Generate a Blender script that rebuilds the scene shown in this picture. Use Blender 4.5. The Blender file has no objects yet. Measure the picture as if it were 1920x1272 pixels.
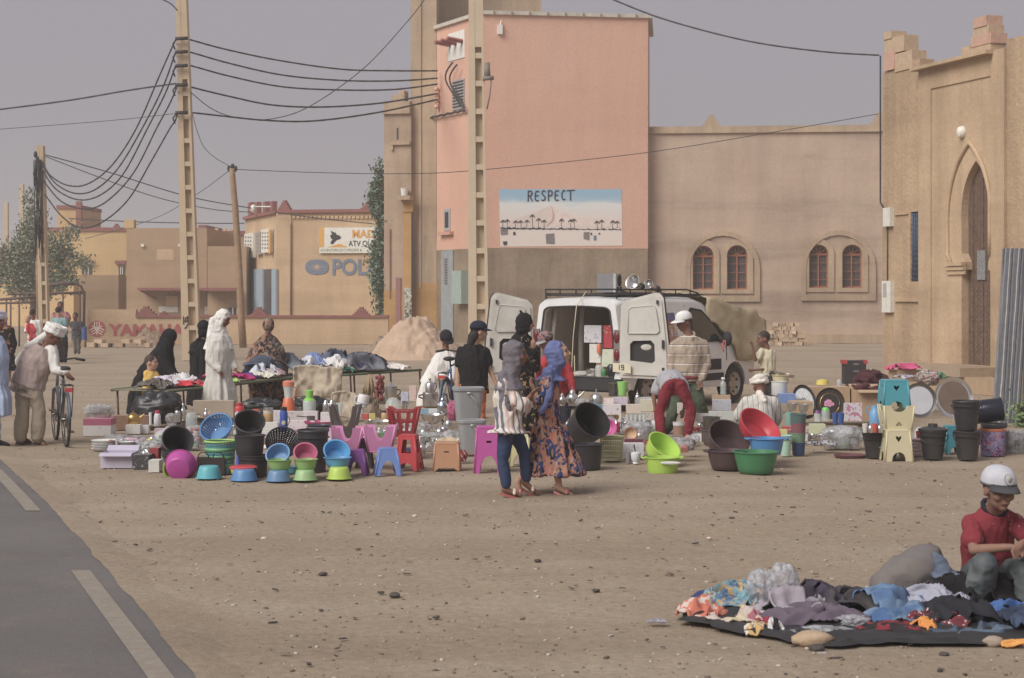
import bpy,bmesh,math,random
import numpy as np
from mathutils import Vector,Matrix
from mathutils.geometry import tessellate_polygon
random.seed(7);rng=np.random.RandomState(7)
scene=bpy.context.scene
PI=math.pi
def R(d):return math.radians(d)
# ---------------------------------------------------------------- camera, sky, sun
FX,HC,YH=3200.0,1.9,550.0
cam_d=bpy.data.cameras.new('camera');cam=bpy.data.objects.new('camera',cam_d)
scene.collection.objects.link(cam);scene.camera=cam
cam.location=(0,0,HC);cam.rotation_euler=(R(90),0,0)
cam_d.sensor_width=36.0;cam_d.lens=36.0*FX/1920.0
cam_d.shift_y=-(636.0-YH)/1920.0
cam_d.clip_start=0.1;cam_d.clip_end=3000
cam_d.dof.use_dof=True;cam_d.dof.focus_distance=22.0;cam_d.dof.aperture_fstop=8.0
SUN_EL,SUN_AZ=42.0,-134.0
w=bpy.data.worlds.new('World');scene.world=w;w.use_nodes=True
nt=w.node_tree;nt.nodes.clear()
out=nt.nodes.new('ShaderNodeOutputWorld');bg=nt.nodes.new('ShaderNodeBackground')
sky=nt.nodes.new('ShaderNodeTexSky');sky.sky_type='NISHITA';sky.sun_disc=False
sky.sun_elevation=R(SUN_EL);sky.sun_rotation=R(SUN_AZ)
sky.dust_density=7.0;sky.air_density=1.2
hs=nt.nodes.new('ShaderNodeHueSaturation');hs.inputs['Saturation'].default_value=0.25
mx=nt.nodes.new('ShaderNodeMix');mx.data_type='RGBA';mx.inputs[0].default_value=0.88
mx.inputs[7].default_value=(3.60,3.43,3.86,1)
nt.links.new(sky.outputs[0],hs.inputs['Color']);nt.links.new(hs.outputs[0],mx.inputs[6])
nt.links.new(mx.outputs[2],bg.inputs[0]);bg.inputs[1].default_value=0.1
nt.links.new(bg.outputs[0],out.inputs[0])
sd=bpy.data.lights.new('sun','SUN');sun=bpy.data.objects.new('sun',sd);scene.collection.objects.link(sun)
sd.energy=3.05;sd.angle=R(38);sd.color=(1.0,0.965,0.895)
_e,_a=R(SUN_EL),R(SUN_AZ)
sdir=Vector((math.sin(_a)*math.cos(_e),math.cos(_a)*math.cos(_e),math.sin(_e)))
sun.rotation_euler=sdir.to_track_quat('Z','Y').to_euler()
scene.view_settings.view_transform='Standard';scene.view_settings.look='None'
scene.view_settings.exposure=0.0;scene.view_settings.gamma=1.0
scene.view_settings.use_curve_mapping=False
scene.cycles.max_bounces=8;scene.cycles.transparent_max_bounces=16
scene.cycles.volume_bounces=1
# ---------------------------------------------------------------- helpers
COL=scene.collection
def Yd(yg):return FX*HC/(yg-YH)
def S(yg):return(yg-YH)/HC
OFF=[0.0]
def at(px,py,Y):return Vector(((px+OFF[0]-960.0)/FX*Y,Y,HC-(py-YH)/FX*Y))
def pos(px,py,yg):return at(px,py,Yd(yg))
def gp(px,py):
 Y=Yd(py);return Vector(((px-960.0)/FX*Y,Y,0.0))
def lin(c):
 return tuple(((v/255.0+0.055)/1.055)**2.4 if v>10 else v/255.0/12.92 for v in c)
def alb(c,k=1.25,sat=0.80):
 v=lin(c);L=0.3*v[0]+0.59*v[1]+0.11*v[2]
 return tuple(max(0.004,min(0.84,(L+(x-L)*sat)*k))for x in v)
ORG={}
def link(o):COL.objects.link(o);return o
def tag(o,label=None,cat=None,group=None,kind=None):
 if label:o['label']=label
 if cat:o['category']=cat
 if group:o['group']=group
 if kind:o['kind']=kind
 return o
def thing(name,label,cat,loc=(0,0,0),rot=(0,0,0),group=None):
 o=bpy.data.objects.new(name,None);link(o)
 o.empty_display_size=0.1
 o.location=loc;o.rotation_euler=rot
 return tag(o,label,cat,group)
def root_of(o):
 while o.parent:o=o.parent
 return o
def mobj(name,me,mat=None,parent=None,smooth=True):
 if mat is not None and len(me.materials)==0:me.materials.append(mat)
 if smooth and len(me.polygons):me.polygons.foreach_set('use_smooth',[True]*len(me.polygons))
 o=bpy.data.objects.new(name,me);link(o)
 if parent is not None:o.parent=parent
 return o
def mk(name,V,F,mat=None,parent=None,smooth=False,world=False,sharp=None):
 V=[tuple(v)for v in V]
 if world and parent is not None:
  L=root_of(parent).location
  V=[(v[0]-L[0],v[1]-L[1],v[2]-L[2])for v in V]
 me=bpy.data.meshes.new(name);me.from_pydata(V,[],F)
 me.validate();me.update()
 o=mobj(name,me,mat,parent,smooth)
 if sharp is not None and smooth:
  try:me.set_sharp_from_angle(angle=R(sharp))
  except Exception:pass
 return o
class MB:
 """collects shapes in one vertex and face list"""
 def __init__(s):s.V=[];s.F=[];s.M=[];s.cur=0
 def add(s,V,F):
  n=len(s.V);s.V+=[tuple(v)for v in V]
  s.F+=[tuple(i+n for i in f)for f in F];s.M+=[s.cur]*len(F);return s
 def box(s,a,b):
  x0,y0,z0=a;x1,y1,z1=b
  V=[(x0,y0,z0),(x1,y0,z0),(x1,y1,z0),(x0,y1,z0),(x0,y0,z1),(x1,y0,z1),(x1,y1,z1),(x0,y1,z1)]
  return s.add(V,[(0,3,2,1),(4,5,6,7),(0,1,5,4),(1,2,6,5),(2,3,7,6),(3,0,4,7)])
 def obox(s,o,X,Y,Z):
  o,X,Y,Z=Vector(o),Vector(X),Vector(Y),Vector(Z)
  V=[o,o+X,o+X+Y,o+Y,o+Z,o+X+Z,o+X+Y+Z,o+Y+Z]
  F=[(0,3,2,1),(4,5,6,7),(0,1,5,4),(1,2,6,5),(2,3,7,6),(3,0,4,7)]
  if X.cross(Y).dot(Z)<0:F=[f[::-1]for f in F]
  return s.add(V,F)
 def tube(s,pts,r,seg=8,cap=True):
  pts=[Vector(p)for p in pts];n=len(pts)
  rr=r if isinstance(r,(list,tuple))else[r]*n
  V=[];F=[];up=None
  for i,p in enumerate(pts):
   t=(pts[min(i+1,n-1)]-pts[max(i-1,0)])
   t=t.normalized()if t.length>1e-9 else Vector((0,0,1))
   if up is None:
    up=t.orthogonal().normalized()
   up=(up-t*up.dot(t));up=up.normalized()if up.length>1e-6 else t.orthogonal().normalized()
   sd_=t.cross(up)
   for k in range(seg):
    a=2*PI*k/seg
    V.append(p+(up*math.cos(a)+sd_*math.sin(a))*rr[i])
  for i in range(n-1):
   for k in range(seg):
    k2=(k+1)%seg
    F.append((i*seg+k,i*seg+k2,(i+1)*seg+k2,(i+1)*seg+k))
  if cap:
   F.append(tuple(range(seg))[::-1]);F.append(tuple((n-1)*seg+k for k in range(seg)))
  return s.add(V,F)
 def lathe(s,prof,seg=24,M=None,sx=1.0,sy=1.0,skip=None):
  V=[];F=[];idx=[]
  for(r,z)in prof:
   if r<1e-6:
    idx.append([len(V)]*seg);V.append(Vector((0,0,z)))
   else:
    idx.append([len(V)+k for k in range(seg)])
    for k in range(seg):
     a=2*PI*k/seg;V.append(Vector((r*math.cos(a)*sx,r*math.sin(a)*sy,z)))
  for i in range(len(prof)-1):
   for k in range(seg):
    if skip and skip(i,k):continue
    k2=(k+1)%seg
    q=[idx[i][k],idx[i][k2],idx[i+1][k2],idx[i+1][k]]
    u=[]
    for v in q:
     if v not in u:u.append(v)
    if len(u)>=3:F.append(tuple(u))
  if M is not None:V=[M@v for v in V]
  return s.add(V,F)
 def ell(s,c,r,seg=12,rings=8,M=None):
  c=Vector(c);prof=[(math.sin(PI*i/rings),-math.cos(PI*i/rings))for i in range(rings+1)]
  prof[0]=(0,-1);prof[-1]=(0,1)
  T=Matrix.Diagonal((r[0],r[1],r[2],1))
  T=Matrix.Translation(c)@(M.to_4x4()if M is not None else Matrix())@T
  return s.lathe(prof,seg,T)
 def build(s,name,mat=None,parent=None,smooth=False,world=False,sharp=None):
  V=s.V
  if world and parent is not None:
   L=root_of(parent).location;V=[(v[0]-L[0],v[1]-L[1],v[2]-L[2])for v in V]
  me=bpy.data.meshes.new(name);me.from_pydata([tuple(v)for v in V],[],s.F)
  mats=mat if isinstance(mat,(list,tuple))else[mat]
  for m in mats:
   if m is not None:me.materials.append(m)
  if len(mats)>1:me.polygons.foreach_set('material_index',s.M)
  me.update()
  o=mobj(name,me,None,parent,smooth)
  if sharp is not None and smooth:
   try:me.set_sharp_from_angle(angle=R(sharp))
   except Exception:pass
  return o
def tri_poly(outer,holes=()):
 loops=[[Vector((p[0],p[1],0))for p in l]for l in[outer]+list(holes)]
 flat=[p for l in loops for p in l]
 return flat,tessellate_polygon(loops)
def extrude_poly(mb,outer,holes,to3d,d0,d1):
 """prism of a 2D polygon with holes; to3d(u, v, d) -> point"""
 flat,tris=tri_poly(outer,holes);n=len(flat)
 V=[to3d(p.x,p.y,d0)for p in flat]+[to3d(p.x,p.y,d1)for p in flat]
 F=[]
 for t in tris:
  F.append(tuple(t));F.append(tuple(i+n for i in t[::-1]))
 k=0
 for l in[outer]+list(holes):
  m=len(l)
  for i in range(m):
   j=(i+1)%m;F.append((k+i,k+j,k+j+n,k+i+n))
  k+=m
 mb.add(V,F)
def fix_normals(o):
 bm=bmesh.new();bm.from_mesh(o.data);bmesh.ops.recalc_face_normals(bm,faces=bm.faces);bm.to_mesh(o.data);bm.free();return o
class Wall:
 """a vertical plane through two ground points; details are measured on it"""
 def __init__(s,A,B):
  s.A=Vector((A[0],A[1],0));s.B=Vector((B[0],B[1],0))
  s.d=(s.B-s.A).normalized();s.L=(s.B-s.A).length
  s.n=Vector((s.d.y,-s.d.x,0))
  if s.n.dot(s.A)>0:s.n=-s.n
 def uz(s,px,py):
  k=(px-960.0)/FX
  det=s.d.x*(-1)-s.d.y*(-k)
  u=((-s.A.x)*(-1)-(-s.A.y)*(-k))/det
  P=s.A+s.d*u
  return u,HC-(py-YH)/FX*P.y
 def pt(s,u,z,off=0.0):return s.A+s.d*u+Vector((0,0,z))+s.n*off
 def box(s,mb,px0,py0,px1,py1,o0,o1):
  u0,z1=s.uz(px0,py0);u1,z0=s.uz(px1,py1);_,z1b=s.uz(px1,py0)
  z1=(z1+z1b)/2;z0b=s.uz(px0,py1)[1];z0=(z0+z0b)/2
  return s.mbox(mb,u0,z0,u1,z1,o0,o1)
 def mbox(s,mb,u0,z0,u1,z1,o0,o1):
  return mb.obox(s.pt(u0,z0,o0),s.d*(u1-u0),Vector((0,0,z1-z0)),s.n*(o1-o0))
 def poly(s,mb,pts,o0,o1,holes=(),pix=True):
  f=(lambda p:s.uz(*p))if pix else(lambda p:p)
  extrude_poly(mb,[f(p)for p in pts],[[f(p)for p in h]for h in holes],lambda u,v,d:s.pt(u,v,d),o0,o1)
  return mb
# ---------------------------------------------------------------- materials
MATS={}
def _mat(key):
 m=bpy.data.materials.new(key);m.use_nodes=True;return m,m.node_tree,m.node_tree.nodes['Principled BSDF']
def _noise(nt,co,scale,detail=4,rough=0.55):
 n=nt.nodes.new('ShaderNodeTexNoise');n.inputs['Scale'].default_value=scale
 n.inputs['Detail'].default_value=detail;n.inputs['Roughness'].default_value=rough
 nt.links.new(co,n.inputs['Vector']);return n
def _ramp(nt,fac,stops):
 r=nt.nodes.new('ShaderNodeValToRGB');e=r.color_ramp.elements
 e[0].position=stops[0][0];e[0].color=stops[0][1]if len(stops[0][1])==4 else tuple(stops[0][1])+(1,)
 e[1].position=stops[1][0];e[1].color=tuple(stops[1][1])[:3]+(1,)
 for p,c in stops[2:]:
  q=e.new(p);q.color=tuple(c)[:3]+(1,)
 nt.links.new(fac,r.inputs[0]);return r
def _mul(nt,c1,c2,fac=1.0,mode='MULTIPLY'):
 m=nt.nodes.new('ShaderNodeMix');m.data_type='RGBA';m.blend_type=mode
 if isinstance(fac,float):m.inputs[0].default_value=fac
 else:nt.links.new(fac,m.inputs[0])
 for s_,c in((6,c1),(7,c2)):
  if isinstance(c,tuple):m.inputs[s_].default_value=tuple(c)[:3]+(1,)
  else:nt.links.new(c,m.inputs[s_])
 return m.outputs[2]
def _bump(nt,b,h,strength,dist):
 u=nt.nodes.new('ShaderNodeBump');u.inputs['Strength'].default_value=strength;u.inputs['Distance'].default_value=dist
 nt.links.new(h,u.inputs['Height']);nt.links.new(u.outputs[0],b.inputs['Normal']);return u
def _co(nt,kind='Object',scl=None):
 t=nt.nodes.new('ShaderNodeTexCoord');o=t.outputs[kind]
 if scl:
  mp=nt.nodes.new('ShaderNodeMapping');mp.inputs['Scale'].default_value=scl;nt.links.new(o,mp.inputs[0]);o=mp.outputs[0]
 return o
def plain(rgb,rough=0.5,metal=0.0,var=0.10,vs=6.0,bump=0.0,bs=60.0,k=1.25,spec=0.5,dirt=0.0):
 key='plain_%s_%s_%s_%s_%s_%s_%s_%s_%s'%(rgb,rough,metal,var,vs,bump,bs,k,dirt)
 if key in MATS:return MATS[key]
 m,nt,b=_mat('surface');c=alb(rgb,k);co=_co(nt)
 n=_noise(nt,co,vs,5)
 r=_ramp(nt,n.outputs[0],[(0.25,(1-var,)*3),(0.75,(1+var,)*3)])
 col=_mul(nt,c,r.outputs[0])
 if dirt>0:
  n2=_noise(nt,co,vs*0.6,8,0.7)
  r2=_ramp(nt,n2.outputs[0],[(0.45,(0,0,0)),(0.75,(dirt,)*3)])
  col=_mul(nt,col,(0.24,0.18,0.13),r2.outputs[0],'MIX')
 nt.links.new(col,b.inputs['Base Color'])
 b.inputs['Roughness'].default_value=rough;b.inputs['Metallic'].default_value=metal
 b.inputs['Specular IOR Level'].default_value=spec
 if bump>0:
  n3=_noise(nt,co,bs,5);_bump(nt,b,n3.outputs[0],bump,0.01)
 MATS[key]=m;return m
def plastic(rgb,k=1.25,rough=0.38):return plain(rgb,rough,0,0.05,5,0.06,18,k,0.45,dirt=0.10)
def cloth(rgb,k=1.25,var=0.12,bump=0.5,bs=14):return plain(rgb,0.92,0,var,9,bump,bs,k,0.15)
def metal(rgb=(190,188,186),rough=0.28):return plain(rgb,rough,0.95,0.12,9,0.12,14,1.3)
def plaster(rgb,rgb2=None,k=1.2,streak=0.2,bump=0.35,scale=0.35,bs=9.0,band=0.07):
 """wall render: large stains, vertical streaks, fine relief"""
 m,nt,b=_mat('plaster');co=_co(nt);c=alb(rgb,k);c2=alb(rgb2 or tuple(v*0.88 for v in rgb),k)
 n=_noise(nt,co,scale,8,0.62);r=_ramp(nt,n.outputs[0],[(0.36,(0,0,0)),(0.66,(1,1,1))])
 col=_mul(nt,c,c2,r.outputs[0],'MIX')
 cs=_co(nt,'Object',(1.8,1.8,0.22));n2=_noise(nt,cs,1.0,6,0.65)
 r2=_ramp(nt,n2.outputs[0],[(0.3,(1-streak,)*3),(0.62,(1+streak*0.3,)*3)])
 col=_mul(nt,col,r2.outputs[0])
 n6=_noise(nt,_co(nt,'Object',(0.12,0.12,1.0)),0.8,7,0.6);r6=_ramp(nt,n6.outputs[0],[(0.36,(1-band*2,)*3),(0.5,(1.0,)*3),(0.66,(1+band*.6,)*3)]);col=_mul(nt,col,r6.outputs[0])
 n4=_noise(nt,co,14.0,6,0.7);r4=_ramp(nt,n4.outputs[0],[(0.25,(0.86,)*3),(0.75,(1.08,)*3)])
 col=_mul(nt,col,r4.outputs[0])
 n3=_noise(nt,co,bs,8,0.7)
 nt.links.new(col,b.inputs['Base Color']);b.inputs['Roughness'].default_value=0.95;b.inputs['Specular IOR Level'].default_value=0.1
 _bump(nt,b,n3.outputs[0],bump,0.04)
 return m
def printed(rgb,acc,seed=0,scale=14.0,k=1.2,amt=0.55,band=None):
 """carton with printed blotches; band = accent band along the upper edge"""
 key='printed_%s_%s_%s_%s_%s_%s'%(rgb,acc,seed,scale,amt,band)
 if key in MATS:return MATS[key]
 m,nt,b=_mat('printed_card');co=_co(nt)
 mp=nt.nodes.new('ShaderNodeMapping');mp.inputs['Location'].default_value=(seed*1.7,seed*0.9,seed*2.3)
 nt.links.new(co,mp.inputs[0])
 v=nt.nodes.new('ShaderNodeTexVoronoi');v.inputs['Scale'].default_value=scale;nt.links.new(mp.outputs[0],v.inputs['Vector'])
 r=_ramp(nt,v.outputs['Distance'],[(0.22,(1,1,1)),(0.34,(0,0,0))])
 n=_noise(nt,mp.outputs[0],scale*0.35,3);r2=_ramp(nt,n.outputs[0],[(0.5-0.12*amt,(0,0,0)),(0.56,(amt,)*3)])
 f=_mul(nt,r.outputs[0],r2.outputs[0])
 hsv=nt.nodes.new('ShaderNodeHueSaturation');hsv.inputs['Color'].default_value=alb(acc,k)+(1,)
 ad=nt.nodes.new('ShaderNodeMath');ad.operation='MULTIPLY_ADD';ad.inputs[1].default_value=0.2;ad.inputs[2].default_value=0.4
 sp=nt.nodes.new('ShaderNodeSeparateColor');nt.links.new(v.outputs['Color'],sp.inputs[0]);nt.links.new(sp.outputs[0],ad.inputs[0])
 nt.links.new(ad.outputs[0],hsv.inputs['Hue'])
 col=_mul(nt,alb(rgb,k),hsv.outputs[0],f,'MIX')
 if band:
  sx=nt.nodes.new('ShaderNodeSeparateXYZ');nt.links.new(co,sx.inputs[0])
  g=nt.nodes.new('ShaderNodeMath');g.operation='GREATER_THAN';g.inputs[1].default_value=band
  nt.links.new(sx.outputs[2],g.inputs[0]);col=_mul(nt,col,alb(acc,k),g.outputs[0],'MIX')
 nt.links.new(col,b.inputs['Base Color']);b.inputs['Roughness'].default_value=0.6
 MATS[key]=m;return m
def floral(cols,scale=9.0,seed=0,warp=0.35,stretch=(1,1,1),rough=0.9,bump=0.4):
 """patches of several colours with warped outlines"""
 key='floral_%s_%s_%s_%s_%s'%(cols,scale,seed,warp,stretch)
 if key in MATS:return MATS[key]
 m,nt,b=_mat('patterned');co=_co(nt,'Object',stretch)
 n=_noise(nt,co,scale*0.6,3)
 va=nt.nodes.new('ShaderNodeVectorMath');va.operation='MULTIPLY_ADD'
 va.inputs[1].default_value=(warp,)*3;nt.links.new(n.outputs['Color'],va.inputs[0]);nt.links.new(co,va.inputs[2])
 v=nt.nodes.new('ShaderNodeTexVoronoi');v.inputs['Scale'].default_value=scale;nt.links.new(va.outputs[0],v.inputs['Vector'])
 sp=nt.nodes.new('ShaderNodeSeparateColor');nt.links.new(v.outputs['Color'],sp.inputs[0])
 N=len(cols);st=[(i/N,alb(c,1.1,.68))for i,c in enumerate(cols)]
 r=_ramp(nt,sp.outputs[0],st);r.color_ramp.interpolation='CONSTANT'
 v2=nt.nodes.new('ShaderNodeTexVoronoi');v2.inputs['Scale'].default_value=scale*2.7;nt.links.new(va.outputs[0],v2.inputs['Vector'])
 sp2=nt.nodes.new('ShaderNodeSeparateColor');nt.links.new(v2.outputs['Color'],sp2.inputs[0])
 r2=_ramp(nt,sp2.outputs[1],[(i/N,alb(cols[(i*2+1)%N],1.1,.68))for i in range(N)]);r2.color_ramp.interpolation='CONSTANT'
 r3=_ramp(nt,sp2.outputs[2],[(0.62,(0,0,0)),(0.64,(1,1,1))])
 col=_mul(nt,r.outputs[0],r2.outputs[0],r3.outputs[0],'MIX')
 nt.links.new(col,b.inputs['Base Color']);b.inputs['Roughness'].default_value=rough;b.inputs['Specular IOR Level'].default_value=0.15
 n5=_noise(nt,co,14,4);_bump(nt,b,n5.outputs[0],bump,0.01)
 MATS[key]=m;return m
def striped(cols,period,axis=(0,0,1),warp=0.02,rough=0.9,widths=None,k=1.2):
 """stripes across an axis; cols repeat once a period (metres)"""
 key='striped_%s_%s_%s_%s_%s'%(cols,period,axis,warp,widths)
 if key in MATS:return MATS[key]
 m,nt,b=_mat('striped');co=_co(nt)
 n=_noise(nt,co,4.0,2);va=nt.nodes.new('ShaderNodeVectorMath');va.operation='MULTIPLY_ADD'
 va.inputs[1].default_value=(warp,)*3;nt.links.new(n.outputs['Color'],va.inputs[0]);nt.links.new(co,va.inputs[2])
 d=nt.nodes.new('ShaderNodeVectorMath');d.operation='DOT_PRODUCT';d.inputs[1].default_value=tuple(a/period for a in axis)
 nt.links.new(va.outputs[0],d.inputs[0])
 fr=nt.nodes.new('ShaderNodeMath');fr.operation='FRACT';nt.links.new(d.outputs['Value'],fr.inputs[0])
 ws=widths or[1.0]*len(cols);T=sum(ws);acc=0;st=[]
 for c,wd in zip(cols,ws):st.append((acc/T,alb(c,k)));acc+=wd
 r=_ramp(nt,fr.outputs[0],st);r.color_ramp.interpolation='CONSTANT'
 n2=_noise(nt,co,10,4);r2=_ramp(nt,n2.outputs[0],[(0.3,(0.85,)*3),(0.7,(1.08,)*3)])
 nt.links.new(_mul(nt,r.outputs[0],r2.outputs[0]),b.inputs['Base Color'])
 b.inputs['Roughness'].default_value=rough;b.inputs['Specular IOR Level'].default_value=0.15
 _bump(nt,b,n2.outputs[0],0.5,0.01)
 MATS[key]=m;return m
def film(rgb=(205,205,212),a=0.45,rough=0.18):
 """thin clear plastic"""
 key='film_%s_%s'%(rgb,a)
 if key in MATS:return MATS[key]
 m,nt,b=_mat('plastic_film');co=_co(nt)
 b.inputs['Base Color'].default_value=alb(rgb,1.1)+(1,);b.inputs['Roughness'].default_value=rough
 n=_noise(nt,co,22,6,0.7);r=_ramp(nt,n.outputs[0],[(0.35,(a*0.35,)*3),(0.65,(min(1,a*1.6),)*3)])
 nt.links.new(r.outputs[0],b.inputs['Alpha']);_bump(nt,b,n.outputs[0],1.0,0.02)
 MATS[key]=m;return m
def glass(rgb=(200,210,208),a=0.4):
 key='glass_%s_%s'%(rgb,a)
 if key in MATS:return MATS[key]
 m,nt,b=_mat('glassware');b.inputs['Base Color'].default_value=alb(rgb)+(1,)
 b.inputs['Roughness'].default_value=0.08;b.inputs['Alpha'].default_value=a;MATS[key]=m;return m
M_dark=plain((30,28,30),0.6)
# ---------------------------------------------------------------- value noise for geometry
_P=rng.permutation(256);_G=rng.rand(256)
def vnoise(x,y,z=None):
 x=np.asarray(x,float);y=np.asarray(y,float);z=np.zeros_like(x)if z is None else np.asarray(z,float)
 xi,yi,zi=np.floor(x).astype(int),np.floor(y).astype(int),np.floor(z).astype(int)
 u,v,t=x-xi,y-yi,z-zi
 u,v,t=[q*q*(3-2*q)for q in(u,v,t)]
 def h(a,b,c):return _G[_P[(_P[(_P[a&255]+b)&255]+c)&255]]
 r=0
 for dx in(0,1):
  for dy in(0,1):
   for dz in(0,1):
    wgt=(u if dx else 1-u)*(v if dy else 1-v)*(t if dz else 1-t)
    r=r+wgt*h(xi+dx,yi+dy,zi+dz)
 return r*2-1
def fbm(x,y,z=None,oct=4):
 r=0;a=1.0
 for i in range(oct):
  f=2.0**i;r=r+a*vnoise(np.asarray(x)*f+17*i,np.asarray(y)*f+5*i,None if z is None else np.asarray(z)*f);a*=0.5
 return r
# ---------------------------------------------------------------- ground, road
def ground_z(x,y):
 """gentle relief of the packed earth; 0 around the goods"""
 return 0.010*fbm(np.asarray(x)*0.9,np.asarray(y)*0.9)+0.006*vnoise(np.asarray(x)*4.1,np.asarray(y)*4.1)-0.008
def grid_sheet(name,xs,ys,zf,mat):
 X,Y=np.meshgrid(xs,ys);Z=zf(X,Y);nx,ny=len(xs),len(ys)
 V=np.stack([X,Y,Z],-1).reshape(-1,3)
 i=np.arange(nx-1)[None,:]+nx*np.arange(ny-1)[:,None]
 F=np.stack([i,i+1,i+nx+1,i+nx],-1).reshape(-1,4)
 me=bpy.data.meshes.new(name);me.vertices.add(len(V));me.vertices.foreach_set('co',V.ravel())
 me.loops.add(F.size);me.loops.foreach_set('vertex_index',F.ravel())
 me.polygons.add(len(F));me.polygons.foreach_set('loop_start',np.arange(len(F))*4)
 me.update(calc_edges=True);return mobj(name,me,mat)
def ground_mat():
 m,nt,b=_mat('packed_earth');co=_co(nt)
 c1,c2,c3=(0.402,0.322,0.243),(0.368,0.291,0.218),(0.440,0.364,0.288)
 n=_noise(nt,co,0.35,12,0.7);r=_ramp(nt,n.outputs[0],[(0.42,c2),(0.58,c1)])
 cs=_co(nt,'Object',(0.5,1.0,1));n2=_noise(nt,cs,0.9,8,0.62)
 r2=_ramp(nt,n2.outputs[0],[(0.48,(0,0,0)),(0.66,(0.65,)*3)])
 col=_mul(nt,r.outputs[0],c3,r2.outputs[0],'MIX')
 n3=_noise(nt,co,16.0,12,0.85);r3=_ramp(nt,n3.outputs[0],[(0.3,(0.66,)*3),(0.52,(1.0,)*3),(0.70,(1.24,)*3)])
 col=_mul(nt,col,r3.outputs[0])
 v=nt.nodes.new('ShaderNodeTexVoronoi');v.inputs['Scale'].default_value=26;nt.links.new(co,v.inputs['Vector'])
 rv=_ramp(nt,v.outputs['Distance'],[(0.10,(1,1,1)),(0.17,(0,0,0))])
 n4=_noise(nt,co,3.0,5,0.7);r4=_ramp(nt,n4.outputs[0],[(0.5,(0,0,0)),(0.64,(0.75,)*3)])
 sp=nt.nodes.new('ShaderNodeSeparateColor');nt.links.new(v.outputs['Color'],sp.inputs[0])
 rc=_ramp(nt,sp.outputs[0],[(0.0,(0.07,0.055,0.05)),(0.45,(0.17,0.12,0.09)),(0.55,(0.42,0.36,0.30))])
 col=_mul(nt,col,rc.outputs[0],_mul(nt,rv.outputs[0],r4.outputs[0]),'MIX')
 cw=_co(nt,'Object',(0.035,0.9,1));n6=_noise(nt,cw,1.0,3);r6=_ramp(nt,n6.outputs[0],[(0.36,(0.90,)*3),(0.5,(1.0,)*3)])
 col=_mul(nt,col,r6.outputs[0])
 nt.links.new(col,b.inputs['Base Color']);b.inputs['Roughness'].default_value=1.0;b.inputs['Specular IOR Level'].default_value=0.05
 n5=_noise(nt,co,13.0,10,0.78);_bump(nt,b,n5.outputs[0],0.55,0.05)
 return m
M_earth=ground_mat()
def spaced(a,b,n,p):
 t=np.linspace(-1,1,n);s_=np.sinh(t*p)/np.sinh(p);return(a+b)/2+(b-a)/2*s_
gx=spaced(-420,420,300,6.2);gy=np.concatenate([np.linspace(-30,3,12),np.linspace(3.3,40,330),np.geomspace(40.3,1500,110)])
gr=grid_sheet('ground',gx,gy,ground_z,M_earth);tag(gr,kind='structure')
def asphalt_mat():
 m,nt,b=_mat('asphalt');co=_co(nt)
 n=_noise(nt,co,0.5,8,0.6);r=_ramp(nt,n.outputs[0],[(0.3,(0.118,0.106,0.104)),(0.7,(0.168,0.153,0.146))])
 n3=_noise(nt,co,60,4,0.7);r3=_ramp(nt,n3.outputs[0],[(0.3,(0.8,)*3),(0.7,(1.2,)*3)])
 col=_mul(nt,r.outputs[0],r3.outputs[0])
 n4=_noise(nt,co,1.6,8,0.72);r4=_ramp(nt,n4.outputs[0],[(0.52,(0,0,0)),(0.8,(0.55,)*3)])
 col=_mul(nt,col,(0.26,0.20,0.155),r4.outputs[0],'MIX')
 nt.links.new(col,b.inputs['Base Color']);b.inputs['Roughness'].default_value=0.85
 _bump(nt,b,n3.outputs[0],0.4,0.01);return m
def edge_x(y):return 1.62-0.375*y-0.0009*max(0,y-12)**2*3
def road_strip(name,off0,off1,y0,y1,z,mat,step=0.25,ragged=0.0):
 n=max(2,int((y1-y0)/step));V=[];F=[]
 for i in range(n+1):
  y=y0+(y1-y0)*i/n
  w_=ragged*float(fbm(np.array([y*1.3]),np.array([3.0]))[0])
  V+=[(edge_x(y)-off1,y,z),(edge_x(y)-off0+w_,y,z)]
 for i in range(n):F.append((2*i,2*i+1,2*i+3,2*i+2))
 return mk(name,V,F,mat)
rd=road_strip('road',-0.02,7.2,-20,60,0.022,asphalt_mat(),ragged=0.012);tag(rd,kind='structure')
M_line=plain((180,166,150),0.9,0,0.15,14,0.3,40,0.62,dirt=0.6)
for(y0,y1)in((1.0,5.2),(7.4,11.55),(14.7,19.4),(22.5,27.0)):
 ln=road_strip('road_marking',0.145,0.275,y0,y1,0.027,M_line);tag(ln,kind='structure')
V=[];F=[];n=900
for i in range(n+1):
 y=2+38*i/n;q_=np.array([y*2.3]);w_=0.03+0.014*float(fbm(q_,np.array([1.0]),None,5)[0]);V+=[(edge_x(y)-max(0.005,w_),y,0.0265),(edge_x(y)+0.10,y,0.018),(edge_x(y)+0.35+0.1*float(fbm(q_,np.array([8.0]))[0]),y,-0.012)]
for i in range(n):
 for j in(0,1):F.append((3*i+j,3*i+j+1,3*i+j+4,3*i+j+3))
sdv_=mk('road_verge',V,F,M_earth,None,True);tag(sdv_,kind='structure')
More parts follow.
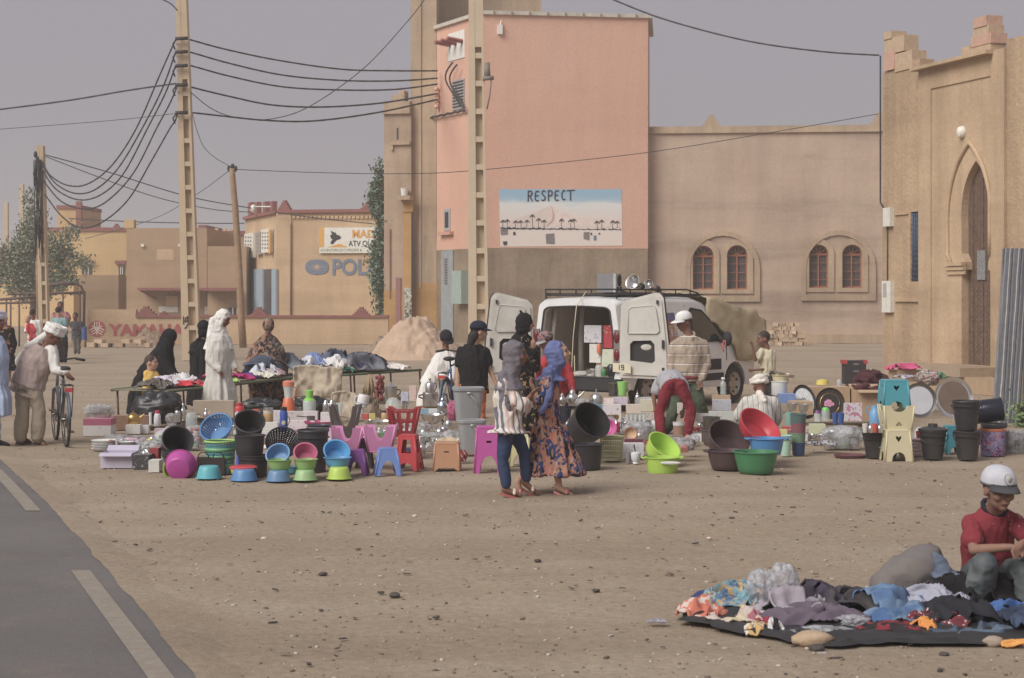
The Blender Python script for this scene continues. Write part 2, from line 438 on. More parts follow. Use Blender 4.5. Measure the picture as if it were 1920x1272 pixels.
def pebble_field():
 mb_V=[];mb_F=[];base=MB();base.ell((0,0,0),(1,1,0.6),5,3);bv=np.array(base.V);bf=base.F
 n=8500;k=0
 while k<n:
  y=7.5+32*random.random()**1.6;x=(random.random()*2-1)*(y*0.33+1)
  if x<edge_x(y)+0.05:continue
  s_=0.004+0.010*random.random()**3;a=random.random()*6
  c_,s2=math.cos(a),math.sin(a);q=bv*s_*np.array([1+random.random(),1,1])
  q=np.stack([q[:,0]*c_-q[:,1]*s2+x,q[:,0]*s2+q[:,1]*c_+y,q[:,2]+float(ground_z(x,y))+s_*0.2],-1)
  off=len(mb_V)*len(bv);mb_V.append(q);mb_F+=[tuple(i+off for i in f)for f in bf];k+=1
 V=np.concatenate(mb_V);me=bpy.data.meshes.new('gravel');me.from_pydata(V.tolist(),[],mb_F)
 m,nt,b=_mat('pebbles');g=nt.nodes.new('ShaderNodeNewGeometry')
 r=_ramp(nt,g.outputs['Random Per Island'],[(0.0,(0.10,0.08,0.07)),(0.3,(0.20,0.15,0.115)),(0.72,(0.30,0.23,0.175)),(0.86,(0.50,0.45,0.39))])
 nt.links.new(r.outputs[0],b.inputs['Base Color']);b.inputs['Roughness'].default_value=0.95
 tag(mobj('gravel',me,m),'small loose pebbles scattered over the packed earth',None,None,'stuff')
pebble_field()
def rough_rock(name,loc,r,mat,parent=None,seed=0,seg=14,amp=0.25,world=False):
 mb=MB();mb.ell((0,0,0),(1,1,1),seg,seg//2+2);V=np.array(mb.V)
 d=1+amp*fbm(V[:,0]*1.7+seed*3.1,V[:,1]*1.7+seed,V[:,2]*1.7+9,3)
 V=V*d[:,None]*np.array(r)+np.array(loc)
 return mk(name,V.tolist(),mb.F,mat,parent,True,world=world)
M_rockd=plain((74,66,64),0.95,0,0.3,20,0.8,30);M_rockl=plain((190,172,150),0.95,0,0.2,20,0.8,30)
for(x,y,wp,c,lb)in((740,1117,22,0,'dark stone lying among broken bits in the middle of the dirt lot'),(818,1158,15,0,'dark grey stone low in the middle of the dirt lot'),(714,1112,14,0,'small dark stone beside a larger dark stone in mid lot'),(605,1077,16,0,'flat dark stone left of the middle of the lot'),(778,968,10,1,'pale stone on bare dirt in front of the pink stools'),(495,1010,12,1,'pale pinkish stone on the dirt beside the road'),(1008,1052,14,0,'brown clod of earth right of the centre of the lot'),(1118,1108,14,0,'grey clod of earth between the road and the clothes stall'),(1372,972,10,0,'dark clod of earth below the green basin'),(1770,1228,20,0,'black torn scrap on the dirt below the dark sheet'),(602,1145,9,0,'tiny black stone alone on the left dirt'),(1330,1010,11,1,'pale pebble below the brown tubs')):
 p=gp(x,y);s_=S(y);r_=wp/s_/2
 o=rough_rock('stone',(0,0,0),(r_,r_*0.8,r_*0.42),M_rockl if c else M_rockd,seed=x)
 o.location=p+Vector((0,0,r_*0.12));tag(o,lb,'stone','loose stones on the dirt lot')
# ---------------------------------------------------------------- pink substation building
M_pink=plaster((203,157,134),(199,150,126),1.27,0.05,0.18,0.25,band=0.015)
M_pinks=plaster((196,147,124),(188,138,116),1.25,0.08,0.18,0.3,band=0.02)
M_cement=plaster((152,131,108),(132,112,92),1.25,0.25,0.8,0.5,5)
M_tan=plaster((172,148,120),(158,134,110),1.3,0.22,0.35,0.4)
M_grey=plaster((180,156,134),(166,140,122),1.2,0.10,0.3,0.30,band=0.13)
M_ochre=plaster((182,138,78),(170,126,70),1.2,0.15,0.3,0.5)
M_slab=plain((176,168,154),0.9,0,0.2,4,0.6,10)
PF,PR_,PB=(-1.06,64.0),(5.17,64.9),(-2.98,67.6)
wf=Wall(PF,PR_);ws=Wall(PB,PF)
PC=(5.8,69.5)
ZT=12.35;ZS=wf.uz(1060,466)[1]
sub=thing('substation_building','tall salmon pink electricity building with bare cement base and RESPECT mural','building',(2.0,66.5,0))
def prism(name,pts,z0,z1,mat,parent,world=True,smooth=False):
 mb=MB();n=len(pts);V=[(p[0],p[1],z0)for p in pts]+[(p[0],p[1],z1)for p in pts]
 mb.add(V,[tuple(range(n))[::-1],tuple(range(n,2*n))]+[(i,(i+1)%n,(i+1)%n+n,i+n)for i in range(n)])
 return fix_normals(mb.build(name,mat,parent,smooth,world=world))
foot=[PF,PR_,(5.6,69.5),(-2.6,70.5),PB]
prism('wall',foot,ZS,ZT,M_pink,sub)
def shrink(pts,k):
 cx=sum(p[0]for p in pts)/len(pts);cy=sum(p[1]for p in pts)/len(pts)
 return[(cx+(p[0]-cx)*k,cy+(p[1]-cy)*k)for p in pts]
prism('cement_base',shrink(foot,0.998),0,ZS,M_cement,sub)
prism('roof_slab',shrink(foot,1.035),ZT,ZT+0.14,M_slab,sub)
mb=MB()
for i in range(9):wf.mbox(mb,0.35+i*0.68,ZT+0.02,0.40+i*0.68,ZT+0.12,0.12,0.16)
mb.build('slab_drip',M_cement,sub,world=True)
M_white=plain((206,203,196),0.8,0,0.1,6,0.2);M_vent=plain((150,150,152),0.7,0,0.2,30)
M_iron=plain((52,48,50),0.7);M_cable=plain((52,49,53),0.8,0,0.1,10)
mb=MB();ws.box(mb,841,60,872,112,0.0,0.03);mb.build('bushing_panel',M_white,sub,world=True)
M_redins=plain((150,70,66),0.5)
for j,(px_,py_)in enumerate(((868,78),(856,82),(845,85))):
 u,z=ws.uz(px_,py_);mb=MB();prof=[]
 for i in range(9):prof+=[(0.05,i*0.075),(0.10,i*0.075+0.02),(0.05,i*0.075+0.04)]
 P0=ws.pt(u,z,0.03);M_=Matrix.Translation(P0)@Vector((ws.n.x,ws.n.y,0.12)).to_track_quat('Z','Y').to_matrix().to_4x4()
 mb.lathe([(0,0)]+prof+[(0,0.70)],10,M_);mb.build('red_insulator',M_redins,sub,True,world=True)
mb=MB();ws.box(mb,850,150,872,205,0.0,0.04)
mb.build('vent_grille',M_vent,sub,world=True)
mb=MB()
for i in range(9):ws.box(mb,851,153+i*5.7,871,155+i*5.7,0.04,0.07)
mb.build('vent_louvre',M_iron,sub,world=True)
for(a,b_)in(((860,118),(850,150)),((868,122),(876,150))):
 u,z=ws.uz(*a);mb=MB();pts=[]
 for t in range(15):
  q=t/14;pp=(a[0]-14*math.sin(q*PI*1.1)+8*q,a[1]+q*82)
  u,z=ws.uz(*pp);pts.append(ws.pt(u,z,0.25+0.1*math.sin(q*6)))
 mb.tube(pts,0.035,6);mb.build('cable_loop',M_cable,sub,True,world=True)
for i in range(4):
 u,z=ws.uz(824,168+i*11);mb=MB();mb.lathe([(0,0),(0.09,0.02),(0.11,0.10),(0.06,0.16),(0,0.17)],10,Matrix.Translation(ws.pt(u,z-0.08,0.13)))
 mb.build('salmon_insulator',plain((205,150,130),0.5),sub,True,world=True)
mb=MB();pts=[ws.pt(*ws.uz(812+6.5*i,222-i*1.4-(i%2)*1.5),0.12)for i in range(11)];mb.tube(pts,0.045,6)
mb.build('cable_bundle',M_cable,sub,True,world=True)
for(x0,y0,x1,y1)in((833,392,845,433),):
 mb=MB();ws.box(mb,x0,y0,x1,y1,0,0.03);mb.build('niche_window',M_vent,sub,world=True)
 mb=MB();ws.box(mb,x0+3,y0+6,x1-3,y1-6,0.03,0.05);mb.build('niche_grille',M_iron,sub,world=True)
mb=MB();ws.box(mb,828,435,851,441,0,0.18);mb.build('window_ledge',M_pinks,sub,world=True)
M_door=plain((138,146,150),0.7,0.1,0.14,5,0.2,20,dirt=0.25)
mb=MB();ws.box(mb,829,470,851,640,0,0.05);d_=mb.build('metal_door',M_door,sub,world=True)
mb=MB();[ws.box(mb,836,485+i*5,841,487.5+i*5,0.05,0.08)for i in range(10)];mb.build('door_louvre',plain((112,96,96),0.8),d_,world=True)
mb=MB();ws.box(mb,862,508,880,570,0.0,0.35);mb.build('meter_cabinet',plain((140,160,152),0.7,dirt=0.2),sub,world=True)
mb=MB();u,z=wf.uz(937,60);mb.obox(wf.pt(u-0.09,z-0.1,0),wf.d*0.18,Vector((0,0,0.35)),wf.n*0.14);mb.tube([wf.pt(u,z+0.2,0.1),wf.pt(u+0.05,z+0.42,0.1)],0.03,6)
mb.build('siren_lamp',M_white,sub,world=True)
def mural_mat():
 m,nt,b=_mat('mural_paint');co=_co(nt,'Generated');sx=nt.nodes.new('ShaderNodeSeparateXYZ');nt.links.new(co,sx.inputs[0])
 n=_noise(nt,_co(nt,'Object',(0.6,0.6,2.5)),1.5,6,0.6)
 ma=nt.nodes.new('ShaderNodeMath');ma.operation='MULTIPLY_ADD';ma.inputs[1].default_value=0.22;nt.links.new(n.outputs[0],ma.inputs[0]);nt.links.new(sx.outputs[2],ma.inputs[2])
 r=_ramp(nt,ma.outputs[0],[(0.0,alb((210,196,186),1.25)),(0.44,alb((212,198,190),1.25)),(0.66,alb((206,198,192),1.25)),(0.84,alb((203,205,204),1.25)),(0.93,alb((150,178,196),1.25)),(1.0,alb((134,172,198),1.25))])
 nt.links.new(r.outputs[0],b.inputs['Base Color']);b.inputs['Roughness'].default_value=0.9;return m
mb=MB();wf.poly(mb,[(936,355),(1165,355),(1167,461),(938,463)],0.004,0.012);mural=mb.build('mural',mural_mat(),sub,world=True)
M_dune=plain((206,188,178),0.9,0,0.08,3);M_dsh=plain((186,156,150),0.9);M_ink=plain((56,56,62),0.9,0,0.2,12);M_mgrey=plain((120,112,112),0.9,0,0.2,9)
def mural_part(name,polys,mat,o=0.014,t=0.003):
 mb=MB()
 for p in polys:wf.poly(mb,p,o,o+t)
 return mb.build(name,mat,mural,world=True)
mural_part('painted_dune',[[(938,424),(960,412),(985,405),(1005,396),(1022,390),(1034,386),(1040,402),(1036,418),(1026,426)]],M_dune)
mural_part('painted_dune',[[(1034,386),(1052,399),(1062,400),(1075,405),(1105,409),(1164,410),(1164,427),(1026,426),(1036,418),(1040,402)]],plain((211,192,184),0.9))
mural_part('dune_shadow',[[(1034,386),(1040,404),(1038,415),(1028,424),(1022,425),(1034,413),(1036,402)]],M_dsh,0.018)
hedge=[(938,428)];random.seed(3)
for i in range(76):hedge.append((938+i*3.0,425.5+random.random()*2.6+3*i/76))
hedge+=[(1165,432)]+[(1165-i*4.2,431+(i%3)*0.6-1.5*i/54)for i in range(54)]
mural_part('painted_hedge',[hedge],M_ink,0.018)
def strokes(wall,polys,wid,o0,o1,mb):
 """painted strokes; points in photo pixels on the wall"""
 for pl in polys:
  for a,b_ in zip(pl[:-1],pl[1:]):
   a=Vector(a);b_=Vector(b_);d=(b_-a);L=d.length
   if L<1e-6:continue
   d/=L;nn=Vector((-d.y,d.x))*wid/2;e=d*wid*0.35
   wall.poly(mb,[tuple(a-e-nn),tuple(b_+e-nn),tuple(b_+e+nn),tuple(a-e+nn)],o0,o1)
for(x,y,h)in((943,416,12),(951,415,13),(967,417,12),(976,417,11),(988,416,12),(998,406,22),(1010,413,15),(1020,416,13),(1053,414,15),(1070,415,13),(1076,414,14),(1119,418,11),(1128,416,13),(1149,417,12),(1157,418,10)):
 mb=MB();strokes(wf,[[(x,y),(x+(h%3)-1,y+h)]],0.8,0.022,0.025,mb)
 for k in range(7):
  a=PI*(k/6);l=4.6+(k%2);strokes(wf,[[(x,y),(x+l*0.55*math.cos(a),y-l*0.75*math.sin(a)),(x+l*math.cos(a),y-l*0.3*math.sin(a)+2.2)]],0.6,0.022,0.025,mb)
 mb.build('painted_palm',M_ink,mural,world=True)
mural_part('painted_door',[[(1023,439),(1039,438),(1040,458),(1024,457)]],M_mgrey,0.022)
mural_part('painted_door',[[(1094,436),(1105,435),(1105,451),(1094,448)]],M_mgrey,0.022)
mural_part('painted_door',[[(938,430),(952,430),(952,440),(939,441)]],M_mgrey,0.022)
for q_ in([(962,435),(966,435),(967,441),(962,441)],[(1107,437),(1110,437),(1110,441),(1107,441)],[(1122,437),(1125,437),(1125,440),(1122,440)]):mural_part('painted_window',[q_],M_ink,0.022)
mural_part('painted_doorway',[[(1113,442),(1118,442),(1118,451),(1113,451)]],plain((90,110,150),0.9),0.022)
mural_part('painted_pot',[[(943,453),(951,453),(950,460),(944,460)]],M_ink,0.022)
def SQ(x0,y0,pts,w_=9.0,h_=19.0):return[(x0+p[0]*w_,y0+p[1]*h_)for p in pts]
mb=MB()
G={'R':[[(0,1),(0.05,0)],[(0.05,0.02),(0.6,0.02),(0.8,0.15),(0.75,0.35),(0.5,0.48),(0.08,0.5)],[(0.4,0.5),(0.85,0.98)]],'E':[[(0.85,0.05),(0.3,0.04),(0.1,0.25),(0.1,0.8),(0.3,0.97),(0.8,0.95)],[(0.12,0.5),(0.7,0.45)]],'S':[[(0.85,0.1),(0.5,0.0),(0.2,0.12),(0.2,0.32),(0.5,0.48),(0.8,0.62),(0.8,0.85),(0.5,0.98),(0.1,0.93)]],'P':[[(0.15,1),(0.1,0)],[(0.1,0.02),(0.6,0),(0.9,0.15),(0.85,0.4),(0.6,0.5),(0.15,0.55)]],'C':[[(0.85,0.08),(0.5,0.02),(0.2,0.3),(0.2,0.65),(0.45,0.95),(0.85,0.9)]],'T':[[(-0.2,0.04),(1.35,0.0)],[(0.5,0.02),(0.5,0.98)]]}
for ch,x0,y0 in zip('RESPECT',(990,1002.5,1014.5,1027,1039.5,1051.5,1065),(358.5,358.5,357.8,357.8,357.5,357,357)):
 mb=MB();strokes(wf,[SQ(x0,y0,p)for p in G[ch]],2.3,0.022,0.026,mb);mb.build('letter',M_ink,mural,world=True)
# ---------------------------------------------------------------- tower and gate house left of the pink building
tw=thing('tower','tall plain brown tower rising behind the pink building','tower',(-1.5,71,0))
TA,TB=(-4.03,67.9),(-3.0,67.75)
wt=Wall(TA,TB)
prism('wall',[TA,TB,(-3.0,70.8),(1.22,70.9),(1.25,75),(-4.4,75)],4.2,17.0,M_tan,tw)
prism('lower_wall',[(-4.04,67.89),(-2.99,67.74),(-2.99,70.79),(1.23,70.89),(1.25,75),(-4.41,75)],2.3,4.2,plaster((168,146,120),(150,128,104),1.3,0.4,0.4,0.4),tw)
prism('painted_base',[(-4.045,67.88),(-2.985,67.73),(-2.985,70.78),(1.24,70.88),(1.26,75),(-4.42,75)],0,2.3,M_ochre,tw)
mb=MB();wt.box(mb,786,0,790,540,0,0.05);mb.build('pilaster',M_tan,tw,world=True)
gh=thing('gate_house','brown gate house with stepped top and ochre lower wall beside the tower','building',(-5,69,0))
ga,gb=((720-960)/FX*67.9,67.9),((771-960)/FX*67.6,67.6)
wg=Wall(ga,gb)
zt=wg.uz(722,212)[1];z0=wg.uz(740,545)[1]
prism('wall',[ga,gb,(gb[0],74),(ga[0],74)],z0,zt,plaster((166,142,118),(152,128,106),1.3,0.25,0.35,0.4),gh)
prism('painted_base',[(ga[0]-.01,ga[1]-.02),(gb[0]+.01,gb[1]-.02),(gb[0]+.01,73.9),(ga[0]-.01,73.9)],0,z0,M_ochre,gh)
for(x0,x1,y0,y1)in((720,733,190,212),(733,747,178,212),(747,758,170,212),(758,768,190,212)):
 mb=MB();wg.box(mb,x0,y0,x1,y1,-0.5,0.0);mb.build('merlon',M_tan,gh,world=True)
mb=MB();wg.box(mb,718,208,770,214,0,0.12);mb.build('cornice',M_tan,gh,world=True)
mb=MB();wg.box(mb,734,266,770,272,0,0.12);wg.box(mb,734,272,738,282,0,0.10);mb.build('string_course',M_tan,gh,world=True)
mb=MB();wg.box(mb,744,240,747,262,0,0.01);mb.build('slit',M_iron,gh,world=True)
mb=MB();wg.box(mb,752,368,775,376,0,0.45);mb.build('door_canopy',M_tan,gh,world=True)
mb=MB();wg.box(mb,757,376,775,398,0,0.10);wg.box(mb,757,398,772,622,0,0.06);mb.build('door_jamb',M_ochre,gh,world=True)
mb=MB();wg.box(mb,772,398,775,540,0,0.02);mb.build('door_gap',M_iron,gh,world=True)
mb=MB();wg.box(mb,743,521,752,626,0,0.06);mb.build('mauve_door',plain((140,92,92),0.8,dirt=0.2),gh,world=True)
mb=MB();wg.box(mb,731,430,733,560,0,0.05);mb.build('drain_pipe',plain((130,84,66),0.8),gh,world=True)
tp=MB();wg.box(tp,759,540,773,624,0.06,0.08);tp.build('tiled_panel',floral(((190,186,176),(90,86,84),(170,160,145)),9,3,0.1),gh,world=True)
def simple_lathe(name,prof,mat,seg=20,parent=None,sx=1.0,sy=1.0,skip=None,solid=None,sharp=40):
 mb=MB();mb.lathe(prof,seg,None,sx,sy,skip);o=mb.build(name,mat,parent,True,sharp=sharp)
 if solid:
  md=o.modifiers.new('thick','SOLIDIFY');md.thickness=solid;md.offset=0
 return o
o=simple_lathe('bucket',[(0,0),(0.12,0),(0.15,0.28),(0.16,0.28),(0.16,0.30),(0.13,0.30),(0.11,0.02),(0,0.02)],printed((205,206,205),(90,160,190),2,8,band=None))
u,z=wg.uz(762,368);o.location=wg.pt(u,z,0.25);tag(o,'white and blue bucket standing on the canopy over the ochre door','bucket')
# ---------------------------------------------------------------- prayer hall wall with arched windows
MA,MBp=(4.95,65.5),(14.2,64.6)
wm=Wall(MA,MBp)
hall=thing('hall_building','long pale brown hall with two pairs of arched windows and stepped parapet','building',(9.7,70,0))
def arch_pts(x0,x1,ytop,ybot,n=12,pointed=0.0):
 cx=(x0+x1)/2;r=(x1-x0)/2;P=[(x0,ybot),(x0,ytop+r)]
 for i in range(1,n):
  a=PI-PI*i/n;P.append((cx+r*math.cos(a),ytop+r-r*math.sin(a)*(1+pointed*math.sin(a)**4)))
 return P+[(x1,ytop+r),(x1,ybot)]
zc=(wm.uz(1300,252)[1]+wm.uz(1600,246)[1])/2
wins=[(1299,1338,461,543),(1363,1401,460,543),(1517,1553,459,540),(1579,1616,459,540)]
panels=[(1285,1425,433,566),(1502,1642,432,564)]
face=[(0,0),(wm.L,0),(wm.L,zc),(0,zc)]
mb=MB();holes=[[wm.uz(*p)for p in arch_pts(*w_)]for w_ in wins]
extrude_poly(mb,face,holes,lambda u,v,d:wm.pt(u,v,d),0.0,-0.35)
mb.build('wall',M_grey,hall,world=True)
mb=MB();mb.obox(wm.pt(0,0,-0.36),wm.d*wm.L,(0,0,zc),-wm.n*0.2);mb.build('inner_wall',M_iron,hall,world=True)
mb=MB();wm.mbox(mb,0,zc,wm.L,zc+0.26,-0.4,0.10);mb.build('parapet',M_tan,hall,world=True)
mb=MB();wm.mbox(mb,0,0,wm.L,0.34,0.0,0.12);mb.build('plinth',M_tan,hall,world=True)
for k,(cx,yb)in enumerate(((1334,245),(1652,240))):
 for j,(hw,h)in enumerate(((21,7),(17,12),(12,19),(8,25),(5,30))):
  mb=MB();wm.box(mb,cx-hw,yb-h,cx+hw,yb-(0,7,12,19,25)[j],-0.3,0.02);mb.build('merlon_block',M_tan,hall,world=True)
M_wood=plain((150,84,52),0.75,0,0.2,12,0.3,30);M_net=plain((72,62,62),0.6,0,0.5,25)
for pnl in panels:
 mb=MB();o_=arch_pts(*[pnl[0],pnl[1],pnl[2],pnl[3]]);i_=arch_pts(pnl[0]+9,pnl[1]-9,pnl[2]+9,pnl[3]-11)
 wm.poly(mb,o_,0.0,0.09,[i_]);mb.build('arch_surround',M_tan,hall,world=True)
for(x0,x1,yt,yb)in wins:
 mb=MB();wm.poly(mb,arch_pts(x0-11,x1+11,yt-11,yb+8),0.0,0.06,[arch_pts(x0,x1,yt,yb)]);mb.build('window_surround',M_tan,hall,world=True)
 r=(x1-x0)/2;cx=(x0+x1)/2;ysp=yt+r
 win=MB();wm.poly(win,arch_pts(x0,x1,yt,yb),-0.26,-0.22,[arch_pts(x0+2.5,x1-2.5,yt+2.5,yb-3)])
 wm.box(win,x0,ysp-1.5,x1,ysp+2,-0.24,-0.20);wm.box(win,cx-1.3,ysp,cx+1.3,yb,-0.24,-0.19)
 for k in range(1,5):
  a=PI*k/5;strokes(wm,[[(cx,ysp),(cx+r*0.95*math.cos(a),ysp-r*0.95*math.sin(a))]],1.8,-0.24,-0.2,win)
 for k in range(1,4):wm.box(win,x0+2,ysp+(yb-ysp)*k/4-.4,x1-2,ysp+(yb-ysp)*k/4+.4,-0.20,-0.18)
 f_=win.build('window',M_wood,hall,world=True)
 mb=MB();wm.poly(mb,arch_pts(x0+1,x1-1,yt+1,yb-1),-0.30,-0.28);mb.build('pane',M_net,f_,world=True)
# ---------------------------------------------------------------- stack of mud bricks against the hall
BRK=1.25
bs=thing('brick_stack','loose stack of pale mud bricks against the hall wall','brick pile',tuple(gp(1474,648)))
random.seed(11);M_bk=[plain(c,0.95,0,0.15,12,0.6,20)for c in((176,150,120),(160,134,108),(188,162,134))]
sb=S(641);bmesh_c={}
for row in range(6):
 n=11-row//2-(row>3)*2
 for k in range(n):
  if random.random()<0.14:continue
  bw=0.115;x=(k-n/2)*0.118*BRK+random.uniform(-.02,.02);mi=random.randrange(3)
  if mi not in bmesh_c:
   q=MB();q.box((-0.052,-0.1,0),(0.052,0.1,0.098));t_=q.build('brick',M_bk[mi],bs);bmesh_c[mi]=t_.data
  else:t_=mobj('brick',bmesh_c[mi],None,bs,False)
  t_.location=(x,random.uniform(-.06,.06),row*0.112*BRK);t_.scale=(BRK,)*3;t_.rotation_euler=(0,random.uniform(-.12,.12),random.uniform(-.35,.35))
# ---------------------------------------------------------------- adobe fort front on the right
FB,FA=None,None
P1=Vector(((1655-960)/FX*37.0,37.0,0));P2=Vector(((1865-960)/FX*32.9,32.9,0))
P3=P1+(P2-P1)*1.9
wr=Wall(P1,P3)
M_adobe=plaster((172,145,113),(158,131,102),1.35,0.22,1.0,0.6,7)
M_adobes=plaster((176,149,117),(166,139,109),1.35,0.2,0.5,0.6,7)
fort=thing('fort_building','adobe building with tall pointed arch doorway and crumbling brick merlons','building',tuple((P1+P2)/2))
z_l=wr.uz(1692,128)[1]
uL=wr.uz(1729,300)[0];uR=wr.uz(1866,300)[0]
wx0,wz1=wr.uz(1707,398);wx1,wz0=wr.uz(1728,528)
u0=0.0
mb=MB();hole=[(wx0,wz0),(wx1-0.02,wz0),(wx1-0.02,wz1),(wx0,wz1)]
extrude_poly(mb,[(0,0),(uL,0),(uL,z_l),(0,z_l)],[hole],lambda u,v,d:wr.pt(u,v,d),0.0,-0.45);mb.build('left_wall',M_adobe,fort,world=True)
mb=MB();mb.obox(wr.pt(0,0,-0.46),wr.d*(wr.L),(0,0,4.6),-wr.n*2.5);mb.build('back_block',M_adobes,fort,world=True)
mb=MB();mb.obox(wr.pt(0,0,-0.44),wr.d*uL,(0,0,z_l-0.02),-wr.n*1.2);mb.build('corner_tower',M_adobe,fort,world=True)
mb=MB()
for k in range(6):u_=wx0+(wx1-wx0)*(k+0.5)/6;mb.tube([wr.pt(u_,wz0,-0.03),wr.pt(u_,wz1,-0.03)],0.012,5)
for k in range(14):
 z_=wz0+(wz1-wz0)*(k+0.5)/14;mb.tube([wr.pt(wx0,z_,-0.03),wr.pt(wx1,z_,-0.03)],0.010,5)
gw=mb.build('window_grille',plain((70,84,110),0.6),fort,True,world=True)
mb=MB();mb.obox(wr.pt(wx0,wz0,-0.12),wr.d*(wx1-wx0),(0,0,wz1-wz0),wr.n*0.03);mb.build('shutter',plain((64,70,84),0.7,0,0.2,20),fort,world=True)
mb=MB();wr.box(mb,1680,560,1729,566,0,0.05);wr.box(mb,1679,400,1704,403,0,0.04);mb.build('window_band',M_adobes,fort,world=True)
zp=wr.uz(1800,118)[1];zd=0.48
acx=1829;
def portal_arch(x0,x1,yspring,yapex,ybot,bulge=5,n=14):
 """pointed horseshoe arch in pixels"""
 P=[(x0,ybot),(x0,yspring+10),(x0+7,yspring+8),(x0+7,yspring-6),(x0,yspring-22)]
 cx=(x0+x1)/2
 for i in range(n+1):
  t=i/n*PI/3;P.append((x0+(cx-x0)*(1-math.cos(t))*2-bulge*math.sin(PI*i/n)*.6,yspring-70-(yspring-70-yapex)*math.sin(t)/0.866))
 for i in range(n-1,-1,-1):
  t=i/n*PI/3;P.append((x1-(x1-cx)*(1-math.cos(t))*2+bulge*math.sin(PI*i/n)*.6,yspring-70-(yspring-70-yapex)*math.sin(t)/0.866))
 P+=[(x1,yspring-22),(x1-4,yspring-6),(x1-4,yspring+8),(x1,yspring+10),(x1,ybot)]
 return P
A1=portal_arch(1808,1862,498,302,684)
A2=portal_arch(1783,1866.5,500,268,684,3)
ut0,zt0=wr.uz(1752,166);ut1,_=wr.uz(1860,166);zt0=wr.uz(1808,155)[1]
frame_o=[(uL,0),(uR+0.06,0),(uR+0.06,zp),(uL,zp)]
mb=MB();inner=[wr.uz(*p)for p in A2];zb_=inner[0][1]
inner=[(u,z)for(u,z)in inner]
recess=[(ut0,zd),(ut0,zt0),(uR-0.02,zt0),(uR-0.02,zd)]
extrude_poly(mb,frame_o,[recess],lambda u,v,d:wr.pt(u,v,d),0.09,-0.05);mb.build('portal_frame',M_adobes,fort,world=True)
arch_i=[wr.uz(*p)for p in A1];lo=zd
arch_i=[(u,max(z,lo))for u,z in arch_i];arch_i[0]=(arch_i[0][0],lo);arch_i[-1]=(arch_i[-1][0],lo)
arch_i=[(min(u,uR-0.035),z)for u,z in arch_i]
mb=MB();extrude_poly(mb,[(ut0,lo-0.02),(uR-0.02,lo-0.02),(uR-0.02,zt0),(ut0,zt0)],[[(u,z+0.003)for u,z in arch_i]],lambda u,v,d:wr.pt(u,v,d),0.06,-0.20)
mb.build('arch_wall',M_adobes,fort,world=True)
A2i=[(min(u,uR-0.05),max(z,lo))for u,z in[wr.uz(*p)for p in A2]]
mo=MB();pts=[wr.pt(u,z,0.085)for u,z in A2i[3:-4]];mo.tube(pts,0.045,6);mo.build('arch_moulding',M_adobes,fort,True,world=True)
mb=MB()
for(yy,o_)in((492,0.16),(500,0.13),(508,0.10)):wr.box(mb,1783,yy,1816,yy+7,0.055,o_)
mb.build('capital',M_adobes,fort,world=True)
M_oldwood=plain((98,74,60),0.85,0,0.35,10,0.8,30,1.2)
door=thing('door',None,None);door.parent=fort
ud0=arch_i[0][0]-0.15;ud1=uR-0.02;nb=7
for k in range(nb):
 a_=ud0+(ud1-ud0)*k/nb;b__=ud0+(ud1-ud0)*(k+1)/nb-0.012
 mb=MB();wr.mbox(mb,a_,zd-0.02,b__,zd+4.3,-0.16,-0.10+0.008*(k%2));mb.build('plank',M_oldwood,door,world=True)
mb=MB();ua,za=wr.uz(1826,470);ub,zb2=wr.uz(1841,525);wr.mbox(mb,ua,zb2,ub,za,-0.09,-0.07);mb.build('door_grille',plain((120,120,122),0.7,0,0.5,22),door,world=True)
mb=MB()
for r_ in range(14):
 for c_ in range(7):
  u_=ud0+0.12+(ud1-ud0-0.2)*c_/6;mb.ell(wr.pt(u_,zd+0.2+r_*0.1,-0.09),(0.012,0.012,0.012),6,4)
mb.build('door_stud',plain((140,122,104),0.7),door,True,world=True).__setitem__('kind','stuff')
o=simple_lathe('wall_lamp',[(0,0),(0.11,0),(0.12,0.03),(0.115,0.05),(0.10,0.10),(0.05,0.13),(0,0.135)],plain((210,208,196),0.4),20,None,1,0.78)
u,z=wr.uz(1811,248);o.rotation_euler=wr.n.to_track_quat('Z','X').to_euler();o.location=wr.pt(u,z,0.06);tag(o,'oval white bulkhead lamp over the pointed arch doorway','lamp')
mb=MB();wr.mbox(mb,uL-0.04,zp,uR+0.10,zp+0.07,-0.1,0.28);mb.build('portal_coping',M_adobes,fort,world=True)
mb=MB();wr.mbox(mb,uL,0,wr.L,zp,-1.2,-0.21);mb.build('portal_core',M_adobes,fort,world=True)
uE=wr.uz(1892,300)[0]
mb=MB();wr.mbox(mb,uR+0.062,0,uE,zp+0.06,-0.5,0.11);mb.build('pilaster',M_adobes,fort,world=True)
mb=MB();wr.mbox(mb,uE+0.002,0,wr.L,zp+0.22,-0.5,0.05);mb.build('right_wall',M_adobe,fort,world=True)
random.seed(4);M_mb=[plain(c,0.95,0,0.15,9,0.7,16)for c in((172,146,116),(178,138,118),(160,132,104))]
for(x0,x1,y0,y1)in((1660,1697,70,100),(1660,1680,98,132),(1679,1712,98,132),(1711,1726,112,132),(1660,1675,60,74),(1681,1694,72,80),(1818,1860,84,104),(1824,1862,66,85),(1826,1856,50,67),(1829,1853,32,51),(1806,1822,88,106)):
 mb=MB();wr.box(mb,x0,y0,x1,y1,-0.32,0.02+random.random()*0.03);mb.build('brick',random.choice(M_mb),fort,world=True)
mb=MB();wr.mbox(mb,uL-0.1,0,wr.L,0.30,0.24,0.8);mb.build('bench',plaster((172,144,112),(160,134,106),1.25,0.2,0.5,0.8),fort,world=True)
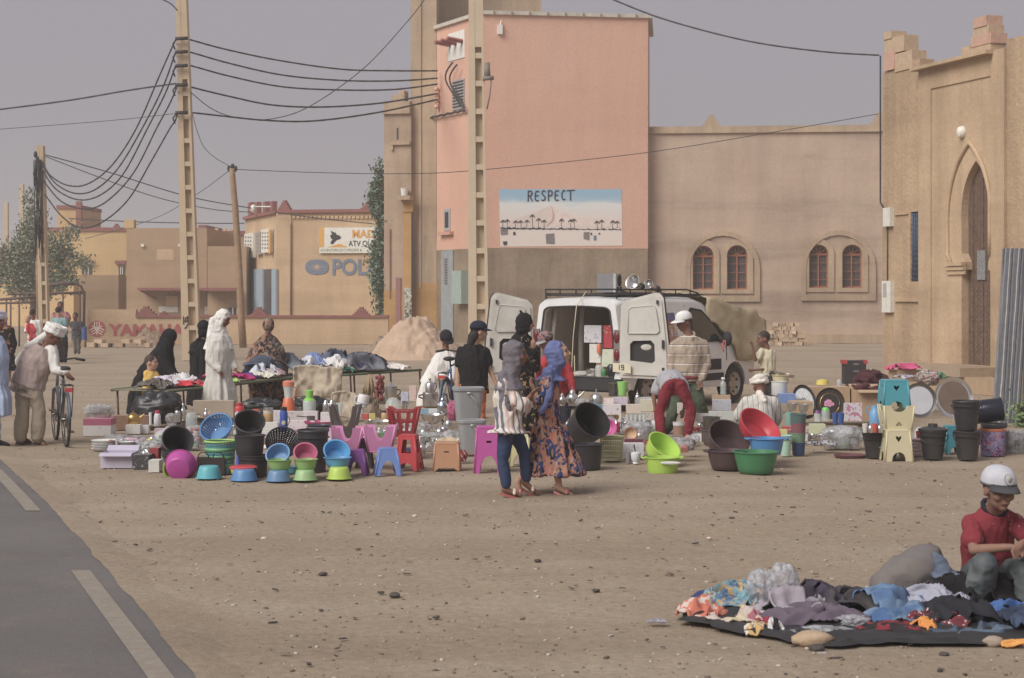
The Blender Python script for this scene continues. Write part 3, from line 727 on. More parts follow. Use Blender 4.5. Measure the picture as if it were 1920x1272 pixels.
mb=MB();wr.mbox(mb,ut0-0.3,0.30,uR+0.2,0.478,0.06,0.9);mb.build('doorstep',plaster((168,146,122),None,1.25,0.1,0.4,0.8),fort,world=True)
for(x0,y0,x1,y1,nm,cc)in((1663,390,1676,425,'junction_box',(196,194,184)),(1661,527,1677,586,'meter_box',(198,196,186))):
 mb=MB();wr.box(mb,x0,y0,x1,y1,0,0.10);q=mb.build(nm,plain(cc,0.6,dirt=0.15),fort,world=True)
 if nm=='meter_box':mb=MB();wr.box(mb,x0+3,y0+5,x0+9,y0+30,0.10,0.11);mb.build('meter_window',M_vent,q,world=True)
mb=MB();mb.tube([wr.pt(*wr.uz(1652+1,y),0.03)for y in(105,200,300,340,380)]+[wr.pt(*wr.uz(1664,395),0.06)],0.018,6);mb.tube([wr.pt(*wr.uz(1666,y),0.03)for y in(425,480,527)],0.012,6)
mb.build('riser_cable',M_cable,fort,True,world=True)
# ---------------------------------------------------------------- left background buildings
M_sand=plaster((190,160,124),(178,148,114),1.3,0.1,0.2,0.3)
M_brown=plaster((166,138,108),(156,128,100),1.3,0.08,0.2,0.25)
M_yell=plaster((192,160,108),(184,150,100),1.3,0.08,0.15,0.3)
M_redtrim=plain((136,82,76),0.9,0,0.15,5,0.3,10);M_redlet=plain((160,76,74),0.9,0,0.12,8)
M_glassd=plain((70,68,74),0.3,0,0.2,3)
def P2(px,Y):return((px-960)/FX*Y,Y)
def block(name,label,x0,x1,ytop,Y0,Y1,depth,mat,cat='building',top=None,trim=None):
 """building whose front face spans photo columns x0..x1 at distances Y0..Y1"""
 A,B=P2(x0,Y0),P2(x1,Y1);W=Wall(A,B);z=W.uz((x0+x1)/2,ytop)[1]
 b_=thing(name,label,cat,((A[0]+B[0])/2,(Y0+Y1)/2,0))
 C_=(B[0]-W.n.x*depth,B[1]-W.n.y*depth);D_=(A[0]-W.n.x*depth,A[1]-W.n.y*depth)
 prism('wall',[A,B,C_,D_],0,z,mat,b_)
 if trim is not None:
  mb=MB();W.mbox(mb,-0.05,z,W.L+0.05,z+0.22,-depth,0.08);mb.build('parapet_trim',trim,b_,world=True)
 return b_,W,z
def wbox(W,name,px0,py0,px1,py1,o0,o1,mat,parent):
 mb=MB();W.box(mb,px0,py0,px1,py1,o0,o1);return mb.build(name,mat,parent,world=True)
def stepped(W,name,cx,yb,hw,h,n,mat,parent,o0=-0.25,o1=0.03):
 for j in range(n):
  k=1-j/n;mb=MB();W.box(mb,cx-hw*k,yb-h*(j+1)/n,cx+hw*k,yb-h*j/n,o0,o1)
  mb.build(name,mat,parent,world=True)
def font(name,txt,W,px,py,hpx,mat,parent,o=0.03,bold=0.0,sx=1.0):
 """flat painted lettering whose cap height is hpx photo pixels, left end at px, baseline py"""
 cu=bpy.data.curves.new(name,'FONT');cu.body=txt;cu.offset=bold;cu.extrude=0.0
 u,z=W.uz(px,py);u2,z2=W.uz(px,py-hpx);s_=(z2-z)/0.69;cu.size=1.0
 to=bpy.data.objects.new(name,cu);link(to);bpy.context.view_layer.update()
 me=bpy.data.meshes.new_from_object(to.evaluated_get(bpy.context.evaluated_depsgraph_get()));bpy.data.objects.remove(to)
 L=root_of(parent).location
 for v in me.vertices:
  p=W.pt(u+v.co.x*s_*sx,z+v.co.y*s_,o)-L;v.co=p
 me.materials.clear()
 if hpx<8:o=mobj(name,me,mat,parent,False);o['kind']='stuff';return o
 bm=bmesh.new();bm.from_mesh(me);bm.verts.ensure_lookup_table();seen={};k=0
 for v in bm.verts:
  if v.index in seen:continue
  st=[v];seen[v.index]=k
  while st:
   for e in st.pop().link_edges:
    for q in e.verts:
     if q.index not in seen:seen[q.index]=k;st.append(q)
  k+=1
 for i in range(k):
  ids=[v.index for v in bm.verts if seen[v.index]==i];mp={a:b for b,a in enumerate(ids)}
  mk('letter',[me.vertices[a].co for a in ids],[tuple(mp[v.index]for v in f.verts)for f in bm.faces if seen[f.verts[0].index]==i],mat,parent)
 bm.free()
shop=thing('rental_shop','quad rental shop with red stepped parapet, white banner and blue lettering','building',(-10,80,0))
sa,sb_,sc_=P2(460,82.0),P2(521,75.0),P2(735,74.0)
W1=Wall(sa,sb_);W2=Wall(sb_,sc_)
zs=W2.uz(620,399)[1]
prism('wall',[sa,sb_,sc_,(sc_[0],90),(sa[0],92)],0,zs,M_sand,shop)
for W_ in(W1,W2):
 mb=MB();W_.mbox(mb,0,zs,W_.L,zs+0.14,-0.4,0.14);mb.build('cornice',M_redtrim,shop,world=True)
mb=MB();W2.box(mb,519,398,547,595,0,0.06);mb.build('corner_pilaster',M_sand,shop,world=True)
mb=MB();mb.tube([W2.pt(*W2.uz(546,y),0.08)for y in(420,500,590)],0.03,6);mb.build('drain_pipe',plain((132,96,74),0.8),shop,True,world=True)
for k in range(26):
 mb=MB();x=525+k*8;u,z=W2.uz(x,406);W2.mbox(mb,u,z-0.1,u+0.13,z+0.02,0,0.07);mb.build('corbel',M_sand,shop,world=True)
stepped(W2,'merlon_block',533,394,11,18,4,M_redtrim,shop);stepped(W2,'merlon_block',692,394,16,17,4,M_redtrim,shop)
for x in(468,480,496,509):wbox(W1,'merlon',x-2.5,380-(x-468)*0.05,x+2.5,404-(x-468)*0.18,-0.2,0.02,M_redtrim,shop)
sg=wbox(W2,'banner_sign',600,427,724,475,0.03,0.10,plain((206,204,196),0.7),shop)
wbox(W2,'banner_stripe',600,427,609,464,0.101,0.106,plain((206,150,40),0.7),sg)
mb=MB();W2.poly(mb,[(614,464),(632,459),(638,457),(654,464)],0.101,0.108);mb.build('painted_hill',plain((206,150,40),0.7),sg,world=True)
M_blk=plain((46,44,46),0.7)
mb=MB();W2.poly(mb,[(621,433),(625,435),(631,437),(633,441),(638,442),(641,446),(638,449),(634,450),(630,453),(626,458),(621,458),(622,453),(625,450),(622,447),(620,442),(624,440)],0.109,0.113)
mb.build('painted_quad_rider',M_blk,sg,world=True)
font('lettering','MAD',W2,661,446,14,plain((206,146,44),0.7),sg,0.112,0.03,1.0)
font('lettering','ATV QUAD',W2,655,462,10,M_blk,sg,0.112,0.012,0.85)
wbox(W2,'banner_strip',600,465,724,474,0.101,0.104,plain((206,204,190),0.7),sg)
font('lettering','ADVENTURE-EXCURSIONS &',W2,602,472,5,plain((110,108,104),0.7),sg,0.112,0.0,0.86)
M_bluep=plain((104,116,134),0.9,0,0.15,9)
def oval(W,cx,cy,rx,ry,o0,o1,n=28,p=2.6):
 P=[]
 for i in range(n):
  a=2*PI*i/n;c_,s_=math.cos(a),math.sin(a);P.append((cx+rx*abs(c_)**(2/p)*(1 if c_>0 else-1),cy+ry*abs(s_)**(2/p)*(1 if s_>0 else-1)))
 mb=MB();W.poly(mb,P,o0,o1);return mb
em=oval(W2,594.5,501,22,14,0.02,0.025).build('painted_emblem',M_bluep,shop,world=True)
st=[]
for i in range(16):
 a=2*PI*i/16;r_=(19 if i%8==0 else 11)if i%4==0 else(9.5 if i%2==0 else 2.6)
 st.append((594.5+r_*math.cos(a),501+r_*0.85*math.sin(a)))
mb=MB();W2.poly(mb,st,0.026,0.030);mb.build('painted_star',M_sand,em,world=True)
font('lettering','POLAR',W2,622,515,28,M_bluep,shop,0.025,0.03,0.92)
font('lettering','a,',W2,681,492,8,M_blk,shop,0.03,0.0,1.0)
M_shut=plain((136,152,166),0.8,0,0.1,6)
for(x0,x1)in((457,468),(476,483),(485,497),(514,522)):
 q=wbox(W1,'shutter',x0,505,x1,594,0.03,0.12,M_shut,shop)
for(x0,x1)in((468,476),(498,512)):wbox(W1,'window',x0,505,x1,594,0,0.03,M_glassd,shop)
for(x0,x1,y0,y1,tx)in((464,481,438,484,'ATV'),(485,494,436,478,'Z'),(496,513,430,474,'HOFF')):
 q=wbox(W1,'shop_sign',x0,y0,x1,y1,0.03,0.16,plain((204,202,194)if x0!=485 else(150,140,130),0.7),shop)
 mb=MB();random.seed(x0)
 for r_ in range(5):
  for c_ in range(3):W1.box(mb,x0+2+c_*(x1-x0-3)/3,y0+6+r_*7,x0+1+(c_+0.7)*(x1-x0-3)/3,y0+9+r_*7,0.161,0.165)
 mb.build('sign_print',plain((90,84,86),0.8),q,world=True)['kind']='stuff'
wbox(W1,'sign_edge',511,430,514,476,0.16,0.19,plain((206,150,40),0.7),shop)
o=MB();o.tube([W1.pt(*W1.uz(487,388),0.3),W1.pt(*W1.uz(520,388),0.3)],0.03,6);o.ell(W1.pt(*W1.uz(487,392),0.3),(0.14,0.14,0.2),10,8)
o.build('security_camera',M_white,shop,True,world=True)
YA,YB,YC=P2(165,64.0),P2(330,63.5),P2(728,63.3)
WY=Wall(P2(160,64.0),P2(728,63.2))
yard=thing('yard_wall','long low tan yard wall painted with red YAMAHA lettering','wall',(-8.5,63.6,0))
zy=WY.uz(600,596)[1]
mb=MB();WY.mbox(mb,0,0,WY.L,zy,-0.22,0.0);mb.build('wall',M_sand,yard,world=True)
u1=WY.uz(255,590)[0]
mb=MB();WY.mbox(mb,u1,zy,WY.L,zy+0.09,-0.28,0.06);mb.build('coping',M_redtrim,yard,world=True)
mb=MB();WY.mbox(mb,0,zy,u1,zy+0.30,-0.22,0.0);mb.build('raised_wall',M_sand,yard,world=True)
for(cx,hw,h)in((273,19,18),(306,9,9),(485,16,17),(677,16,17)):stepped(WY,'merlon_block',cx,593,hw,h,4,M_redtrim,yard,-0.2,0.0)
font('lettering','YAMAHA',WY,206,629,20,M_redlet,yard,0.012,0.045,1.18)
lg=oval(WY,182,617,16,15.5,0.008,0.011,32,2.0).build('painted_disc',M_redlet,yard,world=True)
mb=MB();cxl,cyl=182,617;mw=plain((206,190,176),0.9)
for k in range(3):
 a=PI/2+k*2*PI/3
 def PT(r,s):return(cxl+r*math.cos(a)-s*math.sin(a),cyl-(r*math.sin(a)+s*math.cos(a)))
 strokes(WY,[[PT(-11,0),PT(13,0)]],1.6,0.014,0.017,mb)
 strokes(WY,[[PT(13,4.5),PT(4,4.5),PT(2,0)],[PT(13,-4.5),PT(4,-4.5),PT(2,0)]],1.8,0.014,0.017,mb)
mb.build('painted_forks',mw,lg,world=True)['kind']='stuff'
mb=MB();random.seed(5)
b1,Wb1,zb1=block('brown_house','plain brown two storey house front behind the YAMAHA wall',237,388,428,80,80,10,M_brown)
for x,y in((268,458),(338,458)):
 wbox(Wb1,'wall_light',x-3,y,x+3,y+5,0,0.1,M_white,b1)
wbox(Wb1,'patched_panel',294,468,326,488,0,0.01,M_sand,b1)
mb=MB();u,z=Wb1.uz(240,427);Wb1.mbox(mb,-0.1,zb1,0.35,zb1+0.4,-0.5,0.02);mb.build('corner_block',M_yell,b1,world=True)
wbox(Wb1,'awning',268,540,395,545,0,1.2,M_redtrim,b1)
for x in(271,330,392):
 mb=MB();mb.tube([Wb1.pt(*Wb1.uz(x,545),0.9),Wb1.pt(*Wb1.uz(x+20,560),0.02)],0.04,5);mb.build('awning_strut',M_redtrim,b1,True,world=True)
wbox(Wb1,'window_band',312,555,334,574,0,0.12,M_sand,b1);wbox(Wb1,'window',298,575,334,586,0,0.05,plain((196,194,188),0.5),b1)
wbox(Wb1,'window',384,575,394,590,0,0.05,plain((196,194,188),0.5),b1)
b2,Wb2,zb2_=block('long_brown_house','lower brown house between the concrete pole and the quad shop',389,462,462,79,79,9,M_brown)
wbox(Wb2,'awning',389,540,450,546,0,1.2,M_redtrim,b2);wbox(Wb2,'window',428,577,452,590,0,0.05,M_glassd,b2)
for x in(437,445):wbox(Wb2,'window_bar',x-1,577,x+1,590,0.05,0.08,M_white,b2)
b3,Wb3,zb3=block('roof_terrace_house','flat roofed house with short yellow posts on its roof',400,470,441,92,92,8,M_brown,trim=M_redtrim)
for i,x in enumerate((406,421,434)):wbox(Wb3,'roof_post',x-3,428+i,x+3,440,-0.2,0.02,M_yell,b3)
b4,Wb4,zb4=block('yellow_house','yellow house with red roof trim and small upper windows beyond the tree',90,238,434,98,98,10,M_yell,trim=M_redtrim)
for(x0,x1)in((154,172),(223,234)):
 q=wbox(Wb4,'window',x0,500,x1,515,0,0.06,M_glassd,b4)
 for k in range(1,3):wbox(Wb4,'window_bar',x0+(x1-x0)*k/3-.7,500,x0+(x1-x0)*k/3+.7,515,0.06,0.09,M_white,q)
 wbox(Wb4,'window_hood',x0-6,489,x1+3,495,0,0.25,M_redtrim,b4)
stepped(Wb4,'merlon_block',218,431,8,11,3,M_redtrim,b4);stepped(Wb4,'merlon_block',150,432,7,8,3,M_redtrim,b4)
b5,Wb5,zb5=block('stair_tower','small yellow stair tower with a dark red corner above the yellow house',108,152,392,103,103,5,M_yell,'tower',trim=M_redtrim)
wbox(Wb5,'corner_post',143,378,153,432,-0.2,0.1,M_redtrim,b5)
b6,Wb6,zb6=block('low_brown_block','low brown cube house in front of the yellow house',148,222,516,86,86,8,M_brown)
b7,Wb7,zb7=block('red_corner_house','distant house with a dark red corner tower beside the concrete pole',372,386,422,104,104,6,M_redtrim)
wbox(Wb4,'air_conditioner',228,556,238,572,0,0.5,M_iron,b4)
b8,Wb8,zb8=block('pink_house','faded pink terrace house behind the left tree',-70,92,470,112,108,12,plaster((180,146,134),None,1.3,0.1,0.2,0.3),trim=M_redtrim)
for x in(8,28,46):wbox(Wb8,'window',x-5,500,x+5,522,0,0.05,M_glassd,b8)
b9,Wb9,zb9=block('corner_shop','ochre shop front with yellow shop signs behind the left tree',-60,138,528,100,96,8,M_yell)
for(x0,x1,cc)in((25,42,(206,168,40)),(50,72,(206,160,36)),(84,98,(204,150,60))):
 q=wbox(Wb9,'shop_sign',x0,530,x1,546,0,0.2,plain(cc,0.6),b9)
 mb=MB();Wb9.poly(mb,[(x0+5,534),(x0+11,533),(x0+13,541),(x0+6,542)],0.201,0.205);mb.build('sign_print',plain((130,150,160),0.6),q,world=True)
M_rust=plain((92,70,64),0.8,0,0.2,8)
perg=thing('pergola','rusty metal pergola with a hooped end at the edge of the far shops','pergola',tuple(gp(100,652)))
Yp=Yd(650)
def bar(parent,name,pts,r,mat,Y=None,seg=6):
 mb=MB();mb.tube([at(p[0],p[1],(Y or Yp)+(p[2]if len(p)>2 else 0))for p in pts],r,seg);return mb.build(name,mat,parent,True,world=True)
for x in(12,20,36,58,76,118,150,157):bar(perg,'post',[(x,652),(x,545 if x>100 else 562)],0.035,M_rust)
bar(perg,'top_rail',[(92,535),(118,532),(140,531),(152,537),(158,552),(157,650)],0.05,M_rust)
bar(perg,'top_rail',[(92,535,3),(118,532,3),(140,531,3),(152,537,3),(158,552,3),(157,640,3)],0.05,M_rust)
bar(perg,'top_rail',[(0,562),(75,556)],0.05,M_rust);bar(perg,'top_rail',[(15,552,2),(160,549,2)],0.05,M_rust)
bar(perg,'top_rail',[(0,569),(75,567)],0.04,M_rust)
for k in range(9):bar(perg,'rafter',[(20+k*16,553,0),(26+k*16,550,3)],0.03,M_rust)
bb=thing('market_stand','small blue market stand in front of the pergola end post','stand',tuple(gp(145,660)))
WB=Wall(P2(134,60),P2(158,60))
wbox(WB,'blue_panel',134,613,158,638,-0.4,0,plain((52,84,150),0.6),bb);wbox(WB,'stand_base',133,638,158,657,-0.4,0.0,M_brown,bb)
def heap(name,label,cx,yg,wpx,hpx,mat,seed,cat='heap',amp=0.3,kind=None,yd=1.0):
 p=gp(cx,yg);s_=S(yg);rx,rz=wpx/s_/2,hpx/s_
 n=64;V=[];F=[]
 for i in range(n+1):
  for j in range(n+1):
   x=-1.15+2.3*i/n;y=-1.15+2.3*j/n;r_=math.hypot(x,y)
   V.append((x,y,max(0.0,1-r_)**0.95 if r_<1 else 0.0))
 V=np.array(V);d=fbm(V[:,0]*2.2+seed,V[:,1]*2.2,None,4);z=np.minimum(1,V[:,2]*1.25)**0.8*(1+amp*d*0.6)+0.07*(V[:,2]>0.02)*fbm(V[:,0]*11,V[:,1]*11,None,4)
 z=np.where(V[:,2]>0,z,-0.03);P=np.stack([V[:,0]*rx,V[:,1]*rx*yd,z*rz],-1)
 for i in range(n):
  for j in range(n):a=i*(n+1)+j;F.append((a,a+n+1,a+n+2,a+1))
 o=mk(name,P.tolist(),F,mat,None,True);o.location=p;tag(o,label,cat,None,kind);return o
M_dirt=plain((178,148,122),1.0,0,0.14,2.5,0.9,12,1.15)
heap('sand_heap','big heap of pale sand piled in front of the ochre gate house',784,672,182,70,M_dirt,3)
heap('rubble_heap','low heap of broken sticks and rubble in front of the YAMAHA wall',276,648,84,22,plain((150,124,100),1.0,0,0.3,6,1.0,14),8,amp=0.9)
heap('rubble_heap','grey brown heap of stones and tarp between the yard wall and the sand heap',712,662,62,28,plain((142,122,100),1.0,0,0.3,5,1.0,12),5,amp=0.7)
ms=thing('mud_slab','low flat mud slab lying left of the rubble under the YAMAHA lettering','slab',tuple(gp(225,651)))
random.seed(2)
for k in range(9):
 mb=MB();mb.box((-0.14,-0.2,0),(0.14,0.2,0.13+0.04*random.random()));q=mb.build('brick',random.choice(M_bk),ms);q.location=((k-4)*0.24,random.uniform(-.1,.1),0.13*(k%2));q.rotation_euler=(0,0,random.uniform(-.3,.3))
# ---------------------------------------------------------------- trees
def leaf_mat(c1,c2):
 m,nt,b=_mat('leaf');g=nt.nodes.new('ShaderNodeNewGeometry');r=_ramp(nt,g.outputs['Random Per Island'],[(0,alb(c1)),(1,alb(c2))])
 nt.links.new(r.outputs[0],b.inputs['Base Color']);b.inputs['Roughness'].default_value=0.7;return m
def tree(label,base,trunk_pts,lobes,nleaf,lsize,mats,seed,droop=0.0,bark=None):
 random.seed(seed);t=thing('tree',label,'tree',tuple(base));mb=MB();bk=bark or plain((112,96,80),0.95,0,0.2,12,0.6,20)
 for pts,r0,r1 in trunk_pts:
  n=len(pts);mb.tube(pts,[r0+(r1-r0)*i/(n-1)for i in range(n)],7)
 top=Vector(trunk_pts[0][0][-1])
 for c,r in lobes:
  c=Vector(c);s0=Vector(trunk_pts[0][0][-2]);mid=(s0+c)/2+Vector((random.uniform(-.2,.2),0,0.1));mb.tube([s0,mid,c],[0.06,0.035,0.015],5)
  for k in range(5):
   e=c+Vector((random.gauss(0,1)*r[0]*.6,random.gauss(0,1)*r[1]*.6,random.gauss(0,1)*r[2]*.6));mb.tube([c,e],[0.018,0.006],4)
 mb.build('trunk',bk,t,True,world=True)
 V=[];F=[];vol=[r[0]*r[1]*r[2]for _,r in lobes]
 clumps=[]
 for _ in range(int(nleaf/22)):
  c,r=random.choices(lobes,vol)[0]
  while True:
   q=Vector([random.uniform(-1,1)for _ in range(3)])
   if 0.2<q.length<1:break
  clumps.append(Vector((c[0]+q.x*r[0],c[1]+q.y*r[1],c[2]+q.z*r[2])))
 for cl in clumps:
  cs=random.uniform(0.10,0.26)*(r[0]**0.3)
  for k in range(22):
   p=cl+Vector([random.gauss(0,cs)for _ in range(3)]);p.z-=droop*random.random()
   a=Vector([random.gauss(0,1)for _ in range(3)]).normalized();a.z-=droop;a.normalize()
   b_=a.orthogonal().normalized();L=lsize*random.uniform(.6,1.3);w_=L*0.32
   n=len(V);V+=[p-a*L/2,p+b_*w_,p+a*L/2,p-b_*w_];F.append((n,n+1,n+2,n+3))
 L0=t.location;me=bpy.data.meshes.new('crown');me.from_pydata([tuple(v-L0)for v in V],[],F);mobj('crown',me,mats,t,False);return t
Yt=82.0
def lobe(px,py,rpx,rpy,Y,k=0.9):s_=FX/Y;return(tuple(at(px,py,Y)),(rpx/s_,rpx/s_*k,rpy/s_))
lb=[lobe(*a,Yt)for a in((60,420,24,45),(38,480,34,38),(95,470,28,34),(125,478,26,20),(30,520,34,30),(108,520,34,24),(148,492,26,12),(65,545,40,22),(55,375,12,22),(5,500,20,40),(130,440,20,22))]
tb=gp(62,640);tb=Vector(((62-960)/FX*Yt,Yt,0))
tree('wispy grey green tree behind the first electricity pole by the far shops',tb,[([tuple(tb),tuple(at(60,600,Yt)),tuple(at(66,540,Yt)),tuple(at(60,470,Yt))],0.22,0.08)],lb,9500,0.15,leaf_mat((88,100,76),(124,130,104)),5,0.1)
Yt2=68.6
lb=[lobe(*a,Yt2,1.4)for a in((713,305,8,22),(710,360,13,34),(716,420,12,32),(708,465,13,26),(714,510,16,26),(716,560,9,22),(705,345,8,16))]
tb=Vector(((716-960)/FX*Yt2,Yt2,0))
tree('slender drooping green tree against the edge of the gate house',tb,[([tuple(tb),tuple(at(715,560,Yt2)),tuple(at(716,450,Yt2)),tuple(at(714,340,Yt2))],0.12,0.04)],lb,4200,0.15,leaf_mat((76,98,80),(112,130,104)),6,0.6)
Yt3=Yd(800)
tb=Vector(((1922-960)/FX*Yt3,Yt3,0))
tree('small green bush peeking out behind the striped mattress',tb,[([tuple(tb),tuple(at(1920,780,Yt3)),tuple(at(1918,740,Yt3))],0.02,0.01)],[lobe(1920,765,11,30,Yt3)],420,0.07,leaf_mat((80,110,60),(112,128,80)),8,0.2)
# ---------------------------------------------------------------- concrete and wooden poles
M_conc=plain((178,156,126),0.9,0,0.08,2.0,0.3,14,1.25)
M_conc2=plain((184,164,136),0.9,0,0.08,2.0,0.3,14,1.25)
def hpole(label,pxb,yb,pxt,ytop,wb,wt,cell0,mat,Y=None):
 Y=Y or Yd(yb);s_=FX/Y;base=Vector(((pxb-960)/FX*Y,Y,0));top=at(pxt,ytop,Y);H_=top.z;dx=top.x-base.x
 p=thing('utility_pole',label,'pole',tuple(base),group=None)
 w0,w1=wb/s_,wt/s_;dpt=0.30
 def X(z,k):t=z/H_;w_=w0+(w1-w0)*t;return dx*t+(k-0.5)*w_
 mb=MB()
 def slab(z0,z1,k0,k1,y0,y1):
  V=[(X(z0,k0),y0,z0),(X(z0,k1),y0,z0),(X(z0,k1),y1,z0),(X(z0,k0),y1,z0),(X(z1,k0),y0,z1),(X(z1,k1),y0,z1),(X(z1,k1),y1,z1),(X(z1,k0),y1,z1)]
  mb.add(V,[(0,3,2,1),(4,5,6,7),(0,1,5,4),(1,2,6,5),(2,3,7,6),(3,0,4,7)])
 zc_=at(0,cell0,Y).z
 slab(0,H_,0.0,0.42,-dpt/2,dpt/2);slab(0,H_,0.84,1.0,-dpt/2,dpt/2);slab(0,H_,0.421,0.839,0.0,dpt/2-0.01)
 slab(zc_,H_,0.4205,0.8395,-dpt/2+0.006,0.001)
 mb.build('pole_shaft',mat,p)
 z=0.2;
 while z<zc_:
  mb=MB();slab(z,z+0.13,0.4205,0.8395,-dpt/2+0.012,0.001);mb.build('web_block',mat,p);z+=0.66
 return p,Y
pl1,YP1=hpole('tall concrete ladder pole numbered nineteen behind the man in the white robe',360,676,340,-40,34,19,150,M_conc)
pl2,YP2=hpole('tall concrete pole standing in front of the pink building',898,700,892,-40,40,26,90,M_conc2)
pl3,YP3=hpole('shorter concrete ladder pole by the pergola at the left',84,652,76,274,18,13,380,M_conc)
pl4,YP4=hpole('faint distant concrete pole left of the tree carrying cable bundles',12,610,12,380,8,7,500,M_conc2,118)
pl5,YP5=hpole('distant concrete pole rising out of the left tree',41,620,41,346,9,7,480,M_conc2,108)
WP=Wall((pl1.location.x-0.5,YP1-0.16),(pl1.location.x+0.5,YP1-0.16))
mb=MB();strokes(WP,[[(344,594),(344,608)],[(352,594),(348,597),(347,604),(352,601),(352,594),(353,606),(349,614),(346,616)]],2.0,0.002,0.006,mb);mb.build('painted_number',M_iron,pl1,world=True)
wp=thing('wooden_pole','bent wooden telephone pole in front of the brown house','pole',tuple(gp(455,652)));Yw=Yd(652)
mb=MB();mb.tube([at(x,y,Yw)for x,y in((456,652),(452,590),(449,520),(445,450),(441,390),(436,330),(435,316))],[0.13,0.125,0.12,0.115,0.11,0.10,0.10],10);mb.build('pole_shaft',plain((146,116,86),0.95,0,0.2,6,0.6,20),wp,True,world=True)
mb=MB();mb.tube([at(428,320,Yw),at(443,320,Yw)],0.05,6);mb.ell(at(429,316,Yw),(0.06,0.06,0.1),8,6);mb.ell(at(442,316,Yw),(0.06,0.06,0.1),8,6);mb.ell(at(436,312,Yw),(0.07,0.07,0.1),8,6);mb.build('insulator',M_iron,wp,True,world=True)
wp2=thing('wooden_pole','straight wooden pole beside the shorter concrete pole','pole',tuple(gp(73,650)))
mb=MB();mb.tube([at(74,650,Yd(650)),at(70,430,Yd(650))],0.09,8);mb.build('pole_shaft',plain((140,108,80),0.95,0,0.2,6,0.6,20),wp2,True,world=True)
# ---------------------------------------------------------------- cables
def spline(P,n=8):
 out=[];m=len(P)
 for i in range(m-1):
  p0,p1,p2,p3=P[max(i-1,0)],P[i],P[i+1],P[min(i+2,m-1)]
  for k in range(n):
   t=k/n;t2,t3=t*t,t*t*t
   out.append(tuple(0.5*(2*b_+(c-a)*t+(2*a-5*b_+4*c-d)*t2+(-a+3*b_-3*c+d)*t3)for a,b_,c,d in zip(p0,p1,p2,p3)))
 out.append(tuple(P[-1]));return out
def cable(label,P,Y0,Y1,rpx,group,n=8,twist=True):
 """P: photo pixels of the hanging line; distance runs from Y0 to Y1 along it"""
 Q=spline(P,n);L=[0]
 for a,b_ in zip(Q[:-1],Q[1:]):L.append(L[-1]+math.hypot(b_[0]-a[0],b_[1]-a[1]))
 pts=[];rr=[]
 for i,q in enumerate(Q):
  Y=Y0+(Y1-Y0)*L[i]/L[-1];pts.append(at(q[0],q[1],Y));rr.append(rpx*Y/FX*(1+(0.18 if twist and i%2 else 0)))
 mb=MB();o_=pts[0];mb.tube([p-o_ for p in pts],rr,5);o=mb.build('power_cable',M_cable,None,True);o.location=o_
 return tag(o,label,'cable',group)
Yl,Yr=ws.A.y,ws.A.y
Y1_,Ye=YP1-0.3,67.2
GR='bundled cables from the numbered pole to the pink building'
cable('topmost thick cable from the numbered pole to the pink building',[(336,71),(350,73),(420,92),(520,113),(640,130),(740,133),(820,133)],Y1_,Ye,1.5,GR)
cable('second thick cable from the top between the pole and pink building',[(334,97),(352,97),(430,119),(530,141),(640,151),(740,152),(820,147)],Y1_,Ye,1.5,GR)
cable('third thick cable from the top between the pole and pink building',[(334,122),(352,122),(430,143),(530,163),(640,169),(740,168),(820,158)],Y1_,Ye,1.5,GR)
cable('fourth thick cable with clamps leaving the pole below the upper three',[(334,157),(356,163),(430,181),(510,197),(600,201),(710,194),(820,176)],Y1_,Ye,1.6,GR)
cable('lowest thick cable sagging from the numbered pole to the pink building',[(336,214),(352,211),(420,218),(500,226),(590,227),(710,211),(820,187)],Y1_,Ye,1.6,GR)
GL='cables swooping from the numbered pole down to the shorter pole'
Ya,Yb2=YP1-0.3,YP3-0.3
for lb_,P in(('shallowest cable looping from the numbered pole to the short pole',[(329,75),(300,140),(256,240),(210,310),(165,345),(128,348),(95,330),(80,305)]),('second shallowest cable looping down to the short pole',[(329,98),(305,165),(267,240),(222,315),(180,355),(142,363),(105,345),(80,312)]),('middle cable of those looping down to the short pole',[(329,124),(310,175),(277,240),(232,325),(190,365),(148,375),(105,355),(80,320)]),('fourth cable of those looping down to the short pole',[(331,165),(318,195),(294,240),(250,325),(200,378),(160,392),(115,378),(82,340)]),('deepest cable looping down below the others to the short pole',[(333,212),(328,228),(318,242),(285,300),(240,375),(190,418),(150,427),(115,405),(84,365)])):
 cable(lb_,P,Ya,Yb2,1.35,GL)
cable('cable leaving the frame at the left from the numbered pole',[(330,157),(240,170),(120,190),(-60,213)],YP1-0.3,60,1.5,None)
cable('thin faint wire crossing the left sky below the thick cable',[(330,213),(200,227),(-60,247)],YP1+.2,70,0.6,None,twist=False)
cable('long straight wire from the short pole to the quad shop',[(86,291),(200,322),(350,368),(480,392)],YP3,79,1.0,None,twist=False)
cable('thin wire just below the long straight wire to the shop',[(86,294),(200,338),(300,372),(400,393),(470,398)],YP3,79,0.8,None,twist=False)
cable('nearly level wire over the far houses ending at the shop',[(130,410),(250,416),(380,419),(458,419)],90,79,1.0,None,twist=False)
cable('thin wire falling from the numbered pole to the wooden pole',[(350,165),(380,272),(434,314)],YP1,Yw,0.6,None,twist=False)
cable('thin wire from the wooden pole down towards the far left houses',[(430,320),(370,364),(290,410),(160,448)],Yw,95,0.6,None,twist=False)
cable('very long thin wire across the pink wall to the fort',[(440,318),(600,324),(760,326),(900,319),(1200,288),(1450,248),(1646,214)],Yw,60,0.7,None,twist=False)
cable('thin wire sweeping up past the gate house to the top of the frame',[(356,172),(400,206),(450,222),(510,223),(580,200),(680,130),(760,45),(800,-6),(830,-50)],YP1,50,0.8,None)
cable('dark wire from the top edge to the corner of the fort',[(1100,-20),(1150,0),(1250,38),(1400,77),(1540,97),(1648,104)],48,37.2,1.5,None)
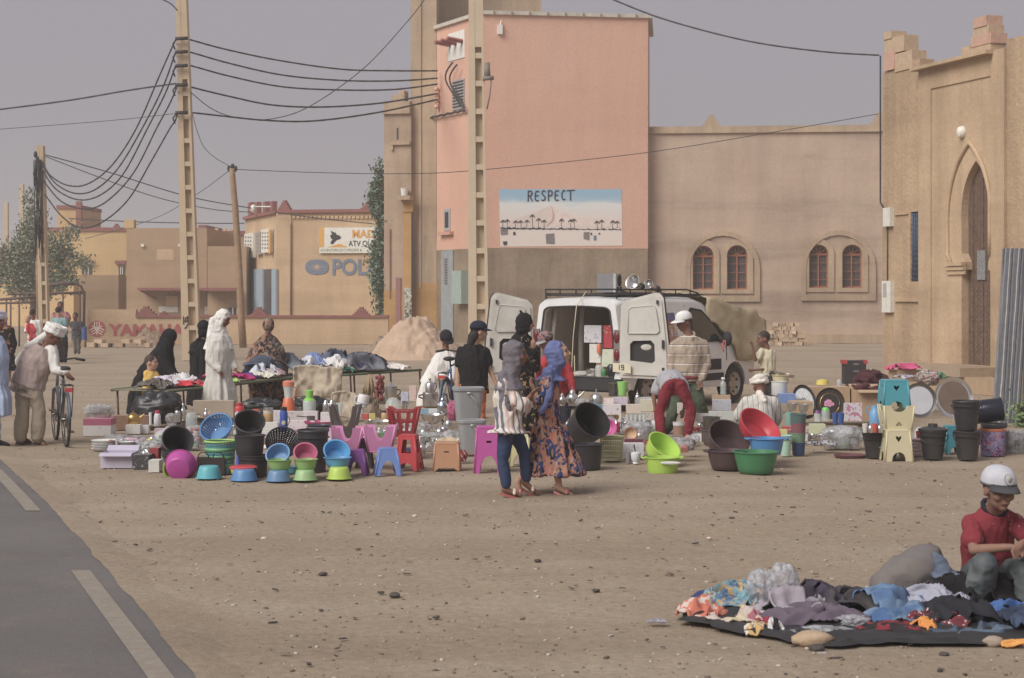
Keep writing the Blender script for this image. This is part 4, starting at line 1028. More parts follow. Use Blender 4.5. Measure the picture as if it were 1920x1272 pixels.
cable('short wire at the very top left of the numbered pole',[(296,-4),(318,6),(333,20)],YP1-1,YP1-.2,1.0,None)
cable('dark wire from the shop roof dipping to the tree',[(515,398),(600,410),(700,420),(722,424)],74.6,69.5,1.0,None,twist=False)
random.seed(9)
mb=MB()
for k in range(22):
 x=random.uniform(64,80);pts=[at(x+random.uniform(-3,3),y,YP3-.4+random.uniform(-.1,.1))for y in(300,330,370,420,430+k*3)];mb.tube(pts,0.014,4)
for k in range(8):mb.ell(at(68+random.uniform(-3,3),290+k*9,YP3-.4),(0.07,0.07,0.12),6,5)
mb.build('cable_tangle',M_cable,pl3,True,world=True)['kind']='stuff'
mb=MB()
for y in(73,98,124,160,212):
 mb.tube([at(329,y,YP1-.3),at(352,y-1,YP1-.3)],0.05,6);mb.tube([at(330,y+2,YP1-.3),at(324,y+10,YP1-.3),at(328,y+20,YP1-.3)],0.025,5)
mb.build('cable_clamp',M_cable,pl1,True,world=True)['kind']='stuff'
mb=MB();t0=at(905,148,YP2-.2)
mb.tube([at(912,118,YP2-.1),at(914,150,YP2-.1)],0.08,8);mb.tube([at(905,148,YP2-.2),at(926,146,YP2-.2)],0.05,6);mb.tube([at(921,148,YP2-.2),at(918,180,YP2-.2),at(913,205,YP2-.2)],0.02,5)
mb.build('cable_head',plain((120,108,98),0.7),pl2,True,world=True)['kind']='stuff'
# ---------------------------------------------------------------- white van with open rear doors
VR=Vector(((1168-960)/FX*26.9,26.9,0))
TH=R(38);vh=Vector((math.sin(TH),math.cos(TH),0));vl=Vector((-math.cos(TH),math.sin(TH),0))
VW,VLN=1.80,4.36
VC=VR+vl*VW/2
van=thing('van','white delivery van with both rear doors open and a black roof rack','van',tuple(VC),(0,0,-TH))
M_paint=plain((206,206,206),0.30,0,0.04,3,0.02,8,1.28,0.5,dirt=0.22)
M_paint_in=plain((198,194,186),0.55,0,0.07,4,0.06,10,1.1,0.4,dirt=0.35)
M_cargo=plain((190,180,168),0.8,0,0.15,4,0.2,10,1.15,dirt=0.3)
M_rub=plain((44,43,45),0.75,0,0.1,8,0.1);M_tyre=plain((46,44,44),0.9,0,0.15,20,0.4,40,dirt=0.4)
M_lamp=plain((116,26,30),0.2,0,0.1,10,0,1,1.0);M_steelv=metal((150,146,142),0.4)
M_tint=plain((52,58,58),0.08,0,0.1,2,0,1,0.9,0.8)
def ring(y,zb,zt,w,belt,tw,n=36):
 """cross section of the shell: half width w at the belt, tw at the roof"""
 P=[]
 side=[(w*0.97,zb),(w,zb+0.12),(w,belt)]
 top=[]
 for i in range(10):
  a=i/9*PI/2;cr=0.17
  cx=tw-cr;cz=zt-cr*0.62
  top.append((cx+cr*math.cos(a),cz+cr*0.62*math.sin(a)))
 m=[(w+(tw-w)*t,belt+(top[0][1]-belt)*t)for t in(0.35,0.7)]
 half=[(0.0,zb),(w*0.5,zb)]+side+m+top+[(tw*0.35,zt+0.015),(0.0,zt+0.02)]
 P=[(x,y,z)for x,z in half]+[(-x,y,z)for x,z in half[-2:0:-1]]
 return P
stn=[(0.0,0.42,1.77,0.86,0.98,0.76),(0.10,0.40,1.81,0.885,0.98,0.775),(0.6,0.30,1.825,0.90,0.98,0.78),(1.6,0.30,1.84,0.90,1.0,0.78),(2.3,0.30,1.83,0.90,1.0,0.775),(2.65,0.30,1.76,0.90,1.0,0.76),(3.05,0.30,1.47,0.895,1.02,0.80),(3.38,0.30,1.19,0.89,1.02,0.86),(3.6,0.30,1.09,0.88,0.95,0.83),(4.0,0.30,0.99,0.86,0.85,0.78),(4.25,0.32,0.85,0.82,0.7,0.7),(4.36,0.36,0.62,0.70,0.5,0.60)]
rings=[ring(*s_)for s_ in stn];m_=len(rings[0])
mb=MB();V=[p for r_ in rings for p in r_];F=[]
for i in range(len(rings)-1):
 for k in range(m_):k2=(k+1)%m_;F.append((i*m_+k,i*m_+k2,(i+1)*m_+k2,(i+1)*m_+k))
F.append(tuple((len(rings)-1)*m_+k for k in range(m_)))
def hold(y,sx,zlo,zhi):
 r0=rings[0];out_=[]
 for(x,_,z)in r0:t=(z-0.42)/(1.79-0.42);out_.append((x*sx,y,zlo+(zhi-zlo)*t))
 return out_
h0=hold(0.0,0.855,0.56,1.68);h1=hold(0.06,0.85,0.565,1.675);h2=hold(0.12,0.92,0.56,1.74);h3=hold(2.1,0.92,0.56,1.76)
n0=len(V);V+=h0+h1+h2+h3
def conn(a,b_,flip=False):
 for k in range(m_):
  k2=(k+1)%m_;f=(a+k,b_+k,b_+k2,a+k2);F.append(f[::-1]if flip else f)
conn(0,n0,);conn(n0,n0+m_);conn(n0+m_,n0+2*m_);conn(n0+2*m_,n0+3*m_)
F.append(tuple(n0+3*m_+k for k in range(m_)))
me=bpy.data.meshes.new('body');me.from_pydata(V,[],F)
me.materials.append(M_paint);me.materials.append(M_cargo)
nf=len(me.polygons);mi=[0]*nf
base_f=(len(rings)-1)*m_+1
for i in range(base_f+m_*2,nf):mi[i]=1
me.polygons.foreach_set('material_index',mi);me.update()
body=mobj('body',me,None,van,True);fix_normals(body);body.data.set_sharp_from_angle(angle=R(38))
WHY=(0.74,3.47)
for wy in WHY:
 cb=MB();cb.lathe([(0,-0.06),(0.385,-0.06),(0.385,0.34),(0,0.34)],28)
 for sgn in(1,-1):
  q=MB();q.lathe([(0,-0.3),(0.385,-0.3),(0.385,0.12),(0,0.12)],28,Matrix.Translation((sgn*0.86,wy,0.33))@Matrix.Rotation(PI/2,4,'Y'))
  c_=fix_normals(q.build('cut',M_rub,None));c_.parent=van;bpy.context.view_layer.update()
  md=body.modifiers.new('arch','BOOLEAN');md.operation='DIFFERENCE';md.object=c_;md.solver='EXACT'
bpy.context.view_layer.update()
ev=body.evaluated_get(bpy.context.evaluated_depsgraph_get());nm=bpy.data.meshes.new_from_object(ev)
body.modifiers.clear();body.data=nm
for o_ in[o_ for o_ in list(bpy.data.objects)if o_.name.startswith('cut')]:bpy.data.objects.remove(o_)
wm_t=wm_r=None
for wy in WHY:
 for sgn in(1,-1):
  w_=MB();w_.lathe([(0.20,-0.09),(0.30,-0.095),(0.325,-0.06),(0.33,0.0),(0.325,0.06),(0.30,0.095),(0.20,0.09),(0.20,-0.09)],28)
  wh=bpy.data.objects.new('wheel',None);link(wh);wh.parent=van;wh.location=(sgn*0.79,wy,0.33);wh.rotation_euler=(0,PI/2*sgn,0)
  w_.build('tyre',M_tyre,wh,True,sharp=40)
  r_=MB();r_.lathe([(0.0,0.05),(0.06,0.055),(0.10,0.045),(0.175,0.075),(0.19,0.085),(0.205,0.085),(0.205,-0.08),(0.0,-0.08)],28);r_.build('rim',M_steelv,wh,True,sharp=40)
  h_=MB()
  for k in range(6):a=k*PI/3;h_.lathe([(0,0.066),(0.024,0.068),(0.024,0.05),(0,0.05)],8,Matrix.Translation((0.14*math.cos(a),0.14*math.sin(a),0.0)))
  h_.build('rim_hole',M_rub,wh)['kind']='stuff'
mb=MB();mb.box((-0.87,-0.10,0.33),(0.87,0.10,0.54));mb.box((-0.74,-0.13,0.36),(0.74,-0.10,0.49))
mb.build('rear_bumper',M_rub,van)
mb=MB();mb.box((0.895,1.15,0.42),(0.915,3.05,0.54));mb.build('side_strip',M_rub,van);mb=MB();mb.box((-0.915,1.15,0.42),(-0.895,3.05,0.54));mb.build('side_strip',M_rub,van)
mb=MB();mb.box((0.896,2.25,0.60),(0.925,2.95,0.78));mb.build('side_moulding',M_rub,van)
for sgn in(1,-1):
 lp=MB();lp.box((sgn*0.80-0.055,-0.03,0.80),(sgn*0.80+0.065,0.04,1.32));lo_=lp.build('tail_lamp',plain((120,108,106),0.25,dirt=0.1),van)
 for z in(0.92,1.2):q=MB();q.ell((sgn*0.80,-0.03,z),(0.055,0.03,0.095),12,8);q.build('lamp_lens',M_lamp,lo_,True)
def side_x(z):return 0.90 if z<1.0 else 0.90-0.12*(z-1.0)/0.7
def side_panel(name,yz,off,t,mat,parent=None,sgn=1):
 mb=MB();extrude_poly(mb,yz,[],lambda y,z,d:Vector((sgn*(side_x(z)+d),y,z)),off,off+t);return mb.build(name,mat,parent or van)
for sgn in(1,-1):
 fr=side_panel('window_frame',[(2.08,1.06),(2.08,1.60),(2.16,1.66),(2.50,1.62),(2.82,1.40),(3.20,1.08)],-0.004,0.014,M_rub,None,sgn)
 side_panel('window',[(2.13,1.10),(2.13,1.57),(2.20,1.615),(2.48,1.575),(2.79,1.365),(3.08,1.11)],0.010,0.006,M_tint,fr,sgn)
side_panel('panel_groove',[(0.50,1.08),(0.50,1.68),(0.512,1.68),(0.512,1.08)],0,0.004,M_rub)
side_panel('door_gap',[(1.97,0.45),(1.97,1.70),(1.985,1.70),(1.985,0.45)],0,0.004,M_rub)
side_panel('door_gap',[(3.16,0.75),(3.16,1.05),(3.175,1.05),(3.175,0.75)],0,0.004,M_rub)
side_panel('door_handle',[(2.12,0.93),(2.12,0.97),(2.30,0.97),(2.30,0.93)],0.002,0.02,M_rub)
poster=side_panel('poster',[(0.80,1.05),(0.80,1.56),(1.62,1.58),(1.66,1.05)],0.006,0.003,floral(((196,130,110),(150,96,110),(206,190,176),(200,150,90),(170,150,170),(176,90,84)),13,2,0.2))
side_panel('poster_band',[(1.18,1.45),(1.18,1.555),(1.62,1.575),(1.64,1.45)],0.011,0.003,plain((92,96,140),0.5),poster)
side_panel('poster_star',[(0.84,1.07),(0.88,1.2),(0.98,1.17),(1.08,1.2),(1.1,1.07)],0.011,0.003,plain((206,180,60),0.5),poster)
mb=MB();mb.ell((1.02,2.98,1.12),(0.09,0.07,0.13),12,8);mb.tube([(0.88,2.98,1.08),(1.0,2.98,1.08)],0.03,6);mr=mb.build('mirror',M_rub,van,True)
mb=MB();mb.tube([(1.0,2.9,1.1),(0.99,2.88,0.98),(1.02,2.86,0.9)],0.012,5);mb.tube([(1.03,2.9,1.1),(1.05,2.88,0.96)],0.010,5);mb.build('ribbon',plain((200,90,96),0.8),mr,True)
mb=MB();mb.add([(-0.66,2.70,1.735),(0.66,2.70,1.735),(0.74,3.36,1.215),(-0.74,3.36,1.215)],[(0,1,2,3)]);o=mb.build('windscreen',M_tint,van);o.location=(0,0.02,0.02)
seal=MB();pts=[Vector((x*1.0,y-0.006,z))for x,y,z in hold(0.0,0.862,0.552,1.688)];seal.tube(pts+[pts[0]],0.016,6);seal.build('door_seal',M_rub,van,True)
mb=MB();mb.tube([(-0.35,1.9,1.45),(-0.30,1.6,1.1),(-0.2,1.5,0.75),(-0.22,1.5,0.60)],0.035,6);mb.tube([(-0.36,1.9,1.45),(-0.38,1.8,1.0),(-0.36,1.7,0.6)],0.03,6)
mb.build('seat_belt',M_rub,van,True)
mb=MB();mb.box((-0.1,2.0,0.92),(0.4,2.08,1.06));mb.build('bulkhead_bar',M_rub,van)
mb=MB();mb.tube([(-0.56,0.9,0.6),(-0.56,0.9,1.2),(-0.52,0.9,1.66)],0.05,6);mb.tube([(-0.70,0.3,0.6),(-0.70,0.3,1.2),(-0.63,0.3,1.66)],0.04,6);mb.build('hold_rib',M_paint_in,van,True)
rk=MB();zr=1.90
def rail(x):return[(x,0.12,zr-0.09),(x,0.10,zr+0.06),(x,1.2,zr+0.06),(x,2.2,zr+0.06),(x,2.55,zr+0.0),(x,2.66,zr-0.08)]
for x in(-0.70,0.70):
 rk.tube(rail(x),0.014,6);rk.tube([(x,0.12,zr-0.02),(x,2.6,zr-0.03)],0.022,6)
 for y in(0.5,0.95,1.4,1.85,2.3):rk.tube([(x,y,zr-0.02),(x,y,zr+0.06)],0.011,5)
for y in(0.12,0.6,1.1,1.6,2.1,2.6):rk.tube([(-0.70,y,zr-0.03),(0.70,y,zr-0.03)],0.018,6)
for y in(0.10,):rk.tube([(-0.70,y,zr+0.06),(0.70,y,zr+0.06)],0.014,6)
for x in(-0.45,-0.2,0.05,0.3,0.52):rk.tube([(x,0.12,zr-0.02),(x,2.6,zr-0.02)],0.012,5)
for k in range(5):rk.tube([(-0.7+0.35*k,2.62,zr-0.03),(-0.7+0.35*k,2.72,zr-0.02)],0.012,5)
rk.build('roof_rack',M_rub,van,True)
rm=MB();rm.ell((0,1.55,1.885),(0.62,0.95,0.035),20,8);rm.build('roof_mat',cloth((58,56,60)),van,True)
def vdoor(name,hx,ang,sgn,lab):
 d=bpy.data.objects.new(name,None);link(d);d.parent=van;d.location=(hx,-0.02,0);d.rotation_euler=(0,0,ang)
 d['label']=lab
 W_=0.80;outl=[(0.0,0.57),(W_-0.02,0.55),(W_,0.60),(W_-0.02,1.1),(W_-0.10,1.82),(W_-0.15,1.89),(W_-0.22,1.91),(0.10,1.79),(0.02,1.70),(0.0,1.05)]
 hole=[(0.17,0.84),(0.52,0.80),(0.57,0.84),(0.56,1.10),(0.50,1.16),(0.22,1.15),(0.17,1.10)]
 t3=lambda u,z,dd:Vector((sgn*u,dd,z))
 mb=MB();extrude_poly(mb,outl,[hole],t3,-0.03,0.05);mb.build('door_shell',M_paint_in,d)
 mb=MB();ib=[(x*0.9+0.04,0.62+(z-0.57)*0.93)for x,z in outl];extrude_poly(mb,ib,[hole],t3,-0.055,-0.028);mb.build('door_lining',M_paint_in,d)
 mb=MB();extrude_poly(mb,[(0.14,1.27),(0.60,1.27),(0.64,1.31),(0.58,1.66),(0.54,1.71),(0.20,1.68),(0.15,1.64)],[],t3,-0.072,-0.052);mb.build('pressed_panel',M_paint_in,d)
 mb=MB();rim_=[(0.14,1.27),(0.60,1.27),(0.64,1.31),(0.58,1.66),(0.54,1.71),(0.20,1.68),(0.15,1.64),(0.14,1.27)];mb.tube([t3(u,z,-0.074)for u,z in rim_],0.009,5);mb.build('panel_rib',M_paint_in,d,True)
 mb=MB();extrude_poly(mb,hole,[],t3,0.0,0.012);mb.build('inner_skin',M_rub,d)
 mb=MB();mb.ell(t3(0.42,1.05,-0.002),(0.09,0.012,0.05),12,8);mb.build('bare_patch',M_paint_in,d,True)
 mb=MB();mb.tube([t3(u,z,0.01)for u,z in((W_+.004,0.60),(W_-0.016,1.1),(W_-0.096,1.82),(W_-0.15,1.90))],0.016,6);mb.build('edge_seal',M_rub,d,True)
 for(u,z,a,b_)in((W_-0.10,1.10,0.035,0.13),(W_-0.10,0.70,0.03,0.07),(W_-0.19,1.76,0.03,0.06)):
  mb=MB();mb.obox(t3(u-a/2,z-b_/2,-0.09),t3(a,0,0),t3(0,b_,0),(0,0.045,0));mb.build('door_latch',M_rub,d)
 return d
vdoor('rear_door',0.86,R(22),1,'right rear door folded back, bare inside panel showing')
vdoor('rear_door',-0.86,R(44),-1,'left rear door swung wide open')
pl=MB();pl.obox((0.74,-0.05,0.66),(0.34,0,-0.02),(0,0.012,0),(0,0,0.14));plo=pl.build('number_plate',plain((198,188,160),0.6),van)
cu=MB()
for k,w_ in enumerate((0.0,0.05)):
 if k==0:cu.box((0.86,-0.056,0.69),(0.872,-0.051,0.77))
 else:
  cu.box((0.90,-0.056,0.76),(0.945,-0.051,0.772));cu.box((0.90,-0.056,0.725),(0.945,-0.051,0.737));cu.box((0.90,-0.056,0.69),(0.945,-0.051,0.702));cu.box((0.945,-0.056,0.69),(0.957,-0.051,0.772));cu.box((0.90,-0.056,0.725),(0.912,-0.051,0.772))
cu.build('plate_number',M_blk,plo)['kind']='stuff'
def vpt(x,y,z):
 return VC+Vector((x*math.cos(TH)+y*math.sin(TH),-x*math.sin(TH)+y*math.cos(TH),z))
sp=thing('loudspeaker','boxy grey loudspeaker standing on the van roof rack','speaker',tuple(vpt(0.28,0.55,1.915)),(0,0,-TH+R(20)))
mb=MB();mb.box((-0.17,-0.2,0),(0.10,0.2,0.30));mb.build('cabinet',plain((120,118,122),0.6),sp)
mb=MB();mb.box((0.10,-0.2,0),(0.14,0.2,0.30));mb.build('baffle',plain((168,166,162),0.6),sp)
for(y,z,r_)in((-0.0,0.19,0.09),(-0.1,0.05,0.035),(0.1,0.05,0.035)):
 mb=MB();mb.lathe([(0,0),(r_,0.0),(r_,0.02),(r_*.6,0.005),(0,0.02)],16,Matrix.Translation((0.14,y,z))@Matrix.Rotation(PI/2,4,'Y'));mb.build('speaker_cone',M_rub,sp,True)
for i,(x,y,r_,lb_)in enumerate(((0.62,0.75,0.13,'larger silver horn loudspeaker on the roof rack'),(0.66,1.15,0.09,'smaller silver horn loudspeaker on the roof rack'))):
 hn=thing('horn_speaker',lb_,'speaker',tuple(vpt(x,y,1.925+r_)),(0,0,-TH),'horn loudspeakers on the van')
 mb=MB();mb.lathe([(0.03,-0.22),(0.035,-0.12),(0.05,-0.05),(r_*0.7,0.02),(r_,0.08),(r_*0.97,0.08),(r_*0.6,0.02),(0,-0.1)],20,Matrix.Rotation(R(70),4,'X')@Matrix.Rotation(0,4,'Z'));mb.build('horn',metal(),hn,True)
 mb=MB();mb.ell((0,0.2,-0.05),(0.06,0.06,0.06),10,8);mb.build('driver',M_rub,hn,True)
mb=MB();p0=vpt(0.12,0.1,1.93);mb.tube([Vector((0,0,0)),vpt(0.10,-0.14,1.7)-p0,vpt(0.02,-0.12,1.2)-p0,vpt(0.0,-0.14,0.62)-p0,vpt(-0.02,-0.3,0.2)-p0,vpt(-0.08,-0.35,0.02)-p0],0.008,5)
mb.tube([vpt(0.05,-0.13,0.9)-p0,vpt(0.08,-0.16,0.6)-p0,vpt(-0.05,-0.35,0.03)-p0],0.007,5)
o=mb.build('rope',plain((190,180,150),0.9),None,True);o.location=p0;tag(o,'pale rope hanging from the roof rack across the open van','rope')
# ---------------------------------------------------------------- people
class Prims(MB):
 def cap(s,a,b,ra,rb,seg=12):
  a,b=Vector(a),Vector(b);d=b-a;L=d.length
  if L<1e-5:return s.ell(a,(ra,ra,ra))
  q=d.to_track_quat('Z','Y').to_matrix().to_4x4();prof=[(0,-ra)]
  for i in range(1,4):t=i/3*PI/2;prof.append((ra*math.sin(t),-ra*math.cos(t)))
  for i in range(0,4):t=i/3*PI/2;prof.append((rb*math.cos(t),L+rb*math.sin(t)))
  prof[-1]=(0,L+rb);return s.lathe(prof,seg,Matrix.Translation(a)@q)
 def chain(s,pts,rs):
  for i in range(len(pts)-1):s.cap(pts[i],pts[i+1],rs[i],rs[i+1])
  return s
 def loft(s,rings,seg=20):
  """rings: (centre, lateral axis, depth axis) with the axes carrying the radii"""
  V=[];F=[];n=len(rings)
  for c,A,B in rings:
   for k in range(seg):
    a=2*PI*k/seg;V.append(Vector(c)+Vector(A)*math.cos(a)+Vector(B)*math.sin(a))
  for i in range(n-1):
   for k in range(seg):k2=(k+1)%seg;F.append((i*seg+k,i*seg+k2,(i+1)*seg+k2,(i+1)*seg+k))
  c0=len(V);V.append(Vector(rings[0][0]));V.append(Vector(rings[-1][0]))
  for k in range(seg):k2=(k+1)%seg;F.append((c0,k2,k));F.append((c0+1,(n-1)*seg+k,(n-1)*seg+k2))
  return s.add(V,F)
def vox(name,pr,voxel,mat,parent,smooth=5,wr=0.0,wf=(13,13,4),seed=0,fold=None):
 """one continuous skin over overlapping volumes, with cloth relief"""
 L=root_of(parent).location.copy()if parent else Vector((0,0,0))
 me=bpy.data.meshes.new(name);me.from_pydata([tuple(Vector(v)-L)for v in pr.V],[],pr.F)
 o=bpy.data.objects.new(name,me);link(o)
 bm=bmesh.new();bm.from_mesh(me);bmesh.ops.recalc_face_normals(bm,faces=bm.faces);bm.to_mesh(me);bm.free()
 md=o.modifiers.new('r','REMESH');md.mode='VOXEL';md.voxel_size=voxel;md.use_smooth_shade=True
 ms_=o.modifiers.new('s','SMOOTH');ms_.factor=0.5;ms_.iterations=smooth
 dg=bpy.context.evaluated_depsgraph_get();nm=bpy.data.meshes.new_from_object(o.evaluated_get(dg))
 bpy.data.objects.remove(o);bpy.data.meshes.remove(me)
 n=len(nm.vertices)
 if(wr>0 or fold)and n:
  co=np.empty(n*3);nm.vertices.foreach_get('co',co);co=co.reshape(-1,3)
  no=np.empty(n*3);nm.vertices.foreach_get('normal',no)if False else nm.vertex_normals.foreach_get('vector',no);no=no.reshape(-1,3)
  d=np.zeros(n)
  if wr>0:
   q=fbm(co[:,0]*wf[0]+seed,co[:,1]*wf[1]+seed*2,co[:,2]*wf[2],3);d+=wr*(0.55-2.0*np.abs(q))
  if fold:
   cx,cy,nf,amp,z0,z1=fold
   th=np.arctan2(co[:,1]-cy,co[:,0]-cx);t=np.clip((z0-co[:,2])/(z0-z1),0,1)**0.8
   d+=amp*t*(np.sin(nf*th+1.5*np.sin(3*th+seed)+2.0*vnoise(co[:,0]*2,co[:,1]*2,co[:,2]*1.5))+0.5*np.sin(nf*2.3*th+seed))
  co=co+no*d[:,None];nm.vertices.foreach_set('co',co.ravel());nm.update()
 nm.materials.clear();nm.name=name
 return mobj(name,nm,mat,parent,True)
SK1=plain((150,108,84),0.6,0,0.06,20,0.05,60,1.2,0.3);SK2=plain((122,80,62),0.6,0,0.06,20,0.05,60,1.2,0.3);SK3=plain((176,134,108),0.6,0,0.06,20,0.05,60,1.2,0.3)
SK4=plain((124,84,68),0.6,0,0.06,20,0.05,60,1.2,0.3)
M_hair=plain((34,28,28),0.7,0,0.2,40,0.6,80);M_eye=plain((40,32,30),0.3);M_lip=plain((140,84,76),0.6)
M_bcl=cloth((36,34,37));M_wcl=cloth((206,203,198));M_sole=plain((90,70,62),0.8)
def person(label,yg,J,bf=0,hf=None,pitch=0.0,skin=SK1,k=1.0,kh=None,wear=(),vx=0.0125,fat=1.0,hands=True,group=None,toe=None,curl=0.35,sink=0.0,curls=None):
 Y0=Yd(yg);hf=bf if hf is None else hf;kh=(kh or(0.55+0.45*k))*1.07
 G=lambda p:at(p[0],p[1],Y0+(p[2]if len(p)>2 else 0.0))
 P={n:G(v)for n,v in J.items()}
 a=R(bf);Fb=Vector((math.sin(a),-math.cos(a),0));Lt=Vector((math.cos(a),math.sin(a),0))
 if Lt.x<-1e-3 or(abs(Lt.x)<=1e-3 and Lt.y<0):Lt=-Lt
 base=Vector((P['P'].x,Y0,0));root=thing('person',label,'person',tuple(base),group=group)
 sw=0.165*k*(0.5+0.5*fat)
 P.setdefault('C',P['P'].lerp(P['N'],0.62))
 P.setdefault('S1',P['N']-Lt*sw-Vector((0,0,0.06*k)));P.setdefault('S2',P['N']+Lt*sw-Vector((0,0,0.06*k)))
 Lb=(P['S2']-P['S1']).normalized()if 'S1' in J and 'S2' in J else Lt
 H1,H2=P['P']-Lt*0.085*k,P['P']+Lt*0.085*k
 sp=[P['P']-Vector((0,0,0.02)),P['P'].lerp(P['C'],0.5),P['C'],P['C'].lerp(P['N'],0.62),P['N']]
 def torso(pr,m,rad=((.165,.115),(.145,.108),(.165,.12),(.128,.095),(.062,.06)),lo=0.0,ext=None):
  rings=[]
  for i,c in enumerate(sp):
   d=(sp[min(i+1,4)]-sp[max(i-1,0)]).normalized();D=d.cross(Lb).normalized();A=(Lb-d*Lb.dot(d)).normalized()
   rw,rd=rad[i];rings.append((c,A*(rw*k*fat+m),D*(rd*k*fat+m)))
  if lo>0:
   d=(sp[0]-sp[1]).normalized()if ext is None else Vector(ext).normalized()
   D=d.cross(Lb).normalized();rings.insert(0,(sp[0]+d*lo,(Lb-d*Lb.dot(d)).normalized()*(rad[0][0]*k*fat+m*1.25),D*(rad[0][1]*k*fat+m*1.25)))
  return pr.loft(rings)
# ---- the body, one skin
 pr=Prims();torso(pr,0.0)
 hfr,pt=R(hf),R(pitch);fw=Vector((math.sin(hfr)*math.cos(pt),-math.cos(hfr)*math.cos(pt),-math.sin(pt)))
 lat=Vector((math.cos(hfr),math.sin(hfr),0));up=lat.cross(fw);
 if up.z<0:up=-up
 HM=Matrix(((lat.x,fw.x,up.x,P['H'].x),(lat.y,fw.y,up.y,P['H'].y),(lat.z,fw.z,up.z,P['H'].z),(0,0,0,1)))
 HP=lambda x,y,z:HM@Vector((x*kh,y*kh,z*kh));R3=HM.to_3x3()
 E=lambda q,c,r,s_=12:q.ell(HP(*c),(r[0]*kh,r[1]*kh,r[2]*kh),s_,8,R3)
 E(pr,(0,-.008,.022),(.077,.098,.098),16);E(pr,(0,.022,-.055),(.056,.062,.062));E(pr,(0,.03,-.02),(.066,.06,.06))
 E(pr,(0,.058,-.098),(.026,.022,.018));E(pr,(0,.082,.03),(.05,.016,.012))
 pr.cap(HP(0,.086,.012),HP(0,.112,-.028),.011*kh,.015*kh)
 cov=any(w_[0]in('hijab','veil')for w_ in wear)
 for s_ in(-1,1):E(pr,(s_*(.06 if cov else.079),-.008,-.012),(.012,.022,.034));E(pr,(s_*.038,.06,-.03),(.028,.028,.026))
 E(pr,(0,.088,-.062),(.026,.012,.014))
 nk=P['N'].lerp(P['H'],0.0);pr.cap(nk-Vector((0,0,.03*k)),HP(0,-.02,-.06),.058*k,.054*kh)
 for n in('1','2'):
  if 'E'+n in P:
   W_=P['W'+n];pr.chain([P['S'+n],P['S'+n].lerp(P['E'+n],.4),P['E'+n],P['E'+n].lerp(W_,.3),W_],[.050*k,.046*k,.036*k,.037*k,.024*k])
   if hands:
    d=(W_-P['E'+n]).normalized()
    if 'h'+n in P:d=(P['h'+n]-W_).normalized()
    sdv=d.cross(Fb);sdv=sdv.normalized()if sdv.length>.2 else d.orthogonal().normalized()
    nv=sdv.cross(d).normalized();hk=k*1.0
    cu=curl if not curls else curls[int(n)-1]
    pm=W_+d*.045*hk;M3=Matrix((sdv,d,nv)).transposed();pr.ell(pm,(.038*hk,.052*hk,.018*hk),10,8,M3)
    pr.cap(W_,pm,.024*hk,.026*hk)
    for fi in range(4):
     o_=(fi-1.5)*.019*hk;ln=(.062,.074,.070,.054)[fi]*hk;p0=W_+d*.082*hk+sdv*o_
     d1=(d*math.cos(cu)+nv*math.sin(cu));d2=(d*math.cos(cu*2.6)+nv*math.sin(cu*2.6))
     p1=p0+d1*ln*.5;p2=p1+d2*ln*.5;pr.chain([p0-d*.02,p1,p2],[.0105*hk,.0095*hk,.008*hk])
    t0=W_+d*.03*hk-sdv*.028*hk;t1=t0+(d*.7-sdv*.6+nv*.3)*.035*hk;t2=t1+(d*.9-sdv*.1+nv*.3)*.028*hk;pr.chain([t0,t1,t2],[.014*hk,.011*hk,.009*hk])
 feet=[]
 for n,Hh in(('1',H1),('2',H2)):
  if 'A'+n in P:
   A_,K_=P['A'+n],P['K'+n];pr.chain([Hh,Hh.lerp(K_,.45),K_,K_.lerp(A_,.3),A_],[.082*k,.070*k,.052*k,.053*k,.034*k])
   td=Fb if('T'+n)not in P else(P['T'+n]-A_).normalized()
   f0=A_+Vector((0,0,-.03*k))-td*.03*k;f1=A_+td*.15*k+Vector((0,0,-.045*k));pr.cap(f0,f1,.036*k,.026*k);feet.append((A_,td,f0,f1))
 vox('body',pr,vx,skin,root,4)
# ---- face
 def dot(nm,c,r,m):q=MB();q.ell(HP(*c),(r[0]*kh,r[1]*kh,r[2]*kh),8,6,R3);q.build(nm,m,root,True,world=True)
 if fw.y<0.55:
  for s_ in(-1,1):
   dot('eye',(s_*.031,.079,.006),(.013,.010,.007),M_eye);dot('eyebrow',(s_*.033,.087,.028),(.020,.007,.0045),M_hair)
  dot('mouth',(0,.096,-.062),(.021,.006,.0045),M_lip)
# ---- clothing
 for w_ in wear:
  kind,m=w_[0],w_[1];o_=dict(w_[2])if len(w_)>2 else{}
  nm=o_.get('name',kind);mg=o_.get('m',.022)*(k**.5);wr=o_.get('wr',.010);sd_=o_.get('seed',len(label))
  if kind in('shirt','vest','coat'):
   q=Prims();torso(q,mg,lo=o_.get('lo',.05*k),ext=o_.get('ext'),rad=o_.get('rad',((.165,.115),(.152,.115),(.166,.12),(.128,.098),(.072,.07))))
   sl=o_.get('sleeve','short')
   for n in('1','2'):
    if sl=='none' or 'E'+n not in P:
     q.ell(P['S'+n],(.055*k,.055*k,.055*k))if sl!='none' else None;continue
    S_,E_,W_=P['S'+n],P['E'+n],P['W'+n];q.cap(P['N'].lerp(S_,.35)-Vector((0,0,.01)),S_,.055*k+mg*.3,.050*k+mg*.6)
    if sl=='short':q.cap(S_,S_.lerp(E_,.62),.054*k+mg,.052*k+mg*1.1)
    elif sl=='three':q.chain([S_,E_,E_.lerp(W_,.4)],[.054*k+mg,.044*k+mg,.04*k+mg])
    else:q.chain([S_,S_.lerp(E_,.5),E_,E_.lerp(W_,.92)],[.054*k+mg*.8,.050*k+mg,.042*k+mg,.03*k+mg*.8])
